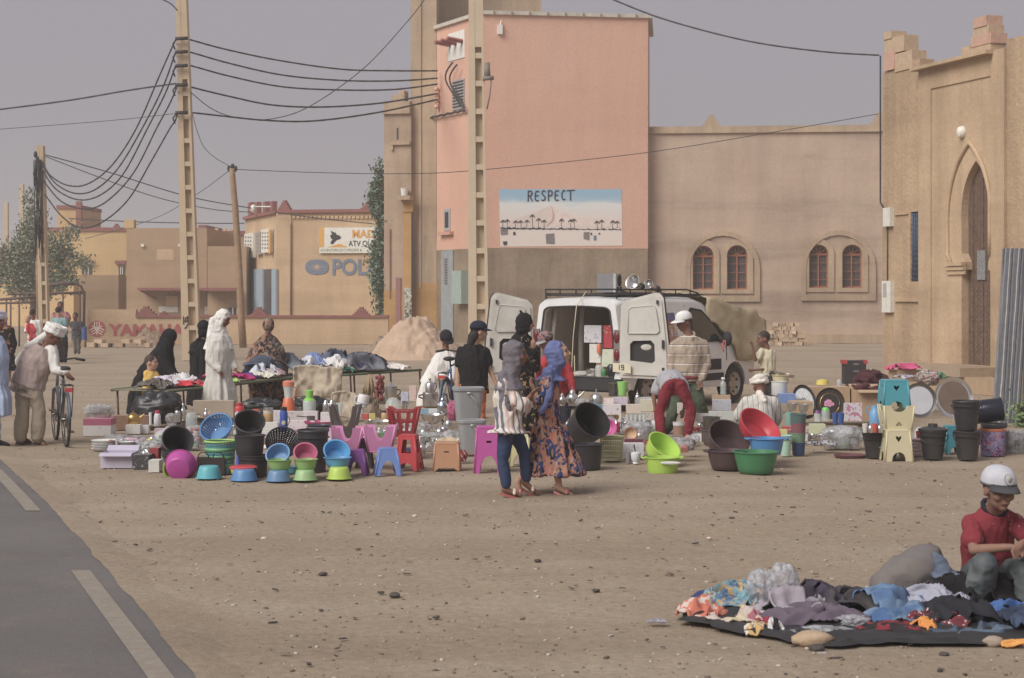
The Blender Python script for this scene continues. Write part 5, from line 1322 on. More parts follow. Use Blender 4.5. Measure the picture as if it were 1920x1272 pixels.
   if o_.get('hem'):
    hx=o_['hem'];c_=G(hx[0]);q.loft([(sp[1],Lb*(.155*k+mg),Fb*(.115*k+mg)),(sp[0],Lb*(.17*k+mg),Fb*(.13*k+mg)),(c_,Lb*hx[1],Fb*hx[2])])
   vox(nm,q,vx,m,root,3,wr,(11,11,5),sd_,o_.get('fold'))
  elif kind=='trousers':
   q=Prims();up_=(sp[1]-sp[0]).normalized();D=up_.cross(Lb).normalized()
   q.loft([(sp[0]+up_*o_.get('rise',.10)*k,Lb*(.15*k*fat+mg*.5),D*(.11*k*fat+mg*.5)),(sp[0]+up_*.03*k,Lb*(.165*k*fat+mg*.7),D*(.12*k*fat+mg*.7)),(sp[0]-up_*.05*k,Lb*(.15*k*fat),D*(.11*k*fat))])
   to=o_.get('to',.95);fl=o_.get('flare',1.0)
   for n,Hh in(('1',H1),('2',H2)):
    if 'K'+n not in P:continue
    K_,A_=P['K'+n],P['A'+n];q.chain([Hh,Hh.lerp(K_,.5),K_,K_.lerp(A_,.5),K_.lerp(A_,to)],[.088*k+mg,.076*k+mg,.058*k+mg*fl,(.05*k+mg)*fl,(.042*k+mg)*fl])
   vox(nm,q,vx,m,root,3,wr,(9,9,9),sd_)
  elif kind=='robe':
   q=Prims();rad=o_.get('rad',((.175,.135),(.165,.135),(.175,.14),(.135,.105),(.072,.07)))
   torso(q,mg,rad=rad,lo=0)
   hz=o_['hem']
   rings=[(sp[2],Lt*(rad[2][0]*k*fat*.9+mg),Fb*(rad[2][1]*k*fat*.9+mg)),(sp[0],Lt*(rad[0][0]*k*fat+mg),Fb*(rad[0][1]*k*fat+mg))]
   for(x,y,dy,hw,hd)in hz:rings.append((at(x,y,Y0+dy),Lt*hw,Fb*hd))
   q.loft(rings,28)
   if o_.get('sleeve','long')!='none':
    se=o_.get('cuff',.06)
    for n in('1','2'):
     if 'E'+n not in P:continue
     S_,E_,W_=P['S'+n],P['E'+n],P['W'+n];q.cap(P['N'].lerp(S_,.35)-Vector((0,0,.01)),S_,.055*k+mg*.3,.052*k+mg*.6)
     if o_.get('sleeve','long')=='long':q.chain([S_,E_,E_.lerp(W_,.9)],[.055*k+mg,.05*k+mg,se*k])
     else:q.chain([S_,E_,E_.lerp(W_,.25)],[.055*k+mg,.05*k+mg,.05*k])
   c_=root.location;hzx=at(hz[-1][0],hz[-1][1],Y0+hz[-1][2])
   vox(nm,q,vx,m,root,3,wr,(10,10,2.6),sd_,(hzx.x-c_.x,hzx.y-c_.y,o_.get('nf',9),o_.get('amp',.016),sp[1].z,hzx.z))
  elif kind=='hijab':
   q=Prims();E(q,(0,-.022,.022),(.097,.112,.112),16);E(q,(0,-.03,-.06),(.088,.098,.10),14)
   dr=o_.get('drape',.14);dn=Vector((0,0,-1));c0=HP(0,-.03,-.09);nn=P['N']+Vector((0,0,-.0))
   q.loft([(c0,lat*.085*kh,fw*.085*kh),(nn,Lb*.13*k,Fb*.11*k),(nn+(P['P']-P['N']).normalized()*dr,Lb*(.19*k+mg),Fb*(.135*k+mg+.02))])
   for s_ in(-1,1):q.cap(HP(s_*.07,.02,.03),HP(s_*.06,.035,-.09),.022*kh,.022*kh)
   q.cap(HP(-.06,.04,.085),HP(.06,.04,.085),.022*kh,.022*kh)
   for(p0,p1,r0,r1)in o_.get('tails',()):q.cap(G(p0),G(p1),r0,r1)
   vox(nm,q,vx*.9,m,root,6,wr*.7,(9,9,16),sd_)
  elif kind=='cap':
   q=MB();prof=[(.098*math.cos(i/7*PI/2)**.8,.02+.092*math.sin(i/7*PI/2))for i in range(8)];prof[-1]=(0,.113);prof=[(.094,.012),(.099,.0)]+prof
   Mx=HM@Matrix.Scale(kh,4)@Matrix.Translation((0,-.010,.030));q.lathe(prof,22,Mx,1.0,1.18);q.build('cap',m,root,True,world=True)
   b_=MB();bl=o_.get('brim',.075);ang=R(o_.get('brimrot',0));n_=14;V=[];F=[]
   for j in range(n_+1):
    t=-1+2*j/n_;aa=t*R(62)+ang;ri=.1;x0,y0=ri*math.sin(aa),ri*1.18*math.cos(aa);e_=bl*(1-abs(t)**2.6)
    dx,dy=math.sin(ang),math.cos(ang);z_=-.004-.012*t*t
    for zz in(0,.006):V.append(Mx@Vector((x0*.97,y0*.97,.012+zz)));V.append(Mx@Vector((x0+dx*e_,y0+dy*e_,z_+.006+zz-o_.get('droop',.01))))
   for j in range(n_):
    c_=j*4;F+=[(c_,c_+1,c_+5,c_+4),(c_+2,c_+6,c_+7,c_+3),(c_+1,c_+3,c_+7,c_+5),(c_,c_+4,c_+6,c_+2)]
   b_.add(V,F);b_.build('cap_brim',o_.get('bm',m),root,True,world=True)
   if o_.get('badge'):q=MB();q.tube([HP(.026*math.cos(x*PI/8),.105-.018*math.sin(x*PI/8)-.004,.080+.026*math.sin(x*PI/8))for x in range(17)],.004,5);q.ell(HP(.004,.106,.082),(.013*kh,.005*kh,.016*kh),8,6,R3);q.build('cap_badge',o_['badge'],root,True,world=True)
  elif kind=='turban':
   q=Prims();E(q,(0,-.012,.052),(.098,.112,.085),16)
   for t in range(o_.get('wraps',4)):
    c1=[HP(.098*math.cos(x*PI/6),-.012+.112*math.sin(x*PI/6),.03+.02*t+.02*math.sin(x*PI/6+t*1.7))for x in range(12)]
    for j in range(12):q.cap(c1[j],c1[(j+1)%12],.020*kh,.020*kh)
   for(p0,p1,r0,r1)in o_.get('tails',()):q.cap(G(p0),G(p1),r0,r1)
   vox(nm,q,vx*.85,m,root,2,.005,(20,20,20),sd_)
  elif kind=='hair':
   q=Prims();E(q,(0,-.018,.036),(.083,.10,.094),16);st=o_.get('style','short')
   if st=='long':
    E(q,(0,-.06,-.05),(.075,.06,.09));q.chain([HP(0,-.08,-.06),HP(.0,-.10,-.16),HP(0,-.09,-.24)],[.06*kh,.05*kh,.03*kh])
   vox('hair',q,vx*.8,m,root,1,.005,(40,40,40),sd_)
  elif kind=='shoes':
   for(A_,td,f0,f1)in feet:
    q=Prims();q.cap(f0+Vector((0,0,.004)),f1+Vector((0,0,.002)),.043*k,.034*k);vox('shoe',q,.01,m,root,2)
  elif kind=='sandals':
   for(A_,td,f0,f1)in feet:
    sdv=td.cross(Vector((0,0,1))).normalized();q=Prims();c_=(f0+f1)/2
    zz=min(f0.z,f1.z)-.03*k
    q.loft([(Vector((c_.x,c_.y,zz)),td*.135*k,sdv*.05*k),(Vector((c_.x,c_.y,zz+.022)),td*.135*k,sdv*.05*k)]);sh=q.build('sandal',m,root,True,world=True,sharp=40)
    q=Prims();tp_=f1.lerp(f0,.35)+Vector((0,0,.035*k));q.chain([tp_-sdv*.045*k-Vector((0,0,.03)),tp_,tp_+sdv*.045*k-Vector((0,0,.03))],[.016]*3);q.build('sandal_strap',o_.get('strap',m),sh,True,world=True)
  elif kind=='veil':
   q=Prims();E(q,(0,-.02,.02),(.10,.115,.118),16);rings=[(HP(0,-.02,.0),lat*.098*kh,fw*.108*kh)]
   for(x,y,dy,hw,hd)in o_['rings']:rings.append((at(x,y,Y0+dy),Lt*hw,Fb*hd))
   q.loft(rings,26)
   for n in('1','2'):
    if 'E'+n in P and o_.get('arms'):q.chain([P['S'+n],P['E'+n],P['E'+n].lerp(P['W'+n],.8)],[.08*k,.075*k,.06*k])
   c_=root.location;vox(nm,q,vx,m,root,3,wr,(10,10,3),sd_,(0,0,7,o_.get('amp',.014),P['N'].z,P['P'].z-.3))
  elif kind=='collar':
   q=MB();nn=P['N']+Vector((0,0,.0));pts=[nn+Lt*.075*math.cos(x*PI/6)*k+Fb*.07*math.sin(x*PI/6)*k+Vector((0,0,.02-.04*math.sin(x*PI/6)))for x in range(13)]
   q.tube(pts,.018*k,6);q.build('collar',m,root,True,world=True)
  elif kind=='belt':
   q=MB();c_=sp[0]+(sp[1]-sp[0]).normalized()*.05;pts=[c_+Lb*(.185*k*math.cos(x*PI/10))+Fb*(.145*k*math.sin(x*PI/10))for x in range(21)]
   q.tube(pts,o_.get('r',.022),6);q.build('waist_bag',m,root,True,world=True)
  elif kind=='watch':
   q=MB();n=w_[2]['arm'];d=(P['W'+n]-P['E'+n]).normalized();q.cap=None;c_=P['W'+n]-d*.03;a1=d.orthogonal().normalized();a2=d.cross(a1);pts=[c_+(a1*math.cos(x*PI/6)+a2*math.sin(x*PI/6))*.034 for x in range(13)]
   q.tube(pts,.009,5);q.build('watch',m,root,True,world=True)
 return root,P,HP
FLO=floral(((190,112,78),(54,66,120),(44,42,56),(176,130,104),(180,100,74),(56,70,122),(150,110,90)),23,1,0.05,(1,1,.55))
SHAWL=floral(((60,58,62),(160,106,78),(84,78,76),(140,124,106),(48,46,50),(110,84,70),(170,112,80)),15,5,0.08)
STRIPE_G=striped(((196,188,178),(104,104,120),(200,192,184),(196,150,142),(204,198,190),(206,160,144),(120,116,128)),0.17,(1,0.5,0),.03,widths=(3,1.4,2,1.3,2.4,1.0,1.0))
OFF[0]=-7.0
person('girl in a grey hijab, striped shirt and blue jeans walking arm in arm',930,dict(H=(974,664),N=(962,708),C=(956,745),P=(962,800),S1=(952,722,-.1),E1=(985,762,-.14),W1=(1002,742,-.14),S2=(962,722,.15),E2=(990,770,.16),W2=(1012,740,.14),K1=(950,862,-.05),A1=(957,914,-.05),T1=(972,918,-.05),K2=(990,850,.12),A2=(994,903,.12),T2=(1012,916,.12)),bf=72,hf=85,pitch=0,skin=SK2,k=.87,wear=(('trousers',cloth((52,66,98),1.1),{'flare':1.12,'m':.008,'to':.9,'wr':.005}),('shirt',STRIPE_G,{'sleeve':'three','hem':((955,812,0),.24,.20),'m':.025,'wr':.012,'name':'shirt'}),('hijab',cloth((104,98,106)),{'drape':.12,'tails':(((950,705,-.08),(956,745,-.13),.05,.04),((955,745,-.13),(962,768,-.14),.04,.025))}),('sandals',plain((150,70,66),.7),{'strap':plain((190,170,150),.7)})),vx=.0105,fat=.95)
OFF[0]=4.0
person('girl in a blue headscarf and long orange and blue flowered dress',925,dict(H=(1043,663,.05),N=(1030,702,.1),C=(1024,740,.1),P=(1022,792,.1),S1=(1022,714,-.06),E1=(1005,752,-.12),W1=(996,730,-.14),S2=(1034,712,.26),E2=(1022,760,.3),W2=(1010,775,.28),K1=(1032,852,.02),A1=(1045,910,.0),T1=(1062,918,.0),K2=(1000,855,.2),A2=(968,902,.2),T2=(972,918,.2)),bf=68,hf=82,pitch=-12,skin=SK3,k=.87,wear=(('robe',FLO,{'name':'dress','sleeve':'half','m':.012,'rad':((.155,.13),(.135,.11),(.165,.125),(.155,.10),(.07,.065)),'hem':((1024,800,.1,.17,.17),(1030,845,.1,.21,.22),(1030,888,.1,.27,.33)),'nf':8,'amp':.02}),('hijab',cloth((92,102,150)),{'drape':.06,'wr':.010,'tails':(((1022,700,-.02),(1024,742,-.11),.06,.045),((1024,742,-.11),(1012,772,-.12),.045,.03))}),('sandals',plain((190,110,110),.7),{})),vx=.0105,fat=.92)
OFF[0]=0.0
person('woman in a navy cap, black tee shirt and orange trousers seen from behind',822,dict(H=(898,622),N=(886,646),C=(887,680),P=(887,728),S1=(866,659),E1=(858,694,-.02),W1=(858,728,-.05),S2=(909,659),E2=(918,692,.02),W2=(931,722,-.02),K1=(876,775),A1=(876,812),K2=(900,775),A2=(900,812)),bf=180,hf=112,pitch=4,skin=SK3,k=.9,fat=1.32,wear=(('hair',M_hair,{'style':'long'}),('trousers',cloth((186,92,52)),{'flare':1.2,'m':.02}),('shirt',M_bcl,{'sleeve':'short','lo':.06,'m':.022}),('cap',cloth((42,44,62)),{'brim':.07}),('shoes',M_bcl)))
person('woman in a black headscarf and black embroidered robe behind the grey hijab girl',818,dict(H=(985,606),N=(978,632),C=(975,680),P=(975,735),S1=(955,655),E1=(950,700,-.1),W1=(962,735,-.2),S2=(1003,655),E2=(1005,690,-.2),W2=(1000,655,-.35),K1=(968,780),A1=(968,810),K2=(982,780),A2=(982,810)),bf=150,hf=100,pitch=5,skin=SK1,k=.95,fat=1.1,wear=(('robe',floral(((34,32,36),)*11+((170,130,60),),16,7,.2),{'hem':((975,770,0,.26,.24),(975,806,0,.28,.26))}),('hijab',M_bcl,{'drape':.18,'tails':(((978,590),(975,581),.03,.012),)})))
person('person in a patterned grey cap and dark jacket leaning by the open van',812,dict(H=(1024,640,.5),N=(1034,668,.55),C=(1040,700,.6),P=(1052,745,.7),S1=(1022,676,.3),E1=(1012,708,.2),W1=(1008,680,.0),S2=(1056,676,.7),E2=(1068,705,.6),W2=(1074,735,.5),K1=(1046,780,.6),A1=(1046,806,.6),K2=(1060,780,.6),A2=(1060,806,.6)),bf=-40,hf=-60,pitch=25,skin=SK1,k=.9,wear=(('trousers',cloth((60,62,74)),{}),('shirt',cloth((172,44,54)),{'sleeve':'long','lo':.05,'m':.03,'name':'jacket'}),('hair',M_hair,{}),('cap',floral(((120,116,118),(176,110,110),(60,58,66)),40,3,.02),{'brim':.06,'bm':cloth((150,146,146))})))
M_jump=striped(((158,140,122),(206,196,184),(96,78,72),(160,142,124)),0.125,(0,0,1),.012,widths=(4,.8,.55,2.6))
person('man in a white cap, beige striped jumper and green cargo trousers by the van',812,dict(H=(1282,604),N=(1292,630),C=(1291,664),P=(1288,712),S1=(1266,646),E1=(1258,682,-.02),W1=(1258,712,-.12),S2=(1319,646),E2=(1325,684),W2=(1314,714,-.1),h2=(1309,730,-.1),K1=(1268,756,-.05),A1=(1252,803,-.05),K2=(1312,756,-.05),A2=(1330,804,.1)),bf=-12,hf=-62,pitch=12,skin=SK4,k=.99,fat=1.15,wear=(('trousers',cloth((74,84,66)),{'flare':1.2,'m':.02,'wr':.008}),('shirt',M_jump,{'sleeve':'long','name':'jumper','m':.024,'lo':.03}),('cap',cloth((204,202,200)),{'brim':.085}),('belt',cloth((120,50,56)),{'r':.035}),('hair',M_hair,{}),('watch',M_rub,{'arm':'2'}),('shoes',M_bcl),('collar',cloth((170,152,132)),{})))
person('boy in red trousers and grey tee shirt bent over the goods',828,dict(H=(1247,742,.42),N=(1255,722,.42),C=(1256,712,.25),P=(1264,722,-.02),S1=(1236,718,.42),E1=(1226,742,.35),W1=(1228,768,.3),S2=(1276,714,.42),E2=(1288,740,.4),W2=(1282,768,.3),K1=(1236,770,.0),A1=(1240,816,-.05),K2=(1296,768,.0),A2=(1288,814,-.05)),bf=180,hf=180,pitch=70,skin=SK2,k=.85,fat=1.12,wear=(('hair',M_hair,{}),('trousers',cloth((122,34,46)),{'m':.016,'flare':1.25,'wr':.008,'rise':.1}),('shirt',cloth((150,148,154)),{'sleeve':'short','m':.03,'lo':.02}),('shoes',plain((160,44,48),.7))))
person('boy with shaved head and cream tee shirt standing near the van front',775,dict(H=(1431,636),N=(1440,655),C=(1440,672),P=(1440,704),S1=(1428,660,-.05),E1=(1416,676,-.15),W1=(1411,650,-.2),S2=(1448,662,.05),E2=(1444,692,-.05),W2=(1412,694,-.15),K1=(1434,735),A1=(1434,766),K2=(1446,735),A2=(1446,766)),bf=-50,hf=-78,pitch=5,skin=SK4,k=.72,kh=.95,wear=(('hair',plain((52,44,42),.8),{}),('shirt',cloth((190,180,150)),{'sleeve':'short','m':.028,'lo':.1,'name':'tee_shirt'}),('trousers',cloth((60,58,60)),{}),('sandals',M_sole)))
person('seated man in a white turban and striped white robe seen from behind',824,dict(H=(1424,722,.05),N=(1424,742),C=(1422,770,-.02),P=(1424,802,-.1),S1=(1400,755),E1=(1386,778,.05),W1=(1392,800,.2),S2=(1450,755),E2=(1458,782,.1),W2=(1450,800,.25),K1=(1392,782,.35),A1=(1400,814,.3),K2=(1452,786,.35),A2=(1446,814,.3)),bf=190,hf=200,pitch=20,skin=SK2,k=.95,fat=1.1,wear=(('robe',striped(((186,182,176),(98,96,96),(188,184,178)),.062,(1,0,0),.01,widths=(5,.7,2)),{'hem':((1424,818,-.05,.30,.27),),'amp':.008,'m':.03}),('turban',cloth((206,198,188)),{'wraps':4,'tails':(((1424,738,-.06),(1434,752,-.14),.05,.03),)}),('shoes',M_sole)))
person('man in a white hooded djellaba standing at the clothes table',790,dict(H=(419,597),N=(410,628),C=(410,655),P=(410,702),S1=(395,638,-.05),E1=(392,675,-.12),W1=(412,694,-.2),h1=(414,702,-.2),S2=(425,638,.12),E2=(434,678,.1),W2=(440,690,.0),K1=(403,745),A1=(403,775),K2=(418,745),A2=(418,775)),bf=72,hf=68,pitch=22,skin=SK2,k=.97,fat=1.08,wear=(('robe',plain((186,182,174),.92,0,.1,9,.7,12),{'name':'djellaba','hem':((411,730,0,.23,.24),(410,762,0,.25,.27)),'nf':7,'amp':.02,'wr':.012}),('hijab',M_wcl,{'name':'headcloth','drape':.22,'tails':(((400,600,0),(396,632,-.02),.06,.07),((416,584),(420,592,-.05),.05,.05))}),('sandals',M_sole)))
person('woman in a black abaya bending over the clothes table beside the boy',784,dict(H=(318,634),N=(302,655),C=(295,680),P=(272,706),S1=(296,664,-.15),E1=(322,700,-.2),W1=(342,716,-.25),S2=(310,664,.2),E2=(325,700,.25),W2=(340,712,.2),K1=(268,745),A1=(268,778),K2=(280,745),A2=(280,778)),bf=82,hf=80,pitch=35,skin=SK1,k=.92,fat=1.1,wear=(('robe',M_bcl,{'name':'abaya','hem':((272,740,0,.24,.26),(272,774,0,.26,.28))}),('hijab',M_bcl,{'drape':.2}),('veil',M_bcl,{'rings':((308,655,0,.16,.14),(298,690,-.02,.22,.24),(292,722,-.03,.23,.26)),'arms':True}),('watch',plain((110,150,146),.4),{'arm':'1'})))
person('small boy in a yellow tee shirt standing beside the woman in black',792,dict(H=(284,680),N=(281,697),C=(281,712),P=(281,738),S1=(274,701,-.03),E1=(275,722,-.06),W1=(280,742,-.08),S2=(290,701,.05),E2=(296,722,0),W2=(302,716,-.1),K1=(278,770),A1=(278,798),K2=(286,770),A2=(286,798)),bf=65,hf=78,pitch=0,skin=SK3,k=.6,kh=.86,wear=(('hair',plain((60,46,42),.7),{}),('shirt',cloth((200,160,62)),{'sleeve':'short','lo':.04,'m':.03,'name':'tee_shirt'}),('trousers',cloth((110,100,92)),{'m':.02}),('shoes',M_sole)))
person('woman all in black standing behind the man in the white djellaba',768,dict(H=(384,615),N=(378,640),C=(376,665),P=(376,705),S1=(364,650),E1=(362,680),W1=(366,705),S2=(390,650),E2=(392,680),W2=(390,704),K1=(372,735),A1=(372,760),K2=(382,735),A2=(382,760)),bf=150,hf=140,skin=SK1,k=.9,fat=1.0,wear=(('robe',M_bcl,{'name':'abaya','hem':((376,730,0,.22,.2),(376,758,0,.24,.22))}),('hijab',M_bcl,{'drape':.2})))
person('woman wrapped in an orange and black patterned shawl at the table',762,dict(H=(504,612),N=(501,638),C=(500,665),P=(500,706),S1=(480,650),E1=(474,685,-.05),W1=(482,712,-.1),S2=(522,650),E2=(528,685,-.05),W2=(522,710,-.15),K1=(492,732),A1=(492,756),K2=(510,732),A2=(510,756)),bf=178,hf=175,pitch=10,skin=SK1,k=.93,fat=1.12,wear=(('robe',floral(((96,54,62),(70,44,50),(120,66,72)),9,4,.3),{'name':'skirt','hem':((500,735,0,.25,.22),(500,756,0,.27,.24)),'sleeve':'none'}),('veil',SHAWL,{'name':'shawl','rings':((502,632,0,.13,.12),(501,652,0,.29,.18),(500,690,0,.36,.24),(500,728,0,.30,.26),(500,748,0,.27,.25)),'amp':.012})))
person('man in white robe and black cap crouching behind the parked bicycle',776,dict(H=(836,636),N=(836,658),C=(830,680),P=(806,722),S1=(822,668),E1=(812,698,-.1),W1=(838,712,-.2),S2=(846,668),E2=(850,690,-.1),W2=(848,712,-.2),K1=(812,752,-.15),A1=(806,780),K2=(826,752,-.1),A2=(826,780)),bf=50,hf=10,pitch=38,skin=SK2,k=.9,wear=(('robe',plain((206,202,198),.92,0,.1,9,.6,12),{'hem':((810,750,0,.24,.24),(810,776,0,.24,.24))}),('hair',M_hair,{}),('cap',cloth((40,40,44)),{'brim':.06,'brimrot':30})))
person('man in a white turban and mauve waistcoat leaning over his bicycle',832,dict(H=(100,628),N=(84,650,.0),C=(72,672),P=(52,720),S1=(50,662,.0),E1=(36,680,.15),W1=(45,692,.3),S2=(98,658,-.05),E2=(104,694,-.15),W2=(124,698,-.2),h2=(130,706,-.2),K1=(42,772),A1=(38,822),K2=(74,772),A2=(70,822),T2=(86,828,-.1)),bf=150,hf=95,pitch=30,skin=SK2,k=1.0,fat=1.12,wear=(('trousers',cloth((168,154,132)),{'flare':1.35,'m':.02,'wr':.006}),('shirt',cloth((196,192,186)),{'sleeve':'long','m':.02}),('vest',cloth((162,142,136)),{'sleeve':'none','m':.042,'lo':.12,'name':'waistcoat','wr':.01}),('turban',M_wcl,{'wraps':5,'tails':(((88,628),(66,642,-.05),.05,.045),((66,642,-.05),(48,650,-.02),.045,.03))}),('sandals',M_sole)))
person('man in a light blue robe cut off by the left edge of the view',836,dict(H=(-6,602),N=(-11,630),C=(-12,670),P=(-14,716),S1=(-34,650),E1=(-38,690),W1=(-34,724),S2=(-1,650),E2=(2,686),W2=(2,704),K1=(-20,770),A1=(-20,824),K2=(-10,770),A2=(-8,824),T2=(10,828)),bf=60,hf=60,skin=SK2,k=1.0,wear=(('robe',cloth((150,166,194)),{'hem':((-14,745,0,.2,.24),(-14,778,0,.21,.25))}),('turban',cloth((190,188,206)),{}),('trousers',cloth((150,166,194)),{}),('shoes',M_bcl)))
person('woman in a pink scarf and black flowered robe at the left edge',716,dict(H=(6,596),N=(8,612),C=(10,632),P=(12,660),S1=(-2,618),E1=(-4,645),W1=(2,668),S2=(22,618),E2=(27,645),W2=(20,668),K1=(8,686),A1=(8,710),K2=(18,686),A2=(18,710)),bf=120,hf=140,skin=SK1,k=.85,fat=1.1,wear=(('robe',floral(((34,32,36),)*11+((170,110,60),),9,2,.2),{'hem':((12,682,0,.22,.2),(12,694,0,.23,.2))}),('hijab',cloth((186,140,142)),{'drape':.1})))
person('man in a white shirt carrying a child in red on his arm',676,dict(H=(62,588),N=(63,601),C=(64,614),P=(63,634),S1=(54,604),E1=(50,618),W1=(48,622,-.2),S2=(73,604),E2=(76,620),W2=(70,630),K1=(60,652),A1=(60,670),K2=(67,652),A2=(67,670)),bf=165,hf=160,skin=SK2,k=.9,wear=(('hair',M_hair,{}),('shirt',M_wcl,{'sleeve':'long','lo':.1}),('trousers',cloth((90,84,80)),{})),vx=.018)
person('small fair child in a red top held by the man in white',678,dict(H=(52,600,-.25),N=(55,607,-.25),C=(57,615,-.25),P=(61,628,-.25),S1=(52,609,-.3),E1=(50,617,-.35),W1=(52,624,-.35),S2=(60,609,-.25),E2=(64,616,-.3),W2=(66,622,-.3),K1=(56,636,-.35),A1=(56,646,-.3),K2=(66,636,-.3),A2=(68,646,-.3)),bf=-20,hf=-30,skin=SK3,k=.45,kh=.8,wear=(('hair',plain((150,110,86),.7),{}),('shirt',cloth((186,44,52)),{'sleeve':'long','lo':.06,'m':.035,'name':'top'}),('trousers',cloth((180,60,60)),{})),vx=.018)
person('woman in a teal tee shirt with a dark flowered bag at the far left',682,dict(H=(110,584),N=(110,597),C=(110,610),P=(114,633),S1=(101,601),E1=(99,614),W1=(102,626),S2=(121,601),E2=(124,614),W2=(122,628),K1=(114,654),A1=(114,676),K2=(122,654),A2=(121,676)),bf=178,hf=170,skin=SK3,k=.92,wear=(('hair',M_hair,{}),('shirt',cloth((116,150,154)),{'sleeve':'short','lo':.05,'m':.03}),('trousers',M_bcl,{'m':.03}),('shoes',M_bcl)),vx=.018)
person('man in a pink checked shirt facing the woman in teal',674,dict(H=(113,574),N=(113,586),C=(114,600),P=(115,624),S1=(102,590),E1=(99,604),W1=(102,616),S2=(125,590),E2=(130,602),W2=(126,616),K1=(112,646),A1=(112,668),K2=(120,646),A2=(120,668)),bf=0,hf=10,skin=SK2,k=.95,wear=(('hair',M_hair,{}),('shirt',floral(((170,96,100),(190,130,126),(130,70,78)),14,6,.02),{'sleeve':'short','lo':.05,'m':.03}),('trousers',cloth((70,72,84)),{})),vx=.018)
person('boy in a dark shirt leaning on the blue market stand',668,dict(H=(141,594,.0),N=(142,603),C=(143,612),P=(144,628),S1=(135,606),E1=(133,614),W1=(136,616,-.1),S2=(151,606),E2=(153,614),W2=(150,616,-.1),K1=(141,645),A1=(141,662),K2=(148,645),A2=(148,662)),bf=0,hf=-10,skin=SK2,k=.72,kh=.95,wear=(('hair',M_hair,{}),('shirt',cloth((70,68,76)),{'sleeve':'short','lo':.05,'m':.03}),('trousers',cloth((90,84,80)),{})),vx=.018)
M_polo=None
def polo_mat():
 m,nt,b=_mat('polo_shirt');co=_co(nt);n=_noise(nt,_co(nt,'Object',(1,1,.7)),7.0,5,.7);r=_ramp(nt,n.outputs[0],[(.61,(0,0,0)),(.66,(1,1,1))])
 n2=_noise(nt,co,36,3);r2=_ramp(nt,n2.outputs[0],[(.48,(0,0,0)),(.55,(.8,)*3)]);f=_mul(nt,r.outputs[0],r2.outputs[0])
 nt.links.new(_mul(nt,alb((124,28,42)),alb((200,160,160)),f,'MIX'),b.inputs['Base Color']);b.inputs['Roughness'].default_value=.9;_bump(nt,b,n.outputs[0],.6,.02);return m
def jeans_mat(c1=(74,84,92),c2=(118,126,124)):
 m,nt,b=_mat('worn_denim');co=_co(nt);n=_noise(nt,co,3.5,5,.6);r=_ramp(nt,n.outputs[0],[(.42,alb(c1)),(.62,alb(c2))])
 nt.links.new(r.outputs[0],b.inputs['Base Color']);b.inputs['Roughness'].default_value=.95;n2=_noise(nt,co,16,5);_bump(nt,b,n2.outputs[0],.6,.01);return m
man,MP,MHP=person('man in a white cap and red polo shirt sitting behind the laid out clothes',1128,dict(H=(1873,918,-.1),N=(1864,957,.03),C=(1850,1010,.1),P=(1852,1082,.16),S1=(1822,984,.05),E1=(1826,1032,-.12),W1=(1896,1026,-.28),h1=(1916,1036,-.28),S2=(1904,980,.05),E2=(1938,1018,-.12),W2=(1918,1018,-.30),h2=(1908,1030,-.32),K1=(1846,1062,-.30),A1=(1832,1124,-.22),T1=(1822,1130,-.45),K2=(1935,1070,-.25),A2=(1925,1124,-.2),T2=(1938,1130,-.4)),bf=12,hf=14,pitch=7,skin=plain((136,98,80),.6,0,.06,20,.05,60,1.15,.3),k=.92,kh=.98,fat=1.0,vx=.008,wear=(('trousers',jeans_mat((58,66,72),(92,98,98)),{'m':.024,'flare':1.3,'wr':.008,'name':'jeans'}),('shirt',polo_mat(),{'sleeve':'short','m':.018,'lo':.06,'wr':.007,'name':'polo_shirt'}),('cap',cloth((172,172,180)),{'brim':.07,'bm':cloth((70,70,74)),'badge':plain((150,144,138),.8),'droop':.02}),('hair',M_hair,{}),('collar',cloth((40,40,54)),{}),('shoes',M_bcl)))
# ---------------------------------------------------------------- goods on the ground
def prof_open(R_,h,rb=0.72,t=0.006,lip=0.012,bow=0.0,n=5,foot=0.0):
 """open vessel: outside wall, rolled lip, inside wall"""
 rb_=R_*rb;P=[(0,foot),(rb_-.01,foot),(rb_,foot+.004)]
 for i in range(1,n+1):
  s_=i/n;P.append((rb_+(R_-rb_)*(s_**(1-bow)),h*s_*.96+.004*(1-s_)))
 P+=[(R_+lip,h*.955),(R_+lip,h*.99),(R_+lip*.6,h),(R_-t*.6,h)]
 for i in range(n-1,0,-1):
  s_=i/n;P.append((rb_+(R_-rb_)*(s_**(1-bow))-t,h*s_*.96))
 P+=[(rb_-t,t),(0,t)]
 return P
ITEMS=[]
def setp(o,px,py,yg,w=0.0,tilt=None,pc=False,hm=0.0,yaw=0.0):
 Y=Yd(yg)+(w/2 if not pc else 0);x=(px-960)/FX*Y;z=max(0.0,HC-(py-YH)/FX*Yd(yg))if py!=yg else 0.0
 if tilt is None:
  o.location=(x,Y,z);o.rotation_euler=(0,0,R(yaw))
 else:
  from mathutils import Euler
  M_=(Euler((0,0,R(tilt[2]if len(tilt)>2 else 0))).to_matrix()@Matrix.Identity(3));M_=Matrix.Rotation(R(tilt[1]),3,'Y')@Matrix.Rotation(R(tilt[0]),3,'X')@Matrix.Rotation(R(tilt[2]if len(tilt)>2 else 0),3,'Z')
  c_=at(px,py,Yd(yg)+w/2)if pc else Vector((x,Y,z+hm/2));o.rotation_euler=M_.to_euler();o.location=c_-M_@Vector((0,0,hm/2))
 ITEMS.append((o,px,py,yg));return o
def dims(w,h,yg):return w/S(yg),h/S(yg)
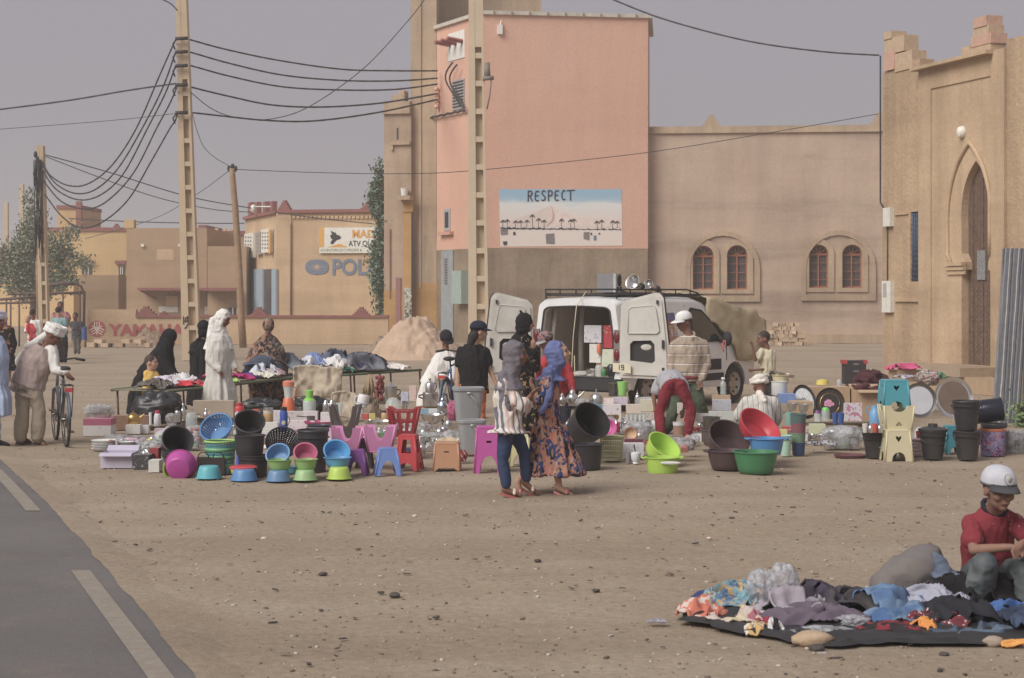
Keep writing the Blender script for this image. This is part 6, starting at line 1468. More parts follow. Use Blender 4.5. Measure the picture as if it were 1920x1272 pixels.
def basin(px,py,w,h,yg,col,label,tilt=None,inv=False,rb=.74,lipw=.012,cat='basin',name='basin',group=None,kx=1.0,rough=.38,handles=False,pc=None,k=1.25):
 W_,H_=dims(w,h,yg);Rr=W_/2-lipw;pf=prof_open(Rr,H_,rb,.007,lipw,.25)
 root=thing(name,label,cat,group=group);m=plastic(col,k,rough)
 mb=MB();mb.lathe(pf,36,None,1,kx);mb.build('shell',m,root,True,sharp=50)
 if handles:
  for s_ in(-1,1):q=MB();q.tube([(s_*(Rr+.005),-.09,H_*.95),(s_*(Rr+.04),-.07,H_*.96),(s_*(Rr+.04),.07,H_*.96),(s_*(Rr+.005),.09,H_*.95)],.010,6);q.build('handle',m,root,True)
 q=MB();q.tube([(Rr*.86*rb*math.cos(a*PI/12),Rr*.86*rb*math.sin(a*PI/12)*kx,.010)for a in range(25)],.004,4,False);q.build('base_ring',m,root,True)
 if inv:tilt=(180,0,0)
 setp(root,px,py,yg,W_,tilt,(tilt is not None and not inv)if pc is None else pc,H_)
 return root
def bucket(px,py,w,h,yg,col,label,lid=False,bail=True,rb=.72,ribs=False,hang=-20,group=None,name='bucket',cat='bucket',handle_mat=None):
 W_,H_=dims(w,h,yg);Rr=W_/2-.01;root=thing(name,label,cat,group=group);m=plastic(col,1.25,.42)
 pf=prof_open(Rr,H_,rb,.006,.010);i0=len(pf)//2
 pf2=pf[:7]+[(Rr+.012,H_*.80),(Rr*.985,H_*.80)]+pf[7:]if False else pf
 mb=MB();mb.lathe(pf2,36);mb.build('shell',m,root,True,sharp=50)
 q=MB();q.lathe([(Rr*(rb+(1-rb)*.84),H_*.80),(Rr+.014,H_*.81),(Rr+.014,H_*.83),(Rr*.98,H_*.84)],36);q.build('collar',m,root,True,sharp=50)
 if lid:
  q=MB();q.lathe([(Rr+.014,H_),(Rr+.014,H_+.015),(Rr*.8,H_+.03),(Rr*.35,H_+.045),(Rr*.33,H_+.075),(0,H_+.08)],32);q.build('lid',m,root,True,sharp=50)
 if bail:
  q=MB();pts=[(-(Rr+.018)*math.cos(t*PI/10),-(Rr+.02)*math.sin(t*PI/10)*math.cos(R(hang)),H_*.86+(Rr+.02)*math.sin(t*PI/10)*math.sin(R(hang)))for t in range(11)]
  q.tube(pts,.006,6);q.build('bail',handle_mat or m,root,True)
 setp(root,px,py,yg,W_);return root
def lath(name,label,cat,px,py,w,h,yg,prof,mat,parts=(),tilt=None,pc=False,group=None,seg=28,sx=1.0,sy=1.0,yaw=0,skip=None,solid=None):
 """turned object: prof in units of (radius, height); parts = [(part name, profile or callable, material)]"""
 W_,H_=dims(w,h,yg);sc=lambda pf:[(r_*W_/2,z_*H_)for r_,z_ in pf]
 root=thing(name,label,cat,group=group)
 mb=MB();mb.lathe(sc(prof),seg,None,sx,sy,skip);o=mb.build('body',mat,root,True,sharp=45)
 if solid:md=o.modifiers.new('t','SOLIDIFY');md.thickness=solid
 for pn,pf,m in parts:
  q=MB()
  if callable(pf):pf(q,W_/2,H_)
  else:q.lathe(sc(pf),seg,None,sx,sy)
  q.build(pn,m,root,True,sharp=45)
 setp(root,px,py,yg,W_,tilt,pc,H_,yaw);return root
def carton(px,py,w,h,yg,mat,label,d=None,yaw=0,name='box',cat='box',open_=False,group=None,z=None,lidmat=None,tilt=None):
 W_,H_=dims(w,h,yg);D=d if d else min(W_*.8,.35);root=thing(name,label,cat,group=group);t=.006
 mb=MB()
 if open_:
  mb.box((-W_/2,-D/2,0),(W_/2,D/2,t));mb.box((-W_/2,-D/2,t),(W_/2,-D/2+t,H_));mb.box((-W_/2,D/2-t,t),(W_/2,D/2,H_));mb.box((-W_/2,-D/2+t,t),(-W_/2+t,D/2-t,H_));mb.box((W_/2-t,-D/2+t,t),(W_/2,D/2-t,H_))
 else:mb.box((-W_/2,-D/2,0),(W_/2,D/2,H_))
 mb.build('carton',mat,root)
 if open_:
  for(a,b_)in(((-W_/2,-D/2,H_),(W_,0,0)),((-W_/2,D/2,H_),(W_,0,0))):
   q=MB();s_=-1 if a[1]<0 else 1;q.obox(a,b_,(0,s_*D*.25,-.03 if s_<0 else.05),(0,0,t));q.build('flap',mat,root)
 else:
  q=MB();q.box((-W_*.42,-D/2-.0015,H_*.15),(W_*.42,-D/2-.0002,H_*.85));q.build('label',lidmat or mat,root)if lidmat else None
  q=MB();q.box((-W_/2*1.004,-D*.02,H_),(W_/2*1.004,D*.02,H_+.002));q.build('tape',plain((196,186,166),.5),root)
 setp(root,px,py,yg,D*1.0,tilt,False,H_,yaw);return root
def bag(px,py,w,h,yg,label,mat=None,inside=(),seed=0,tuft=True,name='plastic_bag',cat='bag',d=None,amp=.22):
 W_,H_=dims(w,h,yg);root=thing(name,label,cat);q=MB();q.ell((0,0,0),(1,1,1),34,24);V=np.array(q.V)
 r_=1+amp*(1-2*np.abs(fbm(V[:,0]*2.2+seed,V[:,1]*2.2+seed*.7,V[:,2]*2.2,4)))-amp*.4;top=np.clip(V[:,2],0,1)
 r_=r_*(1-.35*top**2 if tuft else 1);V=V*r_[:,None];V[:,2]=np.maximum(V[:,2],-.82);V=V*np.array([W_/2,(d or W_*.7)/2,H_/2]);V[:,2]+=H_*.42
 mk('film',V.tolist(),q.F,mat or film(),root,True)
 for(kx,kz,kw,kh_,m,kind)in inside:
  q=MB();rx=W_*kw/2;rz=H_*kh_
  if kind=='pot':q.lathe([(0,0),(rx,0),(rx*1.02,rz),(rx*1.08,rz),(rx*.95,rz),(rx*.93,.01),(0,.01)],20,Matrix.Translation((W_*kx,0,H_*kz)))
  elif kind=='box':q.box((W_*kx-rx,-rx*.5,H_*kz),(W_*kx+rx,rx*.5,H_*kz+rz))
  else:q.ell((W_*kx,0,H_*kz+rz/2),(rx,rx,rz/2),14,10)
  q.build('wrapped_item',m,root,True,sharp=45)
 setp(root,px,py,yg,W_*.6);return root
def garment_mesh(mb,W_,D,H_,seed,n=46):
 """a dropped shirt, pair of trousers or cloth: flat outline, thrown into soft folds"""
 t=np.linspace(-1,1,n+1);X,Y=np.meshgrid(t,t);kind=int(seed)%3;rs=np.random.RandomState(int(seed)*7+3)
 if kind==0:msk=((np.abs(X)<.52)&(np.abs(Y)<.9))|((np.abs(X)<1)&(np.abs(Y-.62+.35*np.abs(X))<.26))
 elif kind==1:msk=(np.abs(X)<.95)&(np.abs(Y)<.88)&~((X>-.25)&(np.abs(Y+.05*X)<.10+.1*X))
 else:msk=(np.abs(X)**3+np.abs(Y)**3)<.92+.25*fbm(X*2+seed,Y*2,None,2)
 dome=np.clip(1-(X**2+Y**2)*.62,0,1)**.8
 wx=fbm(X*1.1+seed,Y*1.1+5,None,2);wy=fbm(X*1.1+9,Y*1.1+seed,None,2)
 a=rs.rand()*3.1;u=X*math.cos(a)+Y*math.sin(a);v=-X*math.sin(a)+Y*math.cos(a)
 f=1-np.abs(fbm(u*1.0+wx*.8+seed*3,v*1.8+wy+seed,None,2))*1.3+.035*vnoise(u*5+wx*2,v*7+seed)
 Z=(dome*(.35+.65*np.clip(f,0,1.2))+.12*np.clip(f,0,1))*H_;P=np.stack([(X+.16*wx)*W_/2,(Y+.20*wy)*D/2,Z+.004],-1).reshape(-1,3)
 F=[(j*(n+1)+i,j*(n+1)+i+1,(j+1)*(n+1)+i+1,(j+1)*(n+1)+i)for j in range(n)for i in range(n)if msk[j,i]and msk[j+1,i+1]and msk[j,i+1]and msk[j+1,i]]
 us=sorted({i for f_ in F for i in f_});mp={o_:k for k,o_ in enumerate(us)};mb.add(P[us].tolist(),[tuple(mp[i]for i in f_)for f_ in F]);return mb
def garment(px,py,w,h,yg,mat,label,seed=0,dk=.8,yaw=0,z=None,cat='garment',name='garment',roll=0.0,group=None):
 W_,H_=dims(w,h,yg);mb=MB();garment_mesh(mb,W_,W_*dk,H_,seed);o=mb.build(name,mat,None,True)
 md=o.modifiers.new('t','SOLIDIFY');md.thickness=.010;tag(o,label,cat,group)
 setp(o,px,py,yg,W_*dk*.6,None,False,H_,yaw);o.rotation_euler=(0,R(roll),R(yaw));return o
def stool(px,py,w,h,yg,col,label,inv=False,a=.62,arch=.55,holes='none',yaw=0,arw=.60,group='plastic stools in the front row',k=1.25,toph=False):
 W_,H_=dims(w,h,yg);b_=W_/2/(1 if abs(yaw)<3 else(abs(math.cos(R(yaw)))+abs(math.sin(R(yaw)))));a_=b_*a;root=thing('stool',label,'stool',group=group);m=plastic(col,k,.35)
 hw=lambda v:b_+(a_-b_)*v/H_
 outl=[(-1,0),(-arw-.10,0)]+[(-(arw)*math.cos(t*PI/10),arch*H_*math.sin(t*PI/10)**.8)for t in range(0,11)]+[(arw+.10,0),(1,0),(1,H_),(-1,H_)]
 if arch<.2:outl=[(-1,0),(-.82,0),(-.62,.02),(-.55,H_*.10),(.55,H_*.10),(.62,.02),(.82,0),(1,0),(1,H_),(-1,H_)]
 hl=[]
 if holes=='slot':hl=[[(-.2,H_*.66),(.2,H_*.66),(.2,H_*.71),(-.2,H_*.71)]]
 if holes=='heart':
  c_=H_*.72;hs=.26;hl=[[(x*hs,c_+z*H_*.10)for x,z in((0,-1),(.8,.1),(.95,.7),(.5,1.05),(0,.55),(-.5,1.05),(-.95,.7),(-.8,.1))]]
 if holes=='big':hl=[[(-.5,H_*.50),(.5,H_*.50),(.45,H_*.88),(-.45,H_*.88)]]
 if holes=='bars':hl=[[(x0,H_*.16),(x1,H_*.16),(x1*.97,H_*.44),(x0*.97,H_*.44)]for x0,x1 in((-.7,-.42),(-.26,.26),(.42,.7))]+[[(x0,H_*.52),(x1,H_*.52),(x1,H_*.86),(x0,H_*.86)]for x0,x1 in((-.7,-.34),(-.16,.16),(.34,.7))]
 for i in range(4):
  rot=Matrix.Rotation(i*PI/2,3,'Z');mb=MB()
  extrude_poly(mb,outl,hl,lambda u,v,d:rot@Vector((u*(hw(v)-d),-(hw(v)-d),v)),0.0,.010);mb.build('side',m,root)
 mb=MB();n_=8;c_=a_*1.02;r_=.03;pts=[]
 for qx,qy,st in((1,1,0),(-1,1,1),(-1,-1,2),(1,-1,3)):
  for t in range(5):an=(st+t/4)*PI/2;pts.append((qx*(c_-r_)+r_*math.cos(an),qy*(c_-r_)+r_*math.sin(an)))
 mb.add([(x,y,H_-.012)for x,y in pts]+[(x,y,H_)for x,y in pts]+[(x*.93,y*.93,H_+.006)for x,y in pts],[tuple(range(20))[::-1],tuple(range(40,60))]+[(i,(i+1)%20,(i+1)%20+20,i+20)for i in range(20)]+[(i+20,(i+1)%20+20,(i+1)%20+40,i+40)for i in range(20)])
 mb.build('seat',m,root)
 for i in range(4):
  s_=Matrix.Rotation(i*PI/2,3,'Z');q=MB();q.tube([s_@Vector((hw(0)-.004,-(hw(0)-.004),0)),s_@Vector((a_-.004,-(a_-.004),H_-.01))],.012,6);q.build('leg',m,root,True)
 Y=Yd(yg)+W_/2;x=(px-960)/FX*Y;z=max(0,HC-(py-YH)/FX*Yd(yg))if py!=yg else 0
 if inv:root.rotation_euler=(PI,0,R(yaw));root.location=(x,Y,z+H_)
 else:root.rotation_euler=(0,0,R(yaw));root.location=(x,Y,z)
 ITEMS.append((root,px,py,yg));return root
MS=metal();MSd=metal((120,116,112),.35);GOLD=metal((176,140,70),.3);COP=metal((120,100,66),.35)
CLR=film((206,206,212),.26);CLR2=film((196,196,202),.40);GL=glass();BLKF=plain((44,43,47),.38,0,.2,8,.9,12,1.1,.6)
CARD=plain((168,138,106),.9,0,.1,4,.2,12,1.2);CARD2=plain((156,140,122),.9,0,.12,4,.3,12,1.2)
W_=(200,198,196);BLK=(50,48,52)
def knob(z=1.0,r=.12,hh=.12):return[(0,z-.02),(r*.6,z),(r,z+hh*.5),(r*.6,z+hh),(0,z+hh*1.05)]
def spout(side=1,z=.45,up=.35,ln=.75):return lambda q,r,h:q.tube([(side*r*.8,0,h*z),(side*r*1.25,0,h*(z+up*.4)),(side*r*(1+ln),0,h*(z+up))],[r*.22,r*.14,r*.09],8)
def bailh(zz=.9,up=.7):return lambda q,r,h:q.tube([(-r*.85*math.cos(t*PI/10),0,h*zz+h*up*math.sin(t*PI/10))for t in range(11)],r*.06,6)
def sideh(side=-1,z0=.25,z1=.8):return lambda q,r,h:q.tube([(side*r*.9,0,h*z1),(side*r*1.45,0,h*(z1-.05)),(side*r*1.5,0,h*(z0+z1)/2),(side*r*.95,0,h*z0)],r*.09,6)
KET=[(0,0),(.8,0),(.98,.12),(1.02,.4),(.95,.62),(.74,.76),(.5,.82),(.46,.84),(.2,.92),(0,.94)]
TEA=[(0,0),(.55,0),(.62,.04),(.5,.08),(.85,.24),(.95,.42),(.7,.6),(.42,.70),(.46,.74),(.3,.86),(.1,.93),(0,.94)]
POT=[(0,0),(.92,0),(.97,.04),(.97,.94),(1.03,.96),(1.03,1),(.93,1),(.91,.06),(0,.05)]
THERM=[(0,0),(.9,0),(1,.03),(1,.70),(.85,.78),(.7,.80)]
BOT=[(0,0),(.9,0),(1,.04),(1,.6),(.8,.76),(.36,.84),(.36,.92),(0,.92)]
CUP=[(0,0),(.7,0),(.74,.04),(1,1),(.93,1),(.68,.08),(0,.07)]
JAR=[(0,0),(.9,0),(1,.05),(1,.78),(.86,.84),(.86,.88),(0,.88)]
# ---- left end of the stall
carton(187,818,52,32,818,printed((204,200,196),(176,90,120),1,22,band=.14),'white carton with a pink top band under the bagged steel pots',d=.3)
bag(185,786,60,36,816,'clear plastic bag over steel pots on the pink banded carton',CLR,((0,.02,.7,.28,MS,'pot'),(0.02,.32,.62,.26,MS,'pot')),3)
carton(248,811,66,26,806,plain((124,92,70),.9,0,.15,5),'low brown board box behind the gold kettle',d=.2)
carton(251,815,27,17,814,printed((204,202,198),(150,90,90),2,24),'white carton carrying the gold kettle',d=.15)
lath('kettle','gold kettle with a dark handle on a small white carton','kettle',250,798,24,26,813,KET,GOLD,(('lid_knob',knob(.92),GOLD),('spout',spout(1),GOLD),('handle',bailh(.6,.55),M_rub)))
carton(272,815,16,15,813,printed((196,192,194),(170,80,90),5,24),'pale carton with red marks right of the kettle carton',d=.12)
def sack(px,py,w,h,yg,mat,label,seed,d=.6,name='sack',cat='sack'):
 return bag(px,py,w,h,yg,label,mat,(),seed,False,name,cat,d,.25)
sack(298,796,96,66,803,BLKF,'big crumpled black plastic sack below the boy in yellow',4)
lath('can','tall slim white can before the black sack','can',282,798,6,24,806,[(0,0),(1,0),(1,1),(0,1)],plain(W_,.4),(('can_rim',[(0,1),(.9,1),(.9,1.03),(0,1.03)],MS),))
lath('bottle','white bottle with a red cap in front of the black sack','bottle',295,800,13,30,810,BOT,printed((200,198,202),(120,110,150),4,30),(('bottle_cap',[(.6,.8),(.62,.82),(.6,1),(0,1)],plastic((190,40,60))),))
lath('thermos','steel thermos with black base and black top near the black sack','thermos',333,796,11,32,808,THERM,MS,(('base_band',[(1.04,0),(1.04,.12),(1.0,.12)],M_rub),('stopper',[(.72,.78),(.9,.82),(.9,.97),(0,1)],M_rub),('handle',sideh(1),M_rub)))
lath('teapot','tall silver teapot with a pointed lid behind the steel thermos','teapot',343,790,15,36,802,TEA,MS,(('lid_knob',knob(.92,.1,.1),MS),('spout',spout(1),MS),('handle',sideh(-1),MS)))
lath('goblet','gold goblet standing in a clear bag between bottle and thermos','goblet',320,800,12,24,809,[(0,0),(.6,0),(.6,.05),(.15,.1),(.12,.35),(.5,.45),(.95,.7),(.8,1),(.7,1),(.1,.5),(0,.48)],GOLD)
bag(321,800,22,32,810,'clear bag round the gold goblet',CLR,(),5)
lath('jar','glass storage jar with a wire lid right of the silver teapot','jar',359,802,22,28,812,JAR,GL,(('lid',[(0,.88),(.86,.88),(.8,.97),(0,1)],GL),('wire_clip',sideh(1,.6,.9),MSd)))
carton(318,814,13,13,818,plain(W_,.8),'little white carton under the gold goblet',d=.1)
carton(302,818,22,14,820,printed((196,170,178),(180,80,110),7,26),'small pink printed carton behind the leaning plates',d=.12)
lath('teapot','small silver teapot left of the bronze lidded pot','teapot',386,790,11,26,806,TEA,MS,(('lid_knob',knob(.92,.1,.1),MS),('spout',spout(1),MS)))
lath('pot','round bronze pot with a domed lid behind the blue colander','pot',402,779,14,15,800,[(0,0),(.8,0),(1,.3),(.9,.6),(.4,.9),(0,1)],COP,(('lid_knob',knob(1,.1,.15),COP),))
for i,(x,y,t_,lb_)in enumerate(((302,820,(62,-14),'white plate leaning in front of the others by the black tub'),(312,816,(70,-10),'white plate leaning behind the front white plate'))):
 lath('plate',lb_,'plate',x,y,26,4,826,[(0,0),(.5,0),(.55,.2),(1,.9),(1,1),(.6,.5),(0,.4)],plain((200,200,204),.25),(),t_,True,'leaning white plates')
for i in range(4):
 lath('dish',('flowered enamel dish at the bottom of the left stack','flowered enamel dish second from the bottom of the left stack','white enamel dish second from the top of the left stack','white enamel dish on top of the left stack')[i],'dish',194,848-i*5,46-i*1.0+(4 if i==3 else 0),6,848,[(0,0),(.7,0),(.95,.8),(1,.9),(1,1),(.9,.9),(.65,.3),(0,.3)],printed((198,198,200),(70,80,140),i,20)if i<2 else plain((202,202,200),.3),(),None,False,'enamel dishes stacked at the left end')
for i in range(3):
 lath('dish',('dark rimmed dish at the bottom of the right stack','dark rimmed dish in the middle of the right stack','pale dish on top of the right stack')[i],'dish',236,846-i*5,34,6,846,[(0,0),(.7,0),(.95,.8),(1,.9),(1,1),(.9,.9),(.65,.3),(0,.3)],plain(((90,94,92),(96,100,98),(196,196,192))[i],.35),(('dish_rim',[(.96,.85),(1.02,.95),(.96,1.05)],plain((60,64,66),.4)),),None,False,'enamel dishes stacked at the left end')
bag(222,836,52,26,836,'pale cloudy plastic bag behind the enamel dishes',CLR2,(),6)
bag(243,836,34,18,838,'bag with pink printed wrapping behind the right dish stack',printed((196,160,180),(190,90,130),3,16),(),7)
bag(272,846,46,26,844,'clear bag holding a yellow ball before the cartons',CLR,((.2,.5,.2,.32,plastic((200,180,80)),'ball'),(-.2,.05,.3,.4,plain((180,180,186),.4),'pot')),8)
carton(224,878,60,28,878,plain((172,164,184),.7,0,.08,4),'lavender cardboard tray box heaped with magazines and wrappers',d=.3,open_=True)
carton(269,880,32,26,880,printed((60,58,60),(170,170,170),6,20),'black and white patterned box right of the lavender box',d=.25)
for i,(x,y,w_,c,lb_)in enumerate(((215,856,44,(150,156,154),'grey folded magazines on the left of the lavender box'),(250,852,50,(110,112,110),'dark grey wrappers heaped behind the black patterned box'),(222,868,18,(196,176,110),'crumpled yellow paper over the lavender box'),(243,866,34,(186,184,190),'crumpled white sheet across the lavender box'),(272,856,30,(204,204,204),'shiny silver foil sheet beside the red box'))):
 garment(x,y,w_,12,872-i%2*4,plain(c,.5,0,.3,14,.4)if i!=4 else MS,lb_,i,.6,cat='paper',name='paper')
carton(291,863,17,22,876,plain((150,44,50),.7),'deep red box standing on the white crate',d=.15)
carton(292,886,20,22,886,plain((190,188,184),.6),'small white crate under the deep red box',d=.2)
bucket(326,892,46,42,890,BLK,'black bucket under the tilted black tub at the left',bail=False,rb=.8)
basin(328,838,62,56,876,(58,57,62),'charcoal tub tipped on its side atop a black bucket',(50,32),rb=.72,name='tub',cat='tub')
basin(335,876,56,24,893,(168,190,50),'lime basin leaning behind the magenta basin',(112,4))
basin(337,876,62,26,897,(172,52,144),'magenta basin leaning with its base towards the road',(-74,6))
carton(397,896,52,32,890,plain((52,40,38),.6,0,.2,8),'dark brown woven shopping bag behind the turquoise basin',d=.15,name='shopping_bag',cat='shopping bag')
for s_ in(-14,14):
 mb=MB();r_=.055;mb.tube([(r_*math.cos(t*PI/8),0,r_*math.sin(t*PI/8))for t in range(9)],.006,5);q=mb.build('handle',M_rub,ITEMS[-1][0],True);q.location=(s_/S(890),-.06,32/S(890))
basin(392,899,52,23,901,(64,160,172),'turquoise basin upside down before the brown shopping bag',inv=True)
def lattice(px,py,w,h,yg,col,label,nseg=60,nrow=9,tilt=None,pc=False,rb=.7,inner=None,name='colander',cat='colander',rimc=None,group=None,lid=None):
 W_,H_=dims(w,h,yg);Rr=W_/2;m=plastic(col);root=thing(name,label,cat,group=group);pf=[(0,0),(Rr*rb*.55,0)]
 for i in range(5):pf.append((Rr*rb*(.6+.4*i/4),0))
 n0=len(pf)-1
 for i in range(1,nrow*2+2):s_=i/(nrow*2+1);pf.append((Rr*(rb+(1-rb)*s_),H_*s_))
 mb=MB();mb.lathe(pf,nseg,None,1,1,lambda i,k:(i>=n0 and(i-n0)%2==1 and k%2==1)or(2<=i<n0 and i%2==0 and k%3==1))
 o=mb.build('lattice',m,root,False);md=o.modifiers.new('t','SOLIDIFY');md.thickness=.004
 q=MB();q.tube([(Rr*math.cos(a*PI/18),Rr*math.sin(a*PI/18),H_)for a in range(37)],.012,6,False);q.build('rim',plastic(rimc or col),root,True)
 if inner:q=MB();q.ell((0,0,H_*.12),(Rr*.5,Rr*.5,H_*.1),20,10);q.build('contents',inner,root,True)
 setp(root,px,py,yg,W_,tilt,pc,H_);return root
lattice(413,892,58,60,890,(70,134,140),'turquoise and green woven laundry basket under the blue colander',64,14,rb=.88,name='laundry_basket',cat='basket',rimc=(140,186,80))
for z in(.25,.5,.75):
 W0,H0=dims(58,60,890);q=MB();rr_=W0/2*(.88+.12*z);q.lathe([(rr_-.004,H0*z-.02),(rr_+.003,H0*z-.02),(rr_+.003,H0*z+.02),(rr_-.004,H0*z+.02)],40);q.build('stripe_band',plastic((96,160,110)),ITEMS[-1][0],True)
lattice(409,808,62,24,882,(56,118,172),'blue colander tipped forward on top of the laundry basket',60,7,(48,-16),True,rb=.6)
bucket(475,898,58,40,896,BLK,'shiny black cooking pot at the foot of the stacked black tubs',bail=False,rb=.92,name='pot',cat='pot')
basin(468,860,62,42,894,BLK,'upright black tub between the pot and the tipped tub',rb=.82,name='tub',cat='tub')
basin(467,803,60,40,886,(54,52,56),'round black tub tipped open on top of another',(42,12),rb=.78,name='tub',cat='tub')
lath('basin','yellow bowl half hidden below the red lid','bowl',443,890,24,14,894,CUP,plastic((196,190,60)))
lath('lid','flat red lid lying over the upturned blue basin','lid',456,882,54,6,902,[(0,0),(.85,0),(1,.3),(1,.6),(.8,1),(0,.8)],plastic((190,48,60)))
basin(458,903,54,21,904,(70,124,176),'mid blue basin upside down beneath the red lid',inv=True)
lath('table_leg','small upright blue plastic post left of the black pot','post',447,880,9,26,892,[(0,0),(1,0),(.9,1),(0,1)],plastic((70,90,180)))
basin(522,904,50,20,905,(84,124,164),'dusty blue basin upside down carrying a green basin',inv=True)
basin(524,884,50,20,904,(120,160,84),'green basin between two dusty blue basins',rb=.76)
basin(523,856,48,20,901,(84,128,176),'dusty blue basin tipped open on the green basin',(50,-14))
basin(548,893,26,14,890,(60,140,160),'little teal basin peeping between the two basin towers',cat='basin')
basin(572,902,48,19,904,(140,176,118),'pale green basin upside down at the bottom of the pink topped tower',inv=True)
basin(573,883,48,20,903,(124,164,84),'leaf green basin under the pink basin',rb=.76)
basin(572,854,46,20,900,(180,84,120),'rose pink basin tipped open on the leaf green basin',(50,14))
basin(636,900,50,22,902,(160,190,44),'lime green basin upside down under two sky blue basins',inv=True)
basin(633,879,54,19,900,(70,142,190),'sky blue basin sitting level on the lime green one',rb=.76)
basin(630,851,52,21,896,(72,150,202),'brightest sky blue basin tipped open on top',(48,20))
bucket(587,896,62,80,888,(52,50,54),'tall black bin with a broad rim behind the pink basin',bail=False,rb=.8,name='bin',cat='bin')
lattice(528,838,62,40,880,(50,48,52),'black lattice basket leaning against the tall black bin',60,8,(56,22),True,rb=.62,name='basket',cat='basket')
carton(622,850,26,40,868,plain((196,198,200),.7),'plain white carton behind the brown upturned stool',d=.2)
carton(402,784,76,32,802,CARD2,'long grey cardboard box below the man in the djellaba',d=.2)
sack(492,782,84,36,800,BLKF,'flat black plastic sheet heap behind the red thermos',9,.5)
sack(583,790,78,48,796,BLKF,'black plastic covered bundle behind the chopper',10,.5)
lath('thermos','bright red thermos flask behind the black tub','thermos',449,786,18,30,812,THERM,plastic((190,36,46)),(('cup_lid',[(.72,.78),(.74,.98),(.6,1),(0,1)],plastic((170,40,44))),))
lath('toy','small blue and white figurine jar left of the red thermos','ornament',445,788,9,16,822,JAR,printed((170,176,200),(70,80,150),2,40),(('lid',knob(.86,.5,.14),plain(W_)),))
lath('pitcher','orange pitcher wrapped in clear film','pitcher',480,792,15,24,816,[(0,0),(.8,0),(1,.2),(.95,.8),(.85,1),(.78,1),(.8,.1),(0,.08)],plastic((206,96,50)),(('handle',sideh(-1),plain(W_)),))
bag(480,794,18,30,817,'clear film bag around the orange pitcher',CLR,(),21)
lath('jar','square looking spice jar with steel lid beside the orange pitcher','jar',503,792,19,26,816,JAR,plain((176,140,84),.3),(('lid',[(0,.88),(.95,.86),(.95,1.02),(0,1.02)],MS),('glass_shoulder',[(1.02,.6),(1.02,.84),(.95,.84)],GL)))
carton(505,808,34,15,822,printed((200,200,196),(170,190,150),9,26),'white carton under the spice jar',d=.15)
carton(519,792,14,22,812,printed((196,194,198),(120,120,130),10,26),'upright white carton behind the blue bottle',d=.08)
lath('bottle','royal blue sports bottle with a black cap and pale sticker','bottle',532,809,15,46,828,[(0,0),(.95,0),(1,.03),(1,.72),(.8,.82),(.75,.86)],plastic((48,76,160)),(('bottle_cap',[(.78,.84),(.82,.86),(.82,.97),(0,1)],M_rub),('sticker',lambda q,r,h:q.ell((.1*r,-r*.93,h*.34),(r*.5,r*.12,h*.11),10,6),plain((176,168,120),.5)),('handle',sideh(1,.2,.6),M_rub)))
lath('blender','orange blender with a clear jug and orange top','blender',541,772,26,56,800,[(0,0),(1,0),(.98,.12),(.75,.38),(.6,.44),(0,.44)],plastic((206,94,44)),(('jug',[(.55,.44),(.5,.46),(.82,.84),(.8,.84),(.48,.48)],GL),('lid',[(.84,.84),(.86,.98),(.6,1.02),(0,1.02)],plastic((206,110,80))),('handle',lambda q,r,h:q.tube([(r*.8,0,h*.8),(r*1.15,0,h*.76),(r*.9,0,h*.5)],r*.1,6),plastic((206,94,44)))))
lath('chopper','kitchen chopper with a green top and clear bowl','chopper',580,774,25,42,804,[(0,0),(.95,0),(1,.5),(.94,.52),(.9,.05),(0,.04)],GL,(('motor_top',[(.96,.52),(.8,.58),(.55,.64),(.62,.96),(.4,1),(0,1)],plastic((120,186,60))),('blade',[(0,.05),(.1,.06),(.12,.45),(0,.46)],plain(W_))))
for i,(x,y,w_,h_,a,b2_,lb_)in enumerate(((556,790,34,18,(188,178,178),(90,80,84),'dark printed carton right of the orange blender'),(583,790,26,18,(202,190,194),(176,90,110),'pink and white carton below the chopper'),(565,806,52,17,(204,196,198),(190,110,130),'long white carton with pink print behind the black basket'),(611,794,18,20,(204,200,200),(180,120,120),'white carton right of the black bundle'),(498,822,30,12,(196,190,192),(186,110,120),'flat pale carton right of the tilted black tub'))):
 carton(x,y,w_,h_,812+i*3+(8 if i==4 else 0),printed(a,b2_,20+i,24),lb_,d=.14)
lath('pan','small steel saucepan on the pink and white carton','saucepan',583,790,16,9,818,POT,MSd,(('handle',lambda q,r,h:q.tube([(-r,0,h*.8),(-r*3.4,0,h)],r*.12,6),M_rub),))
lath('cup','black mug on the white carton by the bundle','mug',614,790,12,14,816,CUP,plain((60,60,62),.3),(('handle',sideh(1),M_rub),))
for x,lb_ in((611,'left steel flask of the pair above the upturned brown stool'),(622,'right steel flask of the pair above the upturned brown stool')):
 lath('flask',lb_,'flask',x,776,12,26,806,THERM,MS,(('stopper',[(.7,.78),(.6,.9),(.2,1.0),(0,1.02)],MS),),group='steel flasks')
for i in range(3):
 lath('tray',('lowest of three round dark trays','middle of three round dark trays','uppermost of three round dark trays')[i],'tray',598,810-i*4,54-i*4,4,832,[(0,0),(.9,0),(1,.9),(.97,1),(.88,.3),(0,.3)],plain(((90,92,104),(130,130,138),(64,62,74))[i],.3),(),None,False,'round trays stacked behind the black bin')
lath('tray','shallow magenta tray behind the round dark trays','tray',598,797,58,5,822,[(0,0),(.9,0),(1,.9),(.97,1),(.88,.3),(0,.3)],plastic((180,60,120)))
garment(572,820,40,8,846,floral(((90,100,140),(170,176,190),(60,70,110)),40,2,.03),'blue and white chequered cloth beside the black basket',5,.6,cat='cloth',name='cloth')
stool(647,822,58,60,866,(88,78,76),'grey brown stool upside down inside a pink one',True,.62,.7,group='plastic stools in the front row')
stool(652,849,62,46,880,(196,120,168),'left pink stool upside down under the grey brown stool',True,.68,.55,arw=.42)
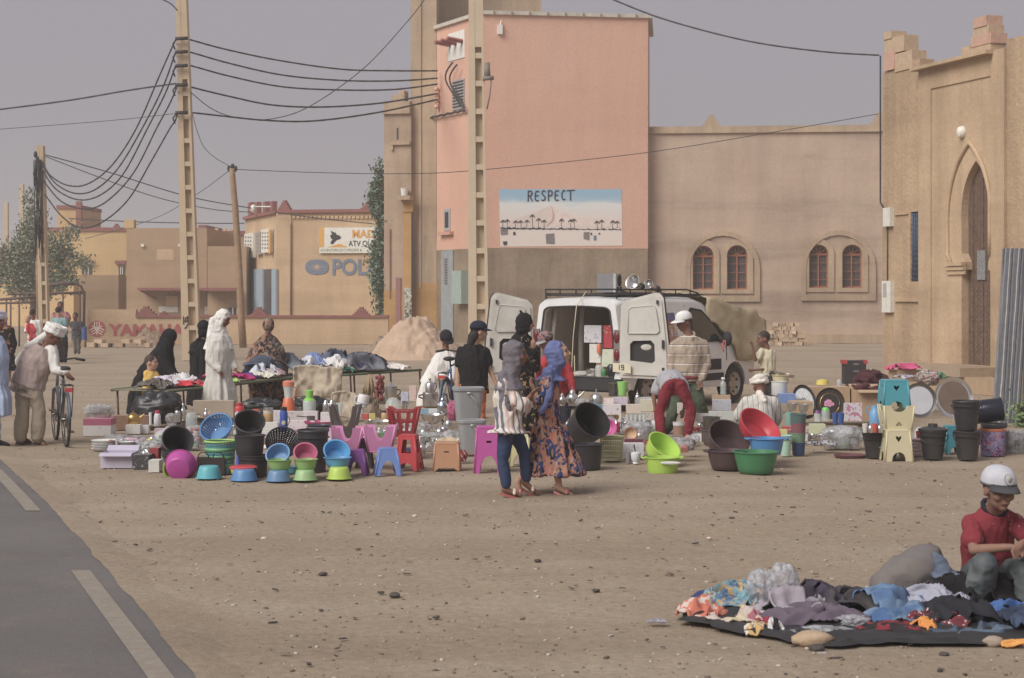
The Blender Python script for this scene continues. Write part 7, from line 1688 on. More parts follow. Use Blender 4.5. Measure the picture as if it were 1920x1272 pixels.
stool(668,892,46,46,892,(110,52,124),'purple stool standing beneath the left pink stool',False,.62,.55)
stool(684,892,32,54,878,(58,54,60),'dark grey stool partly hidden behind the purple stool',False,.6,.6)
stool(713,849,62,48,882,(198,122,170),'right pink stool upside down on the blue stool',True,.68,.55,arw=.42)
stool(727,893,58,50,894,(92,122,186),'periwinkle blue stool standing under the right pink stool',False,.60,.55,yaw=8)
stool(757,820,62,54,862,(150,38,48),'red slatted stool turned upside down',True,.66,.1,'bars')
stool(766,884,56,66,884,(176,36,48),'red stool with open sides standing under another',False,.62,.22,'big',yaw=-10)
basin(772,856,34,14,862,(60,96,150),'small blue bowl seen through the standing red stool',cat='basin')
stool(838,883,52,51,884,(174,126,88),'tan stool with a slot in its side',False,.84,.08,'slot')
stool(917,888,56,86,888,(176,66,146),'tall magenta stool next to the striped shirt girl',False,.82,.38,'slot',arw=.62)
stool(974,874,40,56,874,(190,184,130),'pale yellow stool standing behind the two girls',False,.8,.4)
def rectbin(px,py,w,h,yg,label,yaw=10):
 W_,H_=dims(w,h,yg);root=thing('bin',label,'bin',group='grey rectangular bins');m=plastic((140,142,144),1.2,.45);a,b_=W_*.44,W_*.34;n=24
 def rr(kx,ky,z):
  P=[]
  for i in range(n):t=2*PI*i/n;c_,s2=math.cos(t),math.sin(t);P.append((kx*abs(c_)**.4*(1 if c_>0 else-1),ky*abs(s2)**.4*(1 if s2>0 else-1),z))
  return P
 L=[rr(a*.80,b_*.80,0),rr(a,b_,H_*.90),rr(a*1.08,b_*1.08,H_*.90),rr(a*1.1,b_*1.1,H_*.98),rr(a*1.04,b_*1.04,H_),rr(a*.97,b_*.97,H_*.98),rr(a*.78,b_*.78,.01)]
 V=[p for l in L for p in l];F=[(i*n+k,i*n+(k+1)%n,(i+1)*n+(k+1)%n,(i+1)*n+k)for i in range(len(L)-1)for k in range(n)]+[tuple(range(n))[::-1],tuple((len(L)-1)*n+k for k in range(n))]
 mk('shell',V,F,m,root,True,sharp=40)
 q=MB();q.tube([(-a*.1,-b_*1.10,H_*.84),(a*.4,-b_*1.05,H_*.62),(a*.62,-b_*1.0,H_*.45)],.005,5);q.tube([(-a*.2,-b_*1.12,H_*.84),(a*.05,-b_*1.12,H_*.84)],.012,6);q.build('bail',plain((176,176,174),.5),root,True)
 setp(root,px,py,yg,W_*.7,None,False,H_,yaw)
rectbin(884,850,56,62,856,'lower grey bin carrying another grey bin');rectbin(878,793,62,66,850,'upper grey bin with a pale wire handle')
bag(850,790,24,50,826,'pink translucent carrier bag beside the grey bins',film((200,90,140),.9),((0,.02,.7,.45,plain((130,40,60),.5),'ball'),),12)
garment(842,834,48,12,868,cloth((180,160,128)),'beige cloth laid behind the tan stool',8,.8,cat='cloth',name='cloth')
bag(866,866,20,28,868,'red bag with white piping behind the tan stool',striped(((150,52,60),(200,190,190)),.05,(1,0,.6),.01,widths=(5,1)),(),13,name='cloth_bag')
lath('pot','wide steel pressure pot on wooden slats','pot',807,763,30,24,806,POT,MS,(('lid',[(0,1.0),(1.0,.98),(.96,1.1),(.3,1.2),(0,1.2)],MS),('handle',sideh(-1,.6,.9),M_rub)))
lath('kettle','steel kettle stacked on the wide pressure pot','kettle',806,740,17,26,806,[(0,0),(.9,0),(1,.1),(1,.7),(.6,.9),(0,.95)],MS,(('lid_knob',knob(.95,.3,.25),MS),('handle',sideh(1,.2,.8),M_rub)))
carton(804,769,32,6,805,plain((176,146,110),.9),'short wooden pallet under the pressure pot',d=.3,name='pallet',cat='pallet')
lath('teapot','bluish steel teapot tilted left of the pink carrier bag','teapot',830,775,22,32,816,TEA,metal((176,182,196),.25),(('lid_knob',knob(.92,.1,.12),MS),('spout',spout(-1),MS),('handle',sideh(1),MS)))
lath('dispenser','tall steel coffee urn behind the glass dome','urn',733,752,24,26,792,POT,MS,(('lid',[(1.05,1.0),(1.1,1.03),(.5,1.15),(.2,1.25),(.3,1.3),(0,1.35)],MS),('handle',sideh(1,.3,.8),M_rub)))
lath('cake_dome','clear glass dome above orange fruit','glass dome',737,770,30,24,806,[(1,0),(1,.35),(.85,.7),(.5,.93),(0,1)],GL,(('stand',[(0,0),(1.05,0),(1.05,.06),(0,.06)],MS),('fruit',lambda q,r,h:q.ell((-r*.3,0,h*.25),(r*.3,r*.3,h*.2),10,8),plastic((206,130,60)))))
for i,(x,y,w_,h_,a,b2_,lb_)in enumerate(((759,762,14,26,(176,178,196),(90,100,150),'lavender carton beside the steel coffee urn'),(774,752,13,28,(206,176,166),(190,60,70),'pink and white carton standing left of the pressure pot'),(792,779,26,12,(120,160,176),(60,110,140),'teal carton in front of the pallet'),(812,779,16,12,(196,200,206),(110,120,150),'white carton right of the teal carton'))):
 carton(x,y,w_,h_,800+i*6,printed(a,b2_,30+i,26),lb_,d=.1)
lath('cup','polished steel tumbler tilted beside the glass dome','tumbler',759,771,13,17,812,CUP,MS,(),(20,10),False)
garment(706,791,26,40,812,plain((112,92,76),.9),'upright brown cardboard behind the white mixer',2,.3,cat='cardboard',name='cardboard')
lath('jar','amber filled jar behind the red slatted stool','jar',722,793,15,22,826,JAR,plain((176,140,92),.3),(('lid',[(0,.88),(.9,.86),(.9,1),(0,1)],M_rub),))
lath('mixer','white kitchen mixer leaning over behind the stools','mixer',678,762,22,44,820,[(0,0),(.55,0),(.6,.3),(.5,.42),(.98,.5),(1,.9),(.9,1),(0,1)],plain((204,202,204),.35),(('handle',sideh(-1,.5,.9),plain((200,198,200),.35)),('spout',[(.9,.62),(1.08,.62),(1.08,.66),(.9,.66)],plain((170,170,174),.4))),(0,14),True)
for i,(x,y,w_,h_,a,b2_,lb_)in enumerate(((685,787,12,11,(186,60,60),(200,190,90),'little red carton below the white mixer'),(698,787,11,11,(190,170,80),(120,140,60),'little yellow carton below the white mixer'))):
 carton(x,y,w_,h_,828,printed(a,b2_,40+i,40),lb_,d=.07)
lath('goblet','steel goblet with a blue foot between the pink stools','goblet',691,818,15,30,848,[(0,0),(.6,0),(.6,.06),(.2,.16),(.2,.4),(.8,.6),(1,1),(.92,1),(.1,.5),(0,.5)],MS)
lath('tray','round steel tray rim behind the right pink stool','tray',716,797,44,6,836,[(0,0),(.9,0),(1,.9),(.97,1),(.88,.3),(0,.3)],MS)
lath('bowl','large shallow steel bowl right of the red stools','bowl',811,797,48,18,838,[(0,0),(.4,0),(.8,.5),(1,1),(.95,1),(.76,.55),(.38,.1),(0,.1)],MS)
lath('juicer','clear plastic jug between steel flasks and mixer','jug',636,776,13,20,816,[(0,0),(.8,0),(1,1),(.93,1),(.75,.06),(0,.05)],GL,(('handle',sideh(1),GL),))
# ---- tables and clothes
def cot(label,A,B,z,dep,legs):
 A=Vector((A[0],A[1],0));B=Vector((B[0],B[1],0));t=thing('trestle_table',label,'table',tuple((A+B)/2));d=(B-A).normalized();n=Vector((-d.y,d.x,0))
 if n.y<0:n=-n
 L=(B-A).length;mg=plain((84,92,66),.7,0,.3,14)
 for o_ in(0,dep):mb=MB();mb.tube([A+n*o_+Vector((0,0,z)),B+n*o_+Vector((0,0,z))],.022,6);mb.build('rail',mg,t,True,world=True)
 mb=MB();mb.obox(A+Vector((0,0,z-.005)),d*L,n*dep,(0,0,.012));mb.build('table_top',plain((120,112,92),.9,0,.2,8,.5,20),t,world=True)
 for u in legs:
  for o_ in(0.02,dep-.02):mb=MB();P_=A+d*(L*u)+n*o_;mb.tube([P_+Vector((0,0,z)),P_+d*.04],.017,6);mb.build('leg',M_rust,t,True,world=True)
 return A,d,n,L
def pY(px,py,z):Y=FX*(HC-z)/(py-YH);return((px-960)/FX*Y,Y)
zt_=.50
T1=cot('left low table heaped with pink, white and red clothes',pY(318,734,zt_),pY(552,709,zt_),zt_,.95,(.03,.5,.97))
T2=cot('right low table heaped with denim, white and grey clothes',pY(636,704,.50),pY(790,694,.50),.50,.95,(.18,.62,.99))
random.seed(21)
def oncot(T,u,v,w,h,mat,label,seed,zb=zt_,dk=.85):
 h*=1.15 if T is T2 else.95
 A,d,n,L=T;p=A+d*(L*u)+n*v;o=MB();garment_mesh(o,w,w*dk,h,seed);g=o.build('garment',mat,None,True);md=g.modifiers.new('t','SOLIDIFY');md.thickness=.006
 g.location=(p.x,p.y,zb+.012);g.rotation_euler=(0,0,random.uniform(-.6,.6));tag(g,label,'garment','second hand clothes on the tables');px=960+p.x*FX/p.y;ITEMS.append((g,px,700,760));return g
DEN=jeans_mat((60,68,88),(92,100,120));DEN2=jeans_mat((54,60,74),(110,116,126))
for a in((.05,.35,.55,.16,cloth((96,90,86)),'dark grey garment at the near left corner of the left table',1),(.16,.45,.6,.17,cloth((196,186,200)),'pale lilac blouse heaped left on the left table',2),(.18,.16,.50,.10,cloth((196,44,60)),'scarlet garment at the front of the left table',3),(.28,.5,.6,.20,cloth((200,198,200)),'white blouse behind the scarlet garment',4),(.27,.15,.45,.10,cloth((190,56,76)),'raspberry red garment beside the scarlet one',5),(.55,.35,.62,.2,cloth((190,44,120)),'hot pink garment left of the shawl woman',6),(.66,.3,.5,.13,cloth((178,40,112)),'deep pink trousers in front of the shawl woman',7),(.52,.14,.3,.09,cloth((150,190,70)),'lime top at the table front edge',8),(.74,.3,.35,.12,cloth((90,70,140)),'violet garment right of the deep pink trousers',9),(.86,.3,.5,.12,cloth((196,192,176)),'cream shirt at the right end of the left table',10),(.94,.3,.5,.16,floral(((196,186,180),(190,140,150)),20,2,.05),'pale flowered blouse at the right end of the left table',11)):
 oncot(T1,*a)
for a in((-.55,.6,.8,.28,DEN,'dark denim heap at the far left of the right table',12),(-.30,.75,1.1,.34,DEN2,'long roll of navy trousers along the table back',13),(-.62,.35,.55,.20,cloth((176,180,190)),'pale grey shirt spilling at the left of the tables',14),(-.15,.35,.55,.26,cloth((200,200,212)),'white shirt crossing the middle of the right table',15),(-.2,.2,.35,.16,cloth((84,110,160)),'blue jeans peeping below the white shirt',16),(.12,.35,.6,.26,cloth((202,198,198)),'off white garment over the sacking',17),(.12,.10,.38,.10,cloth((44,120,100)),'emerald green top at the front of the right table',18),(.30,.65,.9,.34,DEN,'black denim heap behind the grey one',19),(.42,.4,.95,.28,jeans_mat((74,76,86),(110,112,122)),'grey wash jeans spread over the right table',20),(.35,.15,.4,.14,cloth((56,58,86)),'navy garment hanging at the front of the right table',21),(.62,.6,.9,.28,cloth((52,50,58)),'charcoal jacket towards the right end',22),(.72,.15,.55,.11,cloth((204,196,190)),'white scarf along the right front edge',23),(.86,.35,.6,.10,cloth((200,190,176)),'cream cloth at the right end of the right table',24),(.2,.75,.4,.26,cloth((170,66,70)),'dull red garment poking out at the back',25),(.05,.65,.5,.3,cloth((120,140,190)),'light blue shirt behind the white ones',26)):
 oncot(T2,*a,zb=.50)
cot('short bridging table under the navy trousers between the two long tables',pY(545,709,.50),pY(634,704,.50),.50,.9,(.1,))
BUR=plain((170,154,132),.95,0,.15,8,.9,16)
def drape(px0,px1,py0,py1,yg,mat,label,seed,thick=.06,name='sacking',cat='sack cloth'):
 Y=Yd(yg);n,m2=34,20;V=[];F=[]
 for i in range(n+1):
  for j in range(m2+1):
   px=px0+(px1-px0)*i/n;py=py0+(py1-py0)*j/m2;V.append(tuple(at(px,py,Y)))
 V=np.array(V);c0=V.mean(0);d=fbm(V[:,0]*5+seed,V[:,2]*3,None,4);e=fbm(V[:,0]*3+seed,V[:,2]*3+7,None,2)
 V[:,1]+=thick*d*1.6;V[:,0]+=.04*e;V[:,2]+=.03*fbm(V[:,0]*4+3,V[:,2]*2+seed,None,2)
 for i in range(n):
  for j in range(m2):a=i*(m2+1)+j;F.append((a,a+1,a+m2+2,a+m2+1))
 V-=c0;o=mk(name,V.tolist(),F,mat,None,True);o.location=c0;md=o.modifiers.new('t','SOLIDIFY');md.thickness=.02;tag(o,label,cat);ITEMS.append((o,(px0+px1)/2,(py0+py1)/2,yg));return o
drape(552,640,690,746,775,BUR,'pale burlap sacking hanging over the table edge',1)
drape(622,668,738,786,790,BUR,'second piece of sacking hanging lower beside the mixer',4)
mb=MB();random.seed(6)
for k in range(26):
 x0=694+random.uniform(-3,3);x1=x0+random.uniform(-16,12);mb.tube([at(x0,703,29.6),at((x0*.5+x1*.5),722,29.5+random.uniform(-.1,.1)),at(x1,738+random.uniform(-6,14),29.5)],[.02,.03,.008],4)
V0=Vector(mb.V[0]);mb.V=[tuple(Vector(v)-V0)for v in mb.V];o=mb.build('dried_stalks',plain((150,124,92),.9),None,True);o.location=V0;tag(o,'bunch of dried stalks hanging beneath the right table','dried stalks')
mb=MB()
for k in range(60):mb.ell(at(712+random.uniform(-7,7),706+random.uniform(0,46),29.4+random.uniform(-.08,.08)),(.028,.028,.035),6,4)
V0=Vector(mb.V[0]);mb.V=[tuple(Vector(v)-V0)for v in mb.V];o=mb.build('bead_strings',plain((130,58,56),.7),None,True);o.location=V0;tag(o,'bunch of dark red strings hanging beneath the right table','strings',kind='stuff')
# ---- bicycles
def bicycle(label,px,yg,ang,frame_c,seed=0,rackred=True):
 b=thing('bicycle',label,'bicycle',tuple(gp(px,yg)),(0,0,R(ang)));r_=.33;mf=plain(frame_c,.4,.2);wb=1.02
 for y in(0,wb):
  w_=bpy.data.objects.new('wheel',None);link(w_);w_.parent=b;w_.location=(0,y,r_)
  q=MB();q.tube([(0,r_*math.cos(a*PI/18),r_*math.sin(a*PI/18))for a in range(37)],.019,7,False);q.build('tyre',M_tyre,w_,True)
  q=MB();q.tube([(0,(r_-.028)*math.cos(a*PI/18),(r_-.028)*math.sin(a*PI/18))for a in range(37)],.010,5,False)
  for k in range(14):a=k*PI/7;q.tube([(.02*(-1)**k,0,0),(0,(r_-.03)*math.cos(a),(r_-.03)*math.sin(a))],.0022,3)
  q.tube([(-.05,0,0),(.05,0,0)],.018,8);q.build('rim',MSd,w_,True)
 A=(0,0,r_);BB=(0,.43,.28);ST=(0,.27,.84);HT=(0,.83,.88);HB=(0,.88,.70);FA_=(0,wb,r_)
 q=MB();
 for p,t,rr in((BB,ST,.016),(BB,HB,.019),(ST,HT,.015),(HT,HB,.02)):q.tube([p,t],rr,8)
 for s_ in(-.05,.05):q.tube([(s_,0,r_),(s_*.4,.43,.28)],.009,6);q.tube([(s_,0,r_),(s_*.3,.28,.80)],.008,6);q.tube([(s_,wb,r_),(s_,.92,.66),(0,.88,.70)],.011,6)
 q.build('frame',mf,b,True)
 q=MB();q.tube([ST,(0,.25,.93)],.013,8);q.ell((0,.20,.95),(.085,.13,.035),14,8);q.build('saddle',M_rub,b,True)
 q=MB();q.tube([HT,(0,.80,1.02)],.013,8);q.tube([(-.30,.70,1.04),(-.2,.80,1.06),(0,.82,1.03),(.2,.80,1.06),(.30,.70,1.04)],.011,6)
 for s_ in(-1,1):q.tube([(s_*.22,.77,1.055),(s_*.32,.68,1.035)],.018,6)
 q.build('handlebar',M_rub,b,True)
 q=MB()
 for s_ in(-.055,.055):q.tube([(s_,.12,.76),(s_,-.22,.76),(s_,-.22,.74),(s_*1.2,0,.36)],.007,5)
 q.tube([(-.055,-.22,.76),(.055,-.22,.76)],.007,5);q.tube([(-.055,0,.76),(.055,0,.76)],.006,5);q.build('carrier',M_rub,b,True)
 q=MB();q.box((-.045,-.245,.68),(.045,-.225,.73));q.build('reflector',plain((190,40,44),.3),b)
 q=MB();q.tube([(.05,.43,.28),(.07,.43,.28),(.08,.50,.14)],.010,6);q.tube([(-.05,.43,.28),(-.07,.43,.28),(-.08,.36,.42)],.010,6);q.box((.08,.45,.12),(.16,.55,.145));q.box((-.16,.31,.41),(-.08,.41,.435));q.lathe([(0,-.004),(.09,-.004),(.09,.004),(0,.004)],20,Matrix.Translation((.05,.43,.28))@Matrix.Rotation(PI/2,4,'Y'));q.build('crank',MSd,b,True,sharp=40)
 q=MB();pts=[(0,(r_+.03)*math.cos(a),r_+(r_+.03)*math.sin(a)-r_)for a in[PI*(.25+.75*k/10)for k in range(11)]];q.tube([(p[0],p[1],p[2]+r_)for p in pts],.018,6);q.build('mudguard',plain((70,90,110),.4),b,True)
 return b
bicycle('old grey bicycle held by the man in the mauve waistcoat',124,836,22,(120,122,126))
bicycle('dark bicycle with a blue frame leaning beside the crouching man',836,798,-12,(60,90,140))
# ---- centre: big black tubs, teapots, cartons before the van
basin(1097,883,72,48,884,(44,42,46),'large black tub standing upright right of the flowered dress',rb=.84,name='tub',cat='tub')
basin(1098,800,78,52,874,(44,42,46),'large black tub tipped open on top of the upright one',(44,40),rb=.8,name='tub',cat='tub')
lath('teapot','round silver teapot behind the tipped black tub','teapot',1073,762,26,34,812,TEA,MS,(('lid_knob',knob(.92,.1,.12),MS),('spout',spout(1),MS)))
lath('teapot','smaller silver teapot left of the round silver one','teapot',1054,762,16,26,810,TEA,MS,(('lid_knob',knob(.92,.1,.12),MS),('spout',spout(-1),MS)))
bag(1092,764,28,22,820,'clear bag of glassware before the silver teapots',CLR2,(),31)
lath('pot','silver lidded pot standing on the teal carton','pot',1118,760,24,26,814,[(0,0),(.8,0),(1,.15),(1,.5),(.9,.6),(.8,.7),(.5,.85),(0,.9)],MS,(('lid_knob',knob(.88,.15,.25),MS),))
carton(1117,792,27,32,816,printed((70,130,150),(196,200,204),50,20),'teal carton under the silver lidded pot',d=.18)
carton(1147,792,34,33,822,printed((202,194,198),(60,56,66),51,16),'white carton with black pictures right of the teal carton',d=.15)
carton(1141,759,18,12,820,printed((206,190,184),(190,100,90),52,26),'small pink printed carton on the white pictured carton',d=.1)
carton(1163,760,26,14,818,printed((190,180,196),(90,80,96),53,26),'lavender carton under the steel blender base',d=.14)
lath('blender','steel blender base with a round dial','blender',1150,744,20,25,814,[(0,0),(.85,0),(.9,.06),(.8,.4),(1,.9),(1.05,1),(0,1)],MSd,(('dial',lambda q,r,h:q.ell((r*.4,-r*.82,h*.28),(r*.3,r*.1,h*.16),12,8),M_rub),))
lath('jug','green plastic jug with a pale handle','jug',1167,743,20,27,816,CUP,plastic((130,190,80)),(('handle',sideh(1),plain((196,170,160),.5)),))
for i,(x,y,w_,h_,yy,a,b2_,lb_)in enumerate(((1187,777,26,18,822,(200,184,170),(200,120,110),'cream gift carton with a pale bird print'),(1216,772,32,22,818,(196,192,170),(200,180,100),'long carton of gold rimmed glasses'),(1206,758,30,12,812,(186,190,188),(150,160,160),'clear fronted carton of tumblers'),(1216,788,34,13,826,(186,180,170),(90,76,110),'carton with a row of dark tumblers'),(1186,858,40,26,862,(200,198,204),(150,150,170),'plain white carton below the red and blue one'),(1188,832,34,8,858,(110,44,60),(60,70,130),'flat red and blue carton under the wooden bowl'))):
 carton(x,y,w_,h_,yy,printed(a,b2_,60+i,28),lb_,d=.15)
lath('pot','small pointed steel pot left of the boy in red trousers','pot',1195,754,11,19,812,TEA,MS,(('lid_knob',knob(.92,.15,.2),MS),))
for i in range(5):
 lath('tumbler',('left end gold rimmed tumbler','second gold rimmed tumbler from the left','middle gold rimmed tumbler','fourth gold rimmed tumbler from the left','right end gold rimmed tumbler')[i]+' in the row','tumbler',1176+i*8,790,7,14,832,CUP,GL,(('gold_rim',[(1,.92),(1.02,1),(.95,1)],GOLD),),group='gold rimmed tumblers')
for i in range(3):
 lath('goblet',('left gold goblet','middle gold goblet','right gold goblet')[i]+' in front of the pictured carton','goblet',1143+i*7,798,8,20,834,[(0,0),(.7,0),(.15,.1),(.15,.45),(.9,.7),(.8,1),(.7,1),(0,.5)],GOLD,group='gold goblets')
lath('bottle','coral red flask between the pink basin and the bagged glassware','flask',1157,811,11,24,844,THERM,plastic((196,60,80)),(('handle',sideh(1),M_rub),))
basin(1138,803,36,12,852,(196,84,150),'pink basin leaning behind the olive basket',(66,20))
lath('tray','round steel tray propped behind the pink basin','tray',1142,792,28,5,846,[(0,0),(.9,0),(1,.9),(.97,1),(.88,.3),(0,.3)],MS,(),(66,10),True)
bag(1196,828,62,48,846,'clear bag full of shiny glassware and pots',CLR2,((-.2,.1,.4,.4,MS,'pot'),(.25,.05,.4,.5,MS,'pot'),(0,.5,.3,.25,GL,'ball')),33)
lath('bowl','round wooden bowl tipped towards the road','bowl',1182,814,25,9,856,CUP,plain((150,104,76),.6,0,.2,10),(('bowl_inside',[(0,.09),(.68,.1),(.9,.95)],plain((190,156,120),.7)),),(72,6),True)
lattice(1147,865,46,44,868,(160,156,116),'olive beige slatted basket right of the big black tubs',56,4,rb=.86,name='basket',cat='basket')
lath('mortar','white lidded mortar with a pestle sticking up','mortar',1192,870,20,22,872,[(0,0),(.6,0),(.5,.1),(.85,.35),(.95,.8),(.9,.9),(.3,1),(0,1)],plain((200,202,210),.3),(('pestle',lambda q,r,h:q.tube([(0,0,h*.9),(-r*.35,0,h*1.6)],r*.12,6),M_rub),))
lath('cup','grey beaker standing left of the white mortar','beaker',1178,869,13,20,870,CUP,plain((130,126,130),.5))
basin(1242,891,68,30,890,(152,190,34),'bright lime tub standing level with another tipped in it',rb=.86,handles=True,name='tub',cat='tub')
basin(1240,844,70,28,878,(158,196,36),'bright lime tub tipped open inside the level one',(30,32),rb=.82,name='tub',cat='tub')
mb=MB();mb.ell((0,0,0),(.11,.01,.018),14,8);q=mb.build('label_sticker',plain(W_,.5),ITEMS[-2][0],True);q.location=(.07,-.19,.12)
bag(1268,850,62,36,866,'clear bag with steel bowls and an orange box behind the lime tubs',CLR2,((-.2,.2,.6,.35,MS,'ball'),(.1,.0,.5,.4,plastic((206,100,70)),'box')),35)
bag(1288,846,34,30,858,'grey plastic bundle right of the bagged steel bowls',film((150,146,146),.9),(),36)
basin(1366,884,84,36,886,(74,56,58),'dark brown tub standing level with one tipped in it',rb=.78,handles=True,name='tub',cat='tub')
basin(1362,829,84,34,874,(76,58,60),'dark brown tub tipped open to the left',(42,22),rb=.76,name='tub',cat='tub')
basin(1345,838,66,30,862,(88,76,74),'grey brown tub half hidden behind the dark brown pair',rb=.8,name='tub',cat='tub')
basin(1437,856,70,32,880,(62,128,184),'sky blue basin beneath the leaning red one',rb=.8,handles=True)
basin(1420,806,90,24,874,(184,36,56),'big red basin leaning across the blue one',(34,34),rb=.78)
basin(1417,892,88,42,893,(48,118,74),'deep green basin in front of the red and blue ones',rb=.74)
lath('pot','steel pot with a rolled rim behind the brown tubs','pot',1334,805,34,22,848,POT,MSd)
for i,(x,y,w_,h_,yy,a,b2_,lb_)in enumerate(((1353,770,34,20,820,(176,176,184),(70,90,160),'blue edged framed picture propped by the van wheel'),(1285,776,30,20,816,(196,186,180),(150,90,96),'printed platter box seen between the boys legs'),(1352,788,46,16,830,(176,178,176),(100,130,100),'flat box of green patterned plates'),(1314,792,28,16,826,(190,184,180),(150,80,100),'flat box of flower patterned plates'))):
 carton(x,y,w_,h_,yy,printed(a,b2_,70+i,34),lb_,d=.1)
carton(1352,751,34,10,816,plain((176,146,116),.9),'short wooden plank on edge behind the framed picture',d=.05,name='plank',cat='plank')
lath('bottle','ribbed clear plastic bottle standing before the van','bottle',1356,740,12,32,812,[(0,0),(.9,0),(1,.1),(.85,.2),(1,.3),(.85,.42),(1,.52),(.8,.7),(.35,.8),(.35,.84),(0,.84)],GL,(('bottle_cap',[(.4,.84),(.7,.9),(.5,1),(0,1)],plain(W_)),))
lath('stand','round brown and white stand between the boys legs','stool',1273,816,22,24,846,[(0,0),(.95,0),(1,.7),(1,1),(0,1)],plain((140,104,84),.8),(('top',[(1.02,.72),(1.06,.98),(0,1.02)],plain((186,186,188),.5)),))
# ---- right side
lath('pot','large white enamel pot beside the seated man','pot',1461,742,30,26,806,POT,plain((196,196,194),.35))
basin(1464,722,36,18,804,(196,182,140),'two cream basins stacked on the white pot',rb=.8)
lath('tray','steel tray lying tilted on the cream basins','tray',1470,702,44,6,802,[(0,0),(.9,0),(1,.9),(.97,1),(.88,.3),(0,.3)],MS,(),(0,14),True)
carton(1474,757,30,18,808,printed((100,130,186),(190,190,150),80,22),'blue carton under the white enamel pot',d=.25)
carton(1500,778,40,24,812,CARD,'brown cardboard box under the steel strainers',d=.4)
for i,(x,y,lb_)in enumerate(((1485,775,'left steel strainer bowl on the brown box'),(1507,777,'right steel strainer bowl on the brown box'))):
 lath('strainer',lb_,'strainer',x,y,20,18,828+i,[(0,0),(.4,.05),(.8,.35),(1,1),(.94,1),(.75,.4),(.35,.12),(0,.08)],MS,(('handle',sideh(1,.7,1),MS),),group='steel strainers')
def roundtray(px,py,w,h,yg,mat_rim,mat_in,label,tilt=(74,0),motif=None,kx=1.0):
 Wm,Hm=dims(w,h,yg);root=thing('tray',label,'tray');r_=Wm/2;ky=Hm/Wm
 q=MB();q.lathe([(0,0),(r_*.9,0),(r_,.03),(r_*1.0,.036),(r_*.88,.008),(0,.008)],40,None,1,ky);q.build('rim',mat_rim,root,True,sharp=40)
 q=MB();q.lathe([(0,.0085),(r_*.80,.0085),(r_*.80,.010),(0,.010)],40,None,1,ky);q.build('tray_face',mat_in,root,True,sharp=40)
 if motif:motif(root,r_,ky)
 setp(root,px,py,yg,0.0,(tilt[0],tilt[1],0),True,.03);return root
def m_write(root,r_,ky):
 q=MB()
 for row,(x0,n_)in enumerate(((-.55,5),(-.5,4),(-.2,6))):
  for k in range(n_):a=(x0+k*.16)*r_;y=(.35-row*.32)*r_;q.tube([(a,y+.05*r_*(k%2),.012),(a+.03*r_,y-.13*r_,.012),(a+.10*r_,y-.1*r_,.012)],.007,4)
 q.build('painted_writing',M_ink,root)['kind']='stuff'
 q=MB();[q.ell((r_*(.1+.09*k),r_*(-.25+.05*(k%3)),.011),(.02,.03,.003),8,4)for k in range(4)];q.build('painted_leaves',plain((100,130,110),.6),root)['kind']='stuff'
def m_flower(root,r_,ky):
 random.seed(3);q=MB()
 for k in range(11):a=random.random()*6;d=random.random()*r_*.28;q.ell((d*math.cos(a)-.05*r_,d*math.sin(a),.011+.0004*k),(r_*.13,r_*.12,.002),10,4)
 q.build('painted_rose',plain((190,120,150),.6,0,.25,30),root)['kind']='stuff'
 q=MB();q.tube([(r_*.66*math.cos(a*PI/18),r_*.66*math.sin(a*PI/18)*ky,.012)for a in range(37)],.006,4);q.build('gold_line',GOLD,root,True)
roundtray(1508,754,44,66,806,plain((60,56,58),.4),plain((190,192,192),.4,0,.2,30),'oval black rimmed tray with writing and leaves',(78,-12),m_write)
roundtray(1556,757,56,60,808,plain((56,48,46),.4),plain((50,42,42),.4),'black oval tray painted with a pink rose',(76,14),m_flower)
carton(1599,790,34,34,814,floral(((200,194,200),)*5+((190,110,150),),18,6,.1),'white panel with pink blossom leaning on a cardboard box',d=.02,name='picture',cat='picture')
carton(1540,784,100,58,798,CARD,'long brown cardboard box behind the oval trays',d=.3)
carton(1628,790,56,58,802,CARD,'brown cardboard box with open lid behind the blue jug',d=.5,open_=True)
lath('squeeze_bottle','yellow squeezy bottle lying on the long cardboard box','bottle',1542,722,24,10,796,[(0,0),(1,0),(.9,.8),(.3,1),(0,1)],plastic((200,180,50)))
lath('bottle','small clear bottle standing behind the cardboard boxes','bottle',1573,724,8,14,790,BOT,GL)
sc_=thing('suitcase','black suitcase with red corners under the maroon blanket','suitcase',(0,0,0))
Wm,Hm=dims(40,44,786)
q=MB();q.box((-Wm/2,-.12,0),(Wm/2,.12,Hm));q.build('case',plain((58,52,54),.7),sc_)
for s_ in(-1,1):q=MB();q.box((s_*Wm*.47-.03,-.125,Hm*.86),(s_*Wm*.47+.03,.125,Hm*1.02));q.build('corner',plain((170,50,56),.6),sc_)
for z in(.25,.55,.85):q=MB();q.box((-.03,-.13,Hm*z-.015),(.05,-.12,Hm*z+.015));q.build('latch',plain((110,106,106),.4),sc_)
sc_.location=pos(1601,720,786);
bag(1632,736,62,44,794,'dark maroon fluffy blanket folded on the cardboard box',plain((72,34,40),.95,0,.45,14,1,30),(),41,False,'blanket','blanket',.5,.3)
bag(1618,744,74,26,797,'lower fold of maroon fluffy bedding over the box edge',plain((78,36,42),.95,0,.45,14,1,30),(),42,False,'blanket','blanket',.5,.3)
carton(1700,716,76,22,776,plain((176,152,124),.9),'pale board edge below the pink cloth',d=.5,name='board',cat='board')
garment(1700,697,78,14,778,cloth((190,70,116)),'bright pink cloth spread on the bench by the fort',3,.7,cat='cloth',name='cloth')
bag(1740,724,46,32,782,'rolled patterned rug in green, pink and black',floral(((90,100,80),(170,120,120),(60,56,56),(190,180,170)),26,7,.1),(),43,False,'rolled_rug','rug',.45,.15)
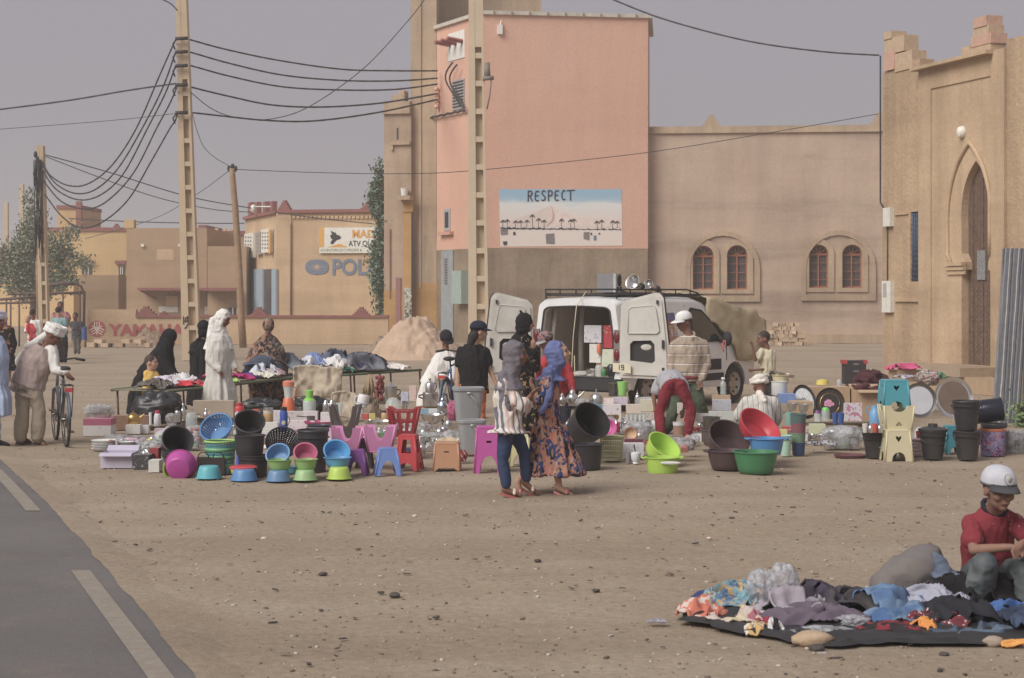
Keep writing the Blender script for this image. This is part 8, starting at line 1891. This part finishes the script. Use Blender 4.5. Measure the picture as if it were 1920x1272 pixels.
garment(1700,712,50,9,786,floral(((170,160,176),(190,176,170),(120,110,130)),22,8,.1),'pale lilac patterned mat under the rolled rug',6,.7,cat='mat',name='mat')
garment(1762,712,24,14,782,cloth((90,130,100)),'green cloth end beside the rolled rug',7,.6,cat='cloth',name='cloth')
roundtray(1724,751,64,66,808,MSd,plain((176,176,182),.45,.2,.08,5),'round silver grey tray leaning behind the teal stool',(78,0))
roundtray(1788,746,72,78,808,MS,plain((120,100,84),.3,.5,.15,4),'larger brownish metal tray leaning beside the silver one',(78,-4))
stool(1680,866,54,58,866,(186,176,138),'cream stool with heart cut outs at the bottom of a tower',False,.8,.3,'heart',arw=.5,group='stools stacked in a tower')
stool(1680,809,58,48,864,(190,180,142),'cream stool upside down in the middle of a tower',True,.84,.25,'heart',arw=.5,group='stools stacked in a tower')
stool(1676,766,52,52,862,(48,142,158),'teal stool with heart cut outs on top of a tower',False,.84,.25,'heart',arw=.5,group='stools stacked in a tower')
stool(1786,860,34,52,852,(44,134,150),'teal stool with a heart hole between the black buckets',False,.84,.25,'heart',arw=.5)
lath('jug','translucent blue water jug beside the stool tower','jug',1641,800,22,40,834,[(0,0),(.95,0),(1,.04),(1,.66),(.7,.76),(.7,.96),(.62,.96),(0,.9)],plastic((90,146,190)),(('handle',sideh(-1,.5,.9),plastic((90,146,190))),))
for i,(x,y,w_,h_,cap,lb_)in enumerate(((1533,792,13,20,(110,40,120),'clear jar with a purple cap'),(1548,791,16,25,(90,190,60),'clear jar with a bright green cap'))):
 lath('jar',lb_,'jar',x,y,w_,h_,834,JAR,GL,(('lid',[(0,.8),(.8,.78),(.9,.88),(.6,1.05),(0,1.08)],plastic(cap)),))
for i,(x,lb_)in enumerate(((1566,'left blue cup by the blossom panel'),(1577,'right blue cup by the blossom panel'))):
 lath('cup',lb_,'cup',x,797,12,22,836+i,CUP,plastic((52,84,150)),group='dark blue cups')
lath('cup','teal mug below the left strainer','mug',1480,798,16,24,836,CUP,plastic((110,160,150)),(('handle',sideh(-1),plastic((110,160,150))),))
carton(1532,814,28,18,838,printed((186,190,150),(120,170,80),90,30),'yellow and green patterned carton under the capped jars',d=.15)
carton(1468,832,14,26,846,printed((196,190,110),(180,60,60),91,40),'little yellow and red tin behind the pale green bin',d=.1)
for i in range(4):
 c_=((52,70,110),(100,128,104),(130,78,88),(78,100,100))[i];nm_=('navy beaker at the bottom of the tumbler stack','sage green beaker second in the tumbler stack','dusty red beaker third in the tumbler stack','dark green beaker on top of the tumbler stack')[i]
 lath('beaker',nm_,'beaker',1497,855-i*18,26+i*1.5,24,856,[(0,0),(.84,0),(.86,.03),(.97,.9),(1.02,.92),(1.02,1),(.93,1),(.82,.08),(0,.07)],plain(c_,.35,0,.1,8),group='stacked coloured beakers')
bucket(1473,857,26,40,858,(156,196,172),'pale mint waste bin left of the stacked beakers',bail=False)
bag(1580,844,88,56,846,'very large clear bag of glass cups and steel pots',CLR2,((-.28,.0,.26,.42,MS,'pot'),(0,.02,.26,.45,GL,'pot'),(.26,.0,.24,.4,MS,'pot'),(.1,.45,.3,.3,GL,'ball'),(-.2,.45,.25,.25,MS,'ball')),46)
garment(1540,836,60,8,850,floral(((176,170,186),(80,70,76),(190,186,190)),22,9,.05),'flat tray of patterned saucers left of the big clear bag',4,.6,cat='tray',name='tray')
for i in range(2):
 bucket(1641,861-i*10,50+i*2,44,862,(48,46,48),('black pot at the bottom of a nested pair','black pot nested on top and filled with cutlery')[i],bail=False,rb=.72,name='pot',cat='pot',group='nested black pots')
for i,(x,c_,lb_)in enumerate(((1622,(190,186,180),'white capped bottle in the black pot'),(1640,(190,70,60),'red and yellow topped jar in the black pot'),(1632,(150,146,146),'steel ladle bowl left in the black pot'),(1650,(160,156,154),'steel ladle bowl right in the black pot'))):
 lath('utensil',lb_,'utensil',x,812,11,17,864,CUP if i<2 else KET,MS if i>1 else plastic(c_),(),None)
lath('tray','maroon tray lying flat on bare dirt','tray',1594,860,62,5,860,[(0,0),(.92,0),(1,.9),(.97,1),(.88,.4),(0,.4)],plain((100,54,58),.4))
basin(1667,861,38,22,862,(62,124,178),'small blue washing bowl before the cream stool',rb=.72,handles=True)
basin(1670,846,42,9,860,(60,134,124),'small green washing bowl nested in the blue one',rb=.8)
lattice(1717,860,26,30,856,(206,176,180),'pink and white lattice basket behind the lidded bucket',40,4,rb=.9,name='basket',cat='basket')
bag(1731,836,38,44,846,'white cloudy plastic bag behind the lidded bucket',film((206,204,206),.95),(),48)
lath('bowl','deep red bowl half hidden by the lidded bucket','bowl',1728,832,22,22,852,CUP,plastic((150,30,44)))
bucket(1749,863,54,54,864,(50,48,50),'black bucket with a lid and lowered handle',True,hang=-40)
bucket(1814,864,54,54,865,(50,48,50),'lower black bucket of the two stacked at the right',False,hang=-60)
bucket(1812,809,56,56,862,(46,45,48),'upper black bucket of the two stacked at the right',False,hang=-50)
lath('pot','floral printed storage tub with an orange rim','storage tub',1861,856,46,50,857,[(0,0),(.94,0),(.96,.02),(1,.9),(1,.96),(.9,.96),(.88,.1),(0,.08)],floral(((110,60,110),(170,130,170),(180,80,100),(110,130,180)),30,3,.04),(('rim',[(1.02,.92),(1.05,.96),(1.03,1.02),(.9,1.02)],plastic((190,100,50))),))
lath('tray','flat black lid resting on the floral storage tub','lid',1864,804,50,8,855,[(0,0),(.95,0),(1,.6),(.95,1),(0,1)],plain((50,50,54),.4))
lath('pot','big black cooking pot lying on its side on a black lid','pot',1850,771,46,56,852,POT,plain((44,46,60),.2,.5,.1,5),(),(4,82),True)
for i,(x,w_,lb_)in enumerate(((1893,26,'left steel pot in clear wrap at the right edge'),(1916,26,'right steel pot in clear wrap at the right edge'))):
 lath('pot',lb_,'pot',x,850,w_,40,850,[(0,0),(.9,0),(1,.1),(1,.7),(.85,.9),(.9,1),(0,1)],MSd,(),None,group='wrapped steel pots')
bag(1904,852,62,58,853,'clear wrap round two steel pots at the right edge',CLR,(),49)
mt=thing('mattress','tall blue grey striped mattress roll leaning against the fort','mattress',tuple(gp(1895,792)))
Ym=Yd(792);L0=mt.location;V=[];F=[];n=48;mH=at(0,466,Ym).z
for i in range(25):
 t=i/24;z=mH*t;cx=((1893+17*t)-960)/FX*Ym;wd=.235-.03*t
 for k in range(n):a=2*PI*k/n;rr=1+.10*math.sin(5*a+2*t)+.04*math.sin(11*a);V.append((cx+wd*math.cos(a)*rr-L0.x,.14*math.sin(a)*rr+.1*t,z))
for i in range(24):
 for k in range(n):k2=(k+1)%n;F.append((i*n+k,i*n+k2,(i+1)*n+k2,(i+1)*n+k))
F+=[tuple(range(n))[::-1],tuple(24*n+k for k in range(n))]
mk('mattress_roll',V,F,striped(((96,98,106),(170,164,152),(98,100,108),(66,70,84),(124,122,126)),.12,(1,0,-.075),.02,widths=(3,.8,2,1,1.6)),mt,True,sharp=60)
# ---- tarpaulin over the van bonnet, cargo in the hold
V=[];F=[];n,m2=26,26
for i in range(n+1):
 for j in range(m2+1):
  u=i/n;v=j/m2;y=2.68+1.62*u;top=1.86-.26*u-max(0,u-.8)*.8
  x=.98-1.9*v;z=top
  if v<.38:q_=1-v/.38;x=.80+.14*min(1,u/.45)+.02*math.sin(u*9);z=top-q_*(top-float(np.interp(u,(0,.2,.42,.52,1),(1.48,1.22,.92,.76,.70))))
  V.append((x,y,z))
V=np.array(V);d=fbm(V[:,0]*3,V[:,1]*3,V[:,2]*3,4);V[:,0]+=.06*d;V[:,2]+=.05*d;V[:,1]+=.04*d
for i in range(n):
 for j in range(m2):a=i*(m2+1)+j;F.append((a,a+1,a+m2+2,a+m2+1))
tp_=mk('tarpaulin',V.tolist(),F,plain((166,150,118),.9,0,.15,5,.9,8,1.3),None,True);tp_.location=VC;tp_.rotation_euler=(0,0,-TH);md=tp_.modifiers.new('t','SOLIDIFY');md.thickness=.02
tag(tp_,'olive tan tarpaulin draped over the front of the van','tarpaulin')
def cargo(x,y,z,w,d,h,mat,label,rz=0,name='box'):
 o=thing(name,label,'box',tuple(vpt(x,y,z)),(0,0,-TH+R(rz)));q=MB();q.box((-w/2,-d/2,0),(w/2,d/2,h));q.build('carton',mat,o);q=MB();q.box((-w*.4,-d/2-.002,h*.2),(w*.4,-d/2-.0005,h*.8));q.build('label',mat,o);return o
for a in((.12,.35,1.10,.34,.15,.28,printed((186,184,190),(70,80,140),101,14),'white and blue carton of steam irons in the van'),(.42,.35,1.02,.16,.15,.36,printed((170,36,50),(196,180,170),102,16),'red carton standing right of the iron carton in the van'),(.60,.4,1.0,.18,.2,.50,printed((176,40,52),(200,196,190),103,14),'tall red and white carton against the right van wall'),(.20,.30,.78,.22,.14,.30,printed((200,196,188),(180,60,60),104,20),'plain white carton below the iron carton in the van'),(.45,.30,.72,.24,.14,.28,printed((186,190,170),(110,140,60),105,16),'mixed printed carton low on the right in the van'),(.64,.3,.58,.2,.2,.42,printed((190,180,160),(120,100,70),106,18),'cream carton in the right corner of the van'),(.55,.7,1.48,.3,.3,.16,plain((128,100,80),.9),'brown carton wedged under the van roof'),(.68,.45,1.52,.1,.2,.16,plain((150,30,40),.7),'dark red carton at the top right of the van'),(.66,.42,1.36,.14,.2,.15,plain((150,160,168),.7),'blue grey carton above the tall red carton')):
 cargo(*a)
rk2=cargo(.35,.8,.57,.7,.5,.46,plain((150,120,96),.9),'wooden crate holding up the cartons in the van',0,'crate')
for i,(x,y,z,r_,h_,m,nm_,lb_)in enumerate(((.36,.12,.57,.07,.18,GL,'jug','greenish clear jug on the van floor'),(.18,.15,.57,.09,.12,MS,'pot','small steel pot on the van floor'),(.62,.10,.57,.08,.20,plain((40,40,44),.3),'kettle','black kettle at the right edge of the van floor'),(.48,.08,.57,.05,.12,plastic((60,120,70)),'cup','green cup on the van floor'),(-.02,.18,.57,.14,.07,plain((190,186,184),.4),'plate_stack','stack of white plates on the van floor'),(.30,.2,.93,.04,.16,plastic((206,110,70)),'bottle','orange bottle on the crate in the van'),(-.46,.14,.57,.06,.12,plastic((110,190,140)),'ball','mint green ball on the left of the van floor'),(-.5,.3,.57,.11,.42,plastic((176,30,44)),'bin','tall red plastic bin at the left of the van floor'))):
 o=thing(nm_,lb_,'goods',tuple(vpt(x,y,z)));q=MB();q.ell((0,0,r_),(r_,r_,r_),16,10)if nm_=='ball' else q.lathe([(0,0),(r_*.8,0),(r_,h_*.3),(r_,h_*.8),(r_*.6,h_),(0,h_)],18);q.build('vessel',m,o,True,sharp=45)
# ---- small wares filling the gaps, named after what they stand beside
LM=[(250,'the gold kettle'),(295,'the white bottle with a red cap'),(333,'the steel thermos'),(413,'the blue colander'),(449,'the red thermos'),(503,'the spice jar'),(541,'the orange blender'),(580,'the green topped chopper'),(614,'the black mug'),(652,'the pink stools'),(691,'the steel goblet'),(737,'the glass dome'),(807,'the pressure pot'),(850,'the pink carrier bag'),(1073,'the silver teapots'),(1117,'the teal carton'),(1150,'the steel blender base'),(1196,'the bagged glassware'),(1240,'the boy in red trousers'),(1285,'the boys legs'),(1340,'the framed picture'),(1395,'the van front wheel'),(1480,'the teal mug'),(1508,'the oval tray'),(1548,'the green capped jar'),(1599,'the blossom panel'),(1641,'the blue jug'),(1720,'the silver grey tray')]
used_l={}
def filler(x,yg,kind):
 lm=min(LM,key=lambda a:abs(a[0]-x));rel='beside' if abs(lm[0]-x)<7 else('right of' if x>lm[0]else 'left of')
 def lab(s_):
  for extra in('','small ','shiny ','low ','dusty ','little ','old ','tiny ','plain ','dull ','second-hand ','wrapped ','rounded ','squat '):
   t='%s%s %s %s'%(extra,s_,rel,lm[1])
   if t not in used_l:used_l[t]=1;return t
  return t
 cs=random.choice((('white',(198,196,196)),('pink',(190,110,140)),('grey',(150,146,146)),('pale blue',(150,170,190)),('red',(170,56,60)),('cream',(196,186,160)),('white',(200,198,200)),('green',(100,150,90))))
 if kind==0:carton(x,yg,random.uniform(14,26),random.uniform(9,16),yg,printed(cs[1],random.choice(((150,70,90),(90,90,120),(190,180,120),(80,80,84))),int(x)%17,26),lab(cs[0]+' printed carton'),d=.14,yaw=random.uniform(-25,25))
 elif kind==1:lath('pot',lab('steel bowl'),'bowl',x,yg,random.uniform(13,24),random.uniform(8,13),yg,CUP,MS,(),(random.uniform(-25,55),random.uniform(-20,20)))
 elif kind==2:bag(x,yg,random.uniform(22,42),random.uniform(16,28),yg,lab('clear bag of %s things'%cs[0]),CLR2,((random.uniform(-.2,.2),.1,.5,.5,plain(cs[1],.5),random.choice(('ball','pot','box'))),),random.random()*50)
 elif kind==3:lath('cup',lab(cs[0]+' cup'),'cup',x,yg,random.uniform(8,12),random.uniform(10,15),yg,CUP,plastic(cs[1]),(('handle',sideh(1),plastic(cs[1])),))
 elif kind==4:lath('glass',lab('drinking glass'),'glass',x,yg,8,13,yg,CUP,GL,(('water_rim',[(1,.93),(1.03,1),(.95,1)],GL),))
 elif kind==5:garment(x,yg,random.uniform(20,36),7,yg,plain(cs[1],.7,0,.2,20,.5,20),lab('crumpled %s wrapper'%cs[0]),int(x),.7,cat='wrapper',name='wrapper')
 elif kind==7:lath('teapot',lab('small steel teapot'),'teapot',x,yg,random.uniform(11,19),random.uniform(15,24),yg,random.choice((TEA,KET)),MS,(('lid_knob',knob(.92,.12,.14),MS),('spout',spout(random.choice((-1,1))),MS)))
 else:lath('jar',lab(cs[0]+' lidded jar'),'jar',x,yg,random.uniform(9,13),random.uniform(14,20),yg,JAR,random.choice((GL,plain(cs[1],.4))),(('lid',[(0,.86),(.92,.84),(.92,1),(0,1.02)],plastic(cs[1])),))
random.seed(77)
for(x0,x1,y0,y1,n_)in((285,378,826,846,15),(360,500,806,822,14),(500,625,820,846,15),(640,720,832,850,8),(780,868,806,852,24),(690,770,800,830,8),(1044,1068,776,840,6),(1160,1240,796,842,15),(1240,1390,800,846,20),(1470,1560,806,836,12),(1560,1650,806,832,8),(1690,1800,826,846,6),(205,300,830,850,7)):
 for k in range(int(n_*1.9)):filler(random.uniform(x0,x1),random.uniform(y0,y1),random.choice((0,1,1,2,2,3,4,5,6,7,7)))
# ---- clothes laid out on a black sheet in the foreground
def fsheet(pts,label,mat,seed,name='ground_sheet',z=.012,h=.03,cat='sheet'):
 P=[gp(x,y)for x,y in pts];cx=sum((p.x for p in P))/len(P);cy=sum((p.y for p in P))/len(P);N=72;V=[(0,0,z+h*.3)];F=[];rings_=16
 def rad(a):
  best=0
  for i in range(len(P)):
   ax,ay=P[i].x-cx,P[i].y-cy;bx,by=P[(i+1)%len(P)].x-cx,P[(i+1)%len(P)].y-cy;dx,dy=math.cos(a),math.sin(a);den=dx*(by-ay)-dy*(bx-ax)
   if abs(den)<1e-9:continue
   t=(ax*(by-ay)-ay*(bx-ax))/den;s_=(ax*dy-ay*dx)/den
   if t>0 and-.001<=s_<=1.001:best=max(best,t)
  return best
 for r_ in range(1,rings_+1):
  for k in range(N):
   a=2*PI*k/N;R0=rad(a)*(1+.03*math.sin(9*a+seed)+.02*math.sin(23*a));x,y=R0*math.cos(a)*r_/rings_,R0*math.sin(a)*r_/rings_
   f=float(fbm(np.array([x*5+seed]),np.array([y*5]),None,3)[0]);V.append((x,y,max(.006,z+h*(.5+abs(f))*(1 if r_<rings_ else.3))))
 F=[(0,1+k,1+(k+1)%N)for k in range(N)]+[(1+(i-1)*N+k,1+i*N+k,1+i*N+(k+1)%N,1+(i-1)*N+(k+1)%N)for i in range(1,rings_)for k in range(N)]
 o=mk(name,V,F,mat,None,True);o.location=(cx,cy,0);tag(o,label,cat);return o
fsheet([(1262,1168),(1330,1140),(1440,1118),(1640,1112),(1980,1106),(1990,1212),(1700,1214),(1610,1214),(1565,1222),(1500,1213),(1440,1200),(1390,1194),(1330,1178)],'rumpled black plastic sheet under the foreground clothes',plain((46,44,46),.55,0,.2,8,.6,14,1.1,.5),2)
CK=[('floral turquoise shirt near the left tip of the black sheet',1388,1146,130,34,1158,floral(((96,150,160),(110,160,170),(196,150,80),(80,110,150)),20,11,.15),.6,-12),('orange and white printed shirt at the left tip',1322,1158,76,24,1166,floral(((206,100,66),(200,180,170),(206,110,70)),9,12,.1),.6,10),('navy beaded scarf behind the turquoise shirt',1372,1128,110,18,1140,cloth((48,62,104)),.4,0),('cream and pink trousers folded in the left middle',1398,1178,100,22,1180,floral(((196,180,140),(190,170,160),(170,90,110)),8,13,.15),.5,0),('crimson garment poking out near the sheet front',1440,1184,50,14,1186,cloth((140,50,66)),.6,0),('yellow printed packet at the front left of the clothes',1424,1196,44,15,1196,floral(((200,160,70),(200,190,180),(196,140,60)),14,14,.1),.7,0),('lilac grey jumper heaped in the middle left',1476,1166,120,38,1172,cloth((150,140,150)),.6,8),('dark plum jacket with a pointed sleeve',1510,1146,100,34,1152,cloth((70,62,76)),.5,-10),('muted purple trousers across the middle',1520,1178,150,24,1182,cloth((96,84,98)),.45,0),('charcoal trousers behind the purple ones',1590,1158,110,30,1160,cloth((72,68,70)),.5,0),('black and white sleeve curled at the sheet front',1452,1188,28,22,1198,striped(((46,44,48),(196,194,194)),.07,(1,0,0),.02),.8,0),('bright blue denim jacket in the centre',1668,1156,130,36,1168,jeans_mat((70,100,140),(110,136,164)),.6,0),('second blue denim piece below the jacket',1700,1176,130,26,1182,jeans_mat((60,92,136),(120,144,160)),.45,12),('pale lavender shirt right of the denim jacket',1740,1150,130,32,1160,cloth((150,150,166)),.5,-14),('wine red scarf with white flecks',1752,1176,110,22,1186,floral(((120,40,54),)*6+((200,190,190),),30,15,.1),.35,-25),('orange fabric wedge among the dark clothes',1734,1190,44,18,1194,cloth((206,130,44)),.6,0),('red and black shirt at the sheet front',1670,1194,110,14,1196,floral(((140,34,46),(50,46,50),(56,50,54)),12,16,.15),.35,0),('black jumper piled before the seated man',1830,1140,150,40,1146,M_bcl,.5,0),('black trousers heaped in front right',1810,1176,150,34,1184,cloth((44,44,50)),.5,0),('blue striped sleeve at the right edge',1900,1168,90,26,1176,cloth((64,100,156)),.5,15),('dark denim at the far right edge of the sheet',1930,1188,120,28,1194,jeans_mat((44,54,76),(60,76,104)),.5,0),('slate blue trousers along the lower right',1820,1192,140,14,1198,jeans_mat((60,72,90),(84,100,120)),.4,0),('grey jeans leg stretched below the seated man',1896,1130,120,24,1140,jeans_mat((100,104,110),(136,138,142)),.35,-12),('dark grey garment filling the back of the sheet',1780,1128,120,26,1134,cloth((66,66,74)),.5,0)]
for i,(lb_,x,y,w_,h_,yy,m,dk,yw)in enumerate(CK):garment(x,yy,w_*1.35,h_*1.55,yy-2,m,lb_,i+1+i//3,min(1.0,dk*1.6),yw,group='clothes laid out in the foreground')
garment(1803,1172,44,26,1180,striped(((200,198,198),(40,38,42)),.09,(.8,.5,0),.03),'black and white zebra striped cloth',81,.8,20,group='clothes laid out in the foreground')
garment(1915,1214,80,12,1216,cloth((206,140,50)),'orange cloth at the bottom right corner of the sheet',82,.4)
Ys=Yd(1122);q=Prims()
for(x,y,r_)in((1668,1100,.11),(1700,1082,.14),(1730,1062,.13),(1738,1044,.085),(1722,1108,.13),(1760,1100,.12),(1790,1104,.09)):q.ell(at(x,y,Ys+(.05 if x>1745 else 0)),(r_*1.2,r_,r_),14,10)
q.chain([at(1646,1114,Ys),at(1690,1090,Ys),at(1738,1044,Ys)],[.06,.13,.085]);q.cap(at(1740,1050,Ys),at(1800,1104,Ys),.07,.06)
sk=thing('sack','bulging grey cloth bundle with a peaked top beside the seated man','bundle',tuple(gp(1715,1124)))
vox('bundle',q,.011,floral(((118,108,104),)*3+((112,104,104),)*3,3,1,.3),sk,16,.010,(4,4,4),3)
q=Prims();q.chain([at(1748,1052,Ys-.05),at(1770,1080,Ys-.1),at(1792,1106,Ys-.1)],[.06,.085,.07]);vox('denim_fold',q,.011,jeans_mat((64,76,100),(104,116,132)),sk,3,.02,(9,9,9),5)
for(x,y,w_,h_,lb_,sd_)in((1424,1112,50,92,'upright clear plastic bag loop behind the turquoise shirt',61),(1466,1116,60,104,'tall wrinkled clear plastic bag on the clothes',62),(1545,1200,120,30,'clear plastic bag over clothes at the sheet front',63),(1600,1180,66,34,'clear crinkled bag on the black sheet middle',64)):
 bag(x,1142 if y<1150 else y+4,w_,h_,1158 if y<1150 else y+6,lb_,film((214,214,222),.42),(),sd_,d=.14,amp=.35)
garment(1232,1170,42,8,1172,film((190,186,200),.6),'scrap of clear plastic left of the black sheet',91,.6,cat='scrap',name='scrap')
for(x,y,r1,r2,m,lb_,sd_)in((1522,1212,39,17,plain((168,142,112),.95,0,.2,10,.9,20),'large sandy stone holding down the black sheet',3),(1862,1212,20,11,plain((150,132,116),.95,0,.15,12,.8,20),'rounded tan stone weighing the sheet at the right',5),(1532,1222,14,8,M_rockd,'small dark stone below the large sandy one',7)):
 o=rough_rock('stone',(0,0,0),(r1/S(y),r1/S(y)*.7,r2/S(y)),m,seed=sd_,amp=.18);o.location=gp(x,y)+Vector((0,0,r2/S(y)*.75));tag(o,lb_,'stone')
mb=MB();random.seed(31)
for k in range(650):
 y=8.5+26*random.random()**1.3;x=(random.random()*2-1)*y*.31
 if x<edge_x(y)+.1:continue
 s_=random.uniform(.006,.022);a=random.random()*6;L_=s_*random.uniform(.8,3.2)
 mb.obox((x,y,.002),(L_*math.cos(a),L_*math.sin(a),s_*random.uniform(-.2,.4)),(-s_*math.sin(a),s_*math.cos(a),0),(0,0,s_*.35))
m,nt,b=_mat('litter');g=nt.nodes.new('ShaderNodeNewGeometry');r=_ramp(nt,g.outputs['Random Per Island'],[(0,(.06,.05,.05)),(.5,(.12,.09,.07)),(.72,(.24,.19,.15)),(.9,(.5,.45,.42))]);r.color_ramp.interpolation='CONSTANT'
nt.links.new(r.outputs[0],b.inputs['Base Color']);o=mb.build('debris',m);tag(o,kind='stuff')
# ---------------------------------------------------------------- dust haze in the air
def haze_box(dens):
 mb=MB();mb.box((-440,-45,-1.0),(440,1520,19.0));o=mb.build('haze',None,None)
 m=bpy.data.materials.new('haze_air');m.use_nodes=True;nt=m.node_tree;nt.nodes.clear()
 ou=nt.nodes.new('ShaderNodeOutputMaterial');v=nt.nodes.new('ShaderNodeVolumePrincipled')
 v.inputs['Color'].default_value=(0.93,0.92,0.905,1);v.inputs['Density'].default_value=dens;v.inputs['Anisotropy'].default_value=0.2
 nt.links.new(v.outputs[0],ou.inputs['Volume']);o.data.materials.append(m);tag(o,kind='stuff');return o
haze_box(0.0020)
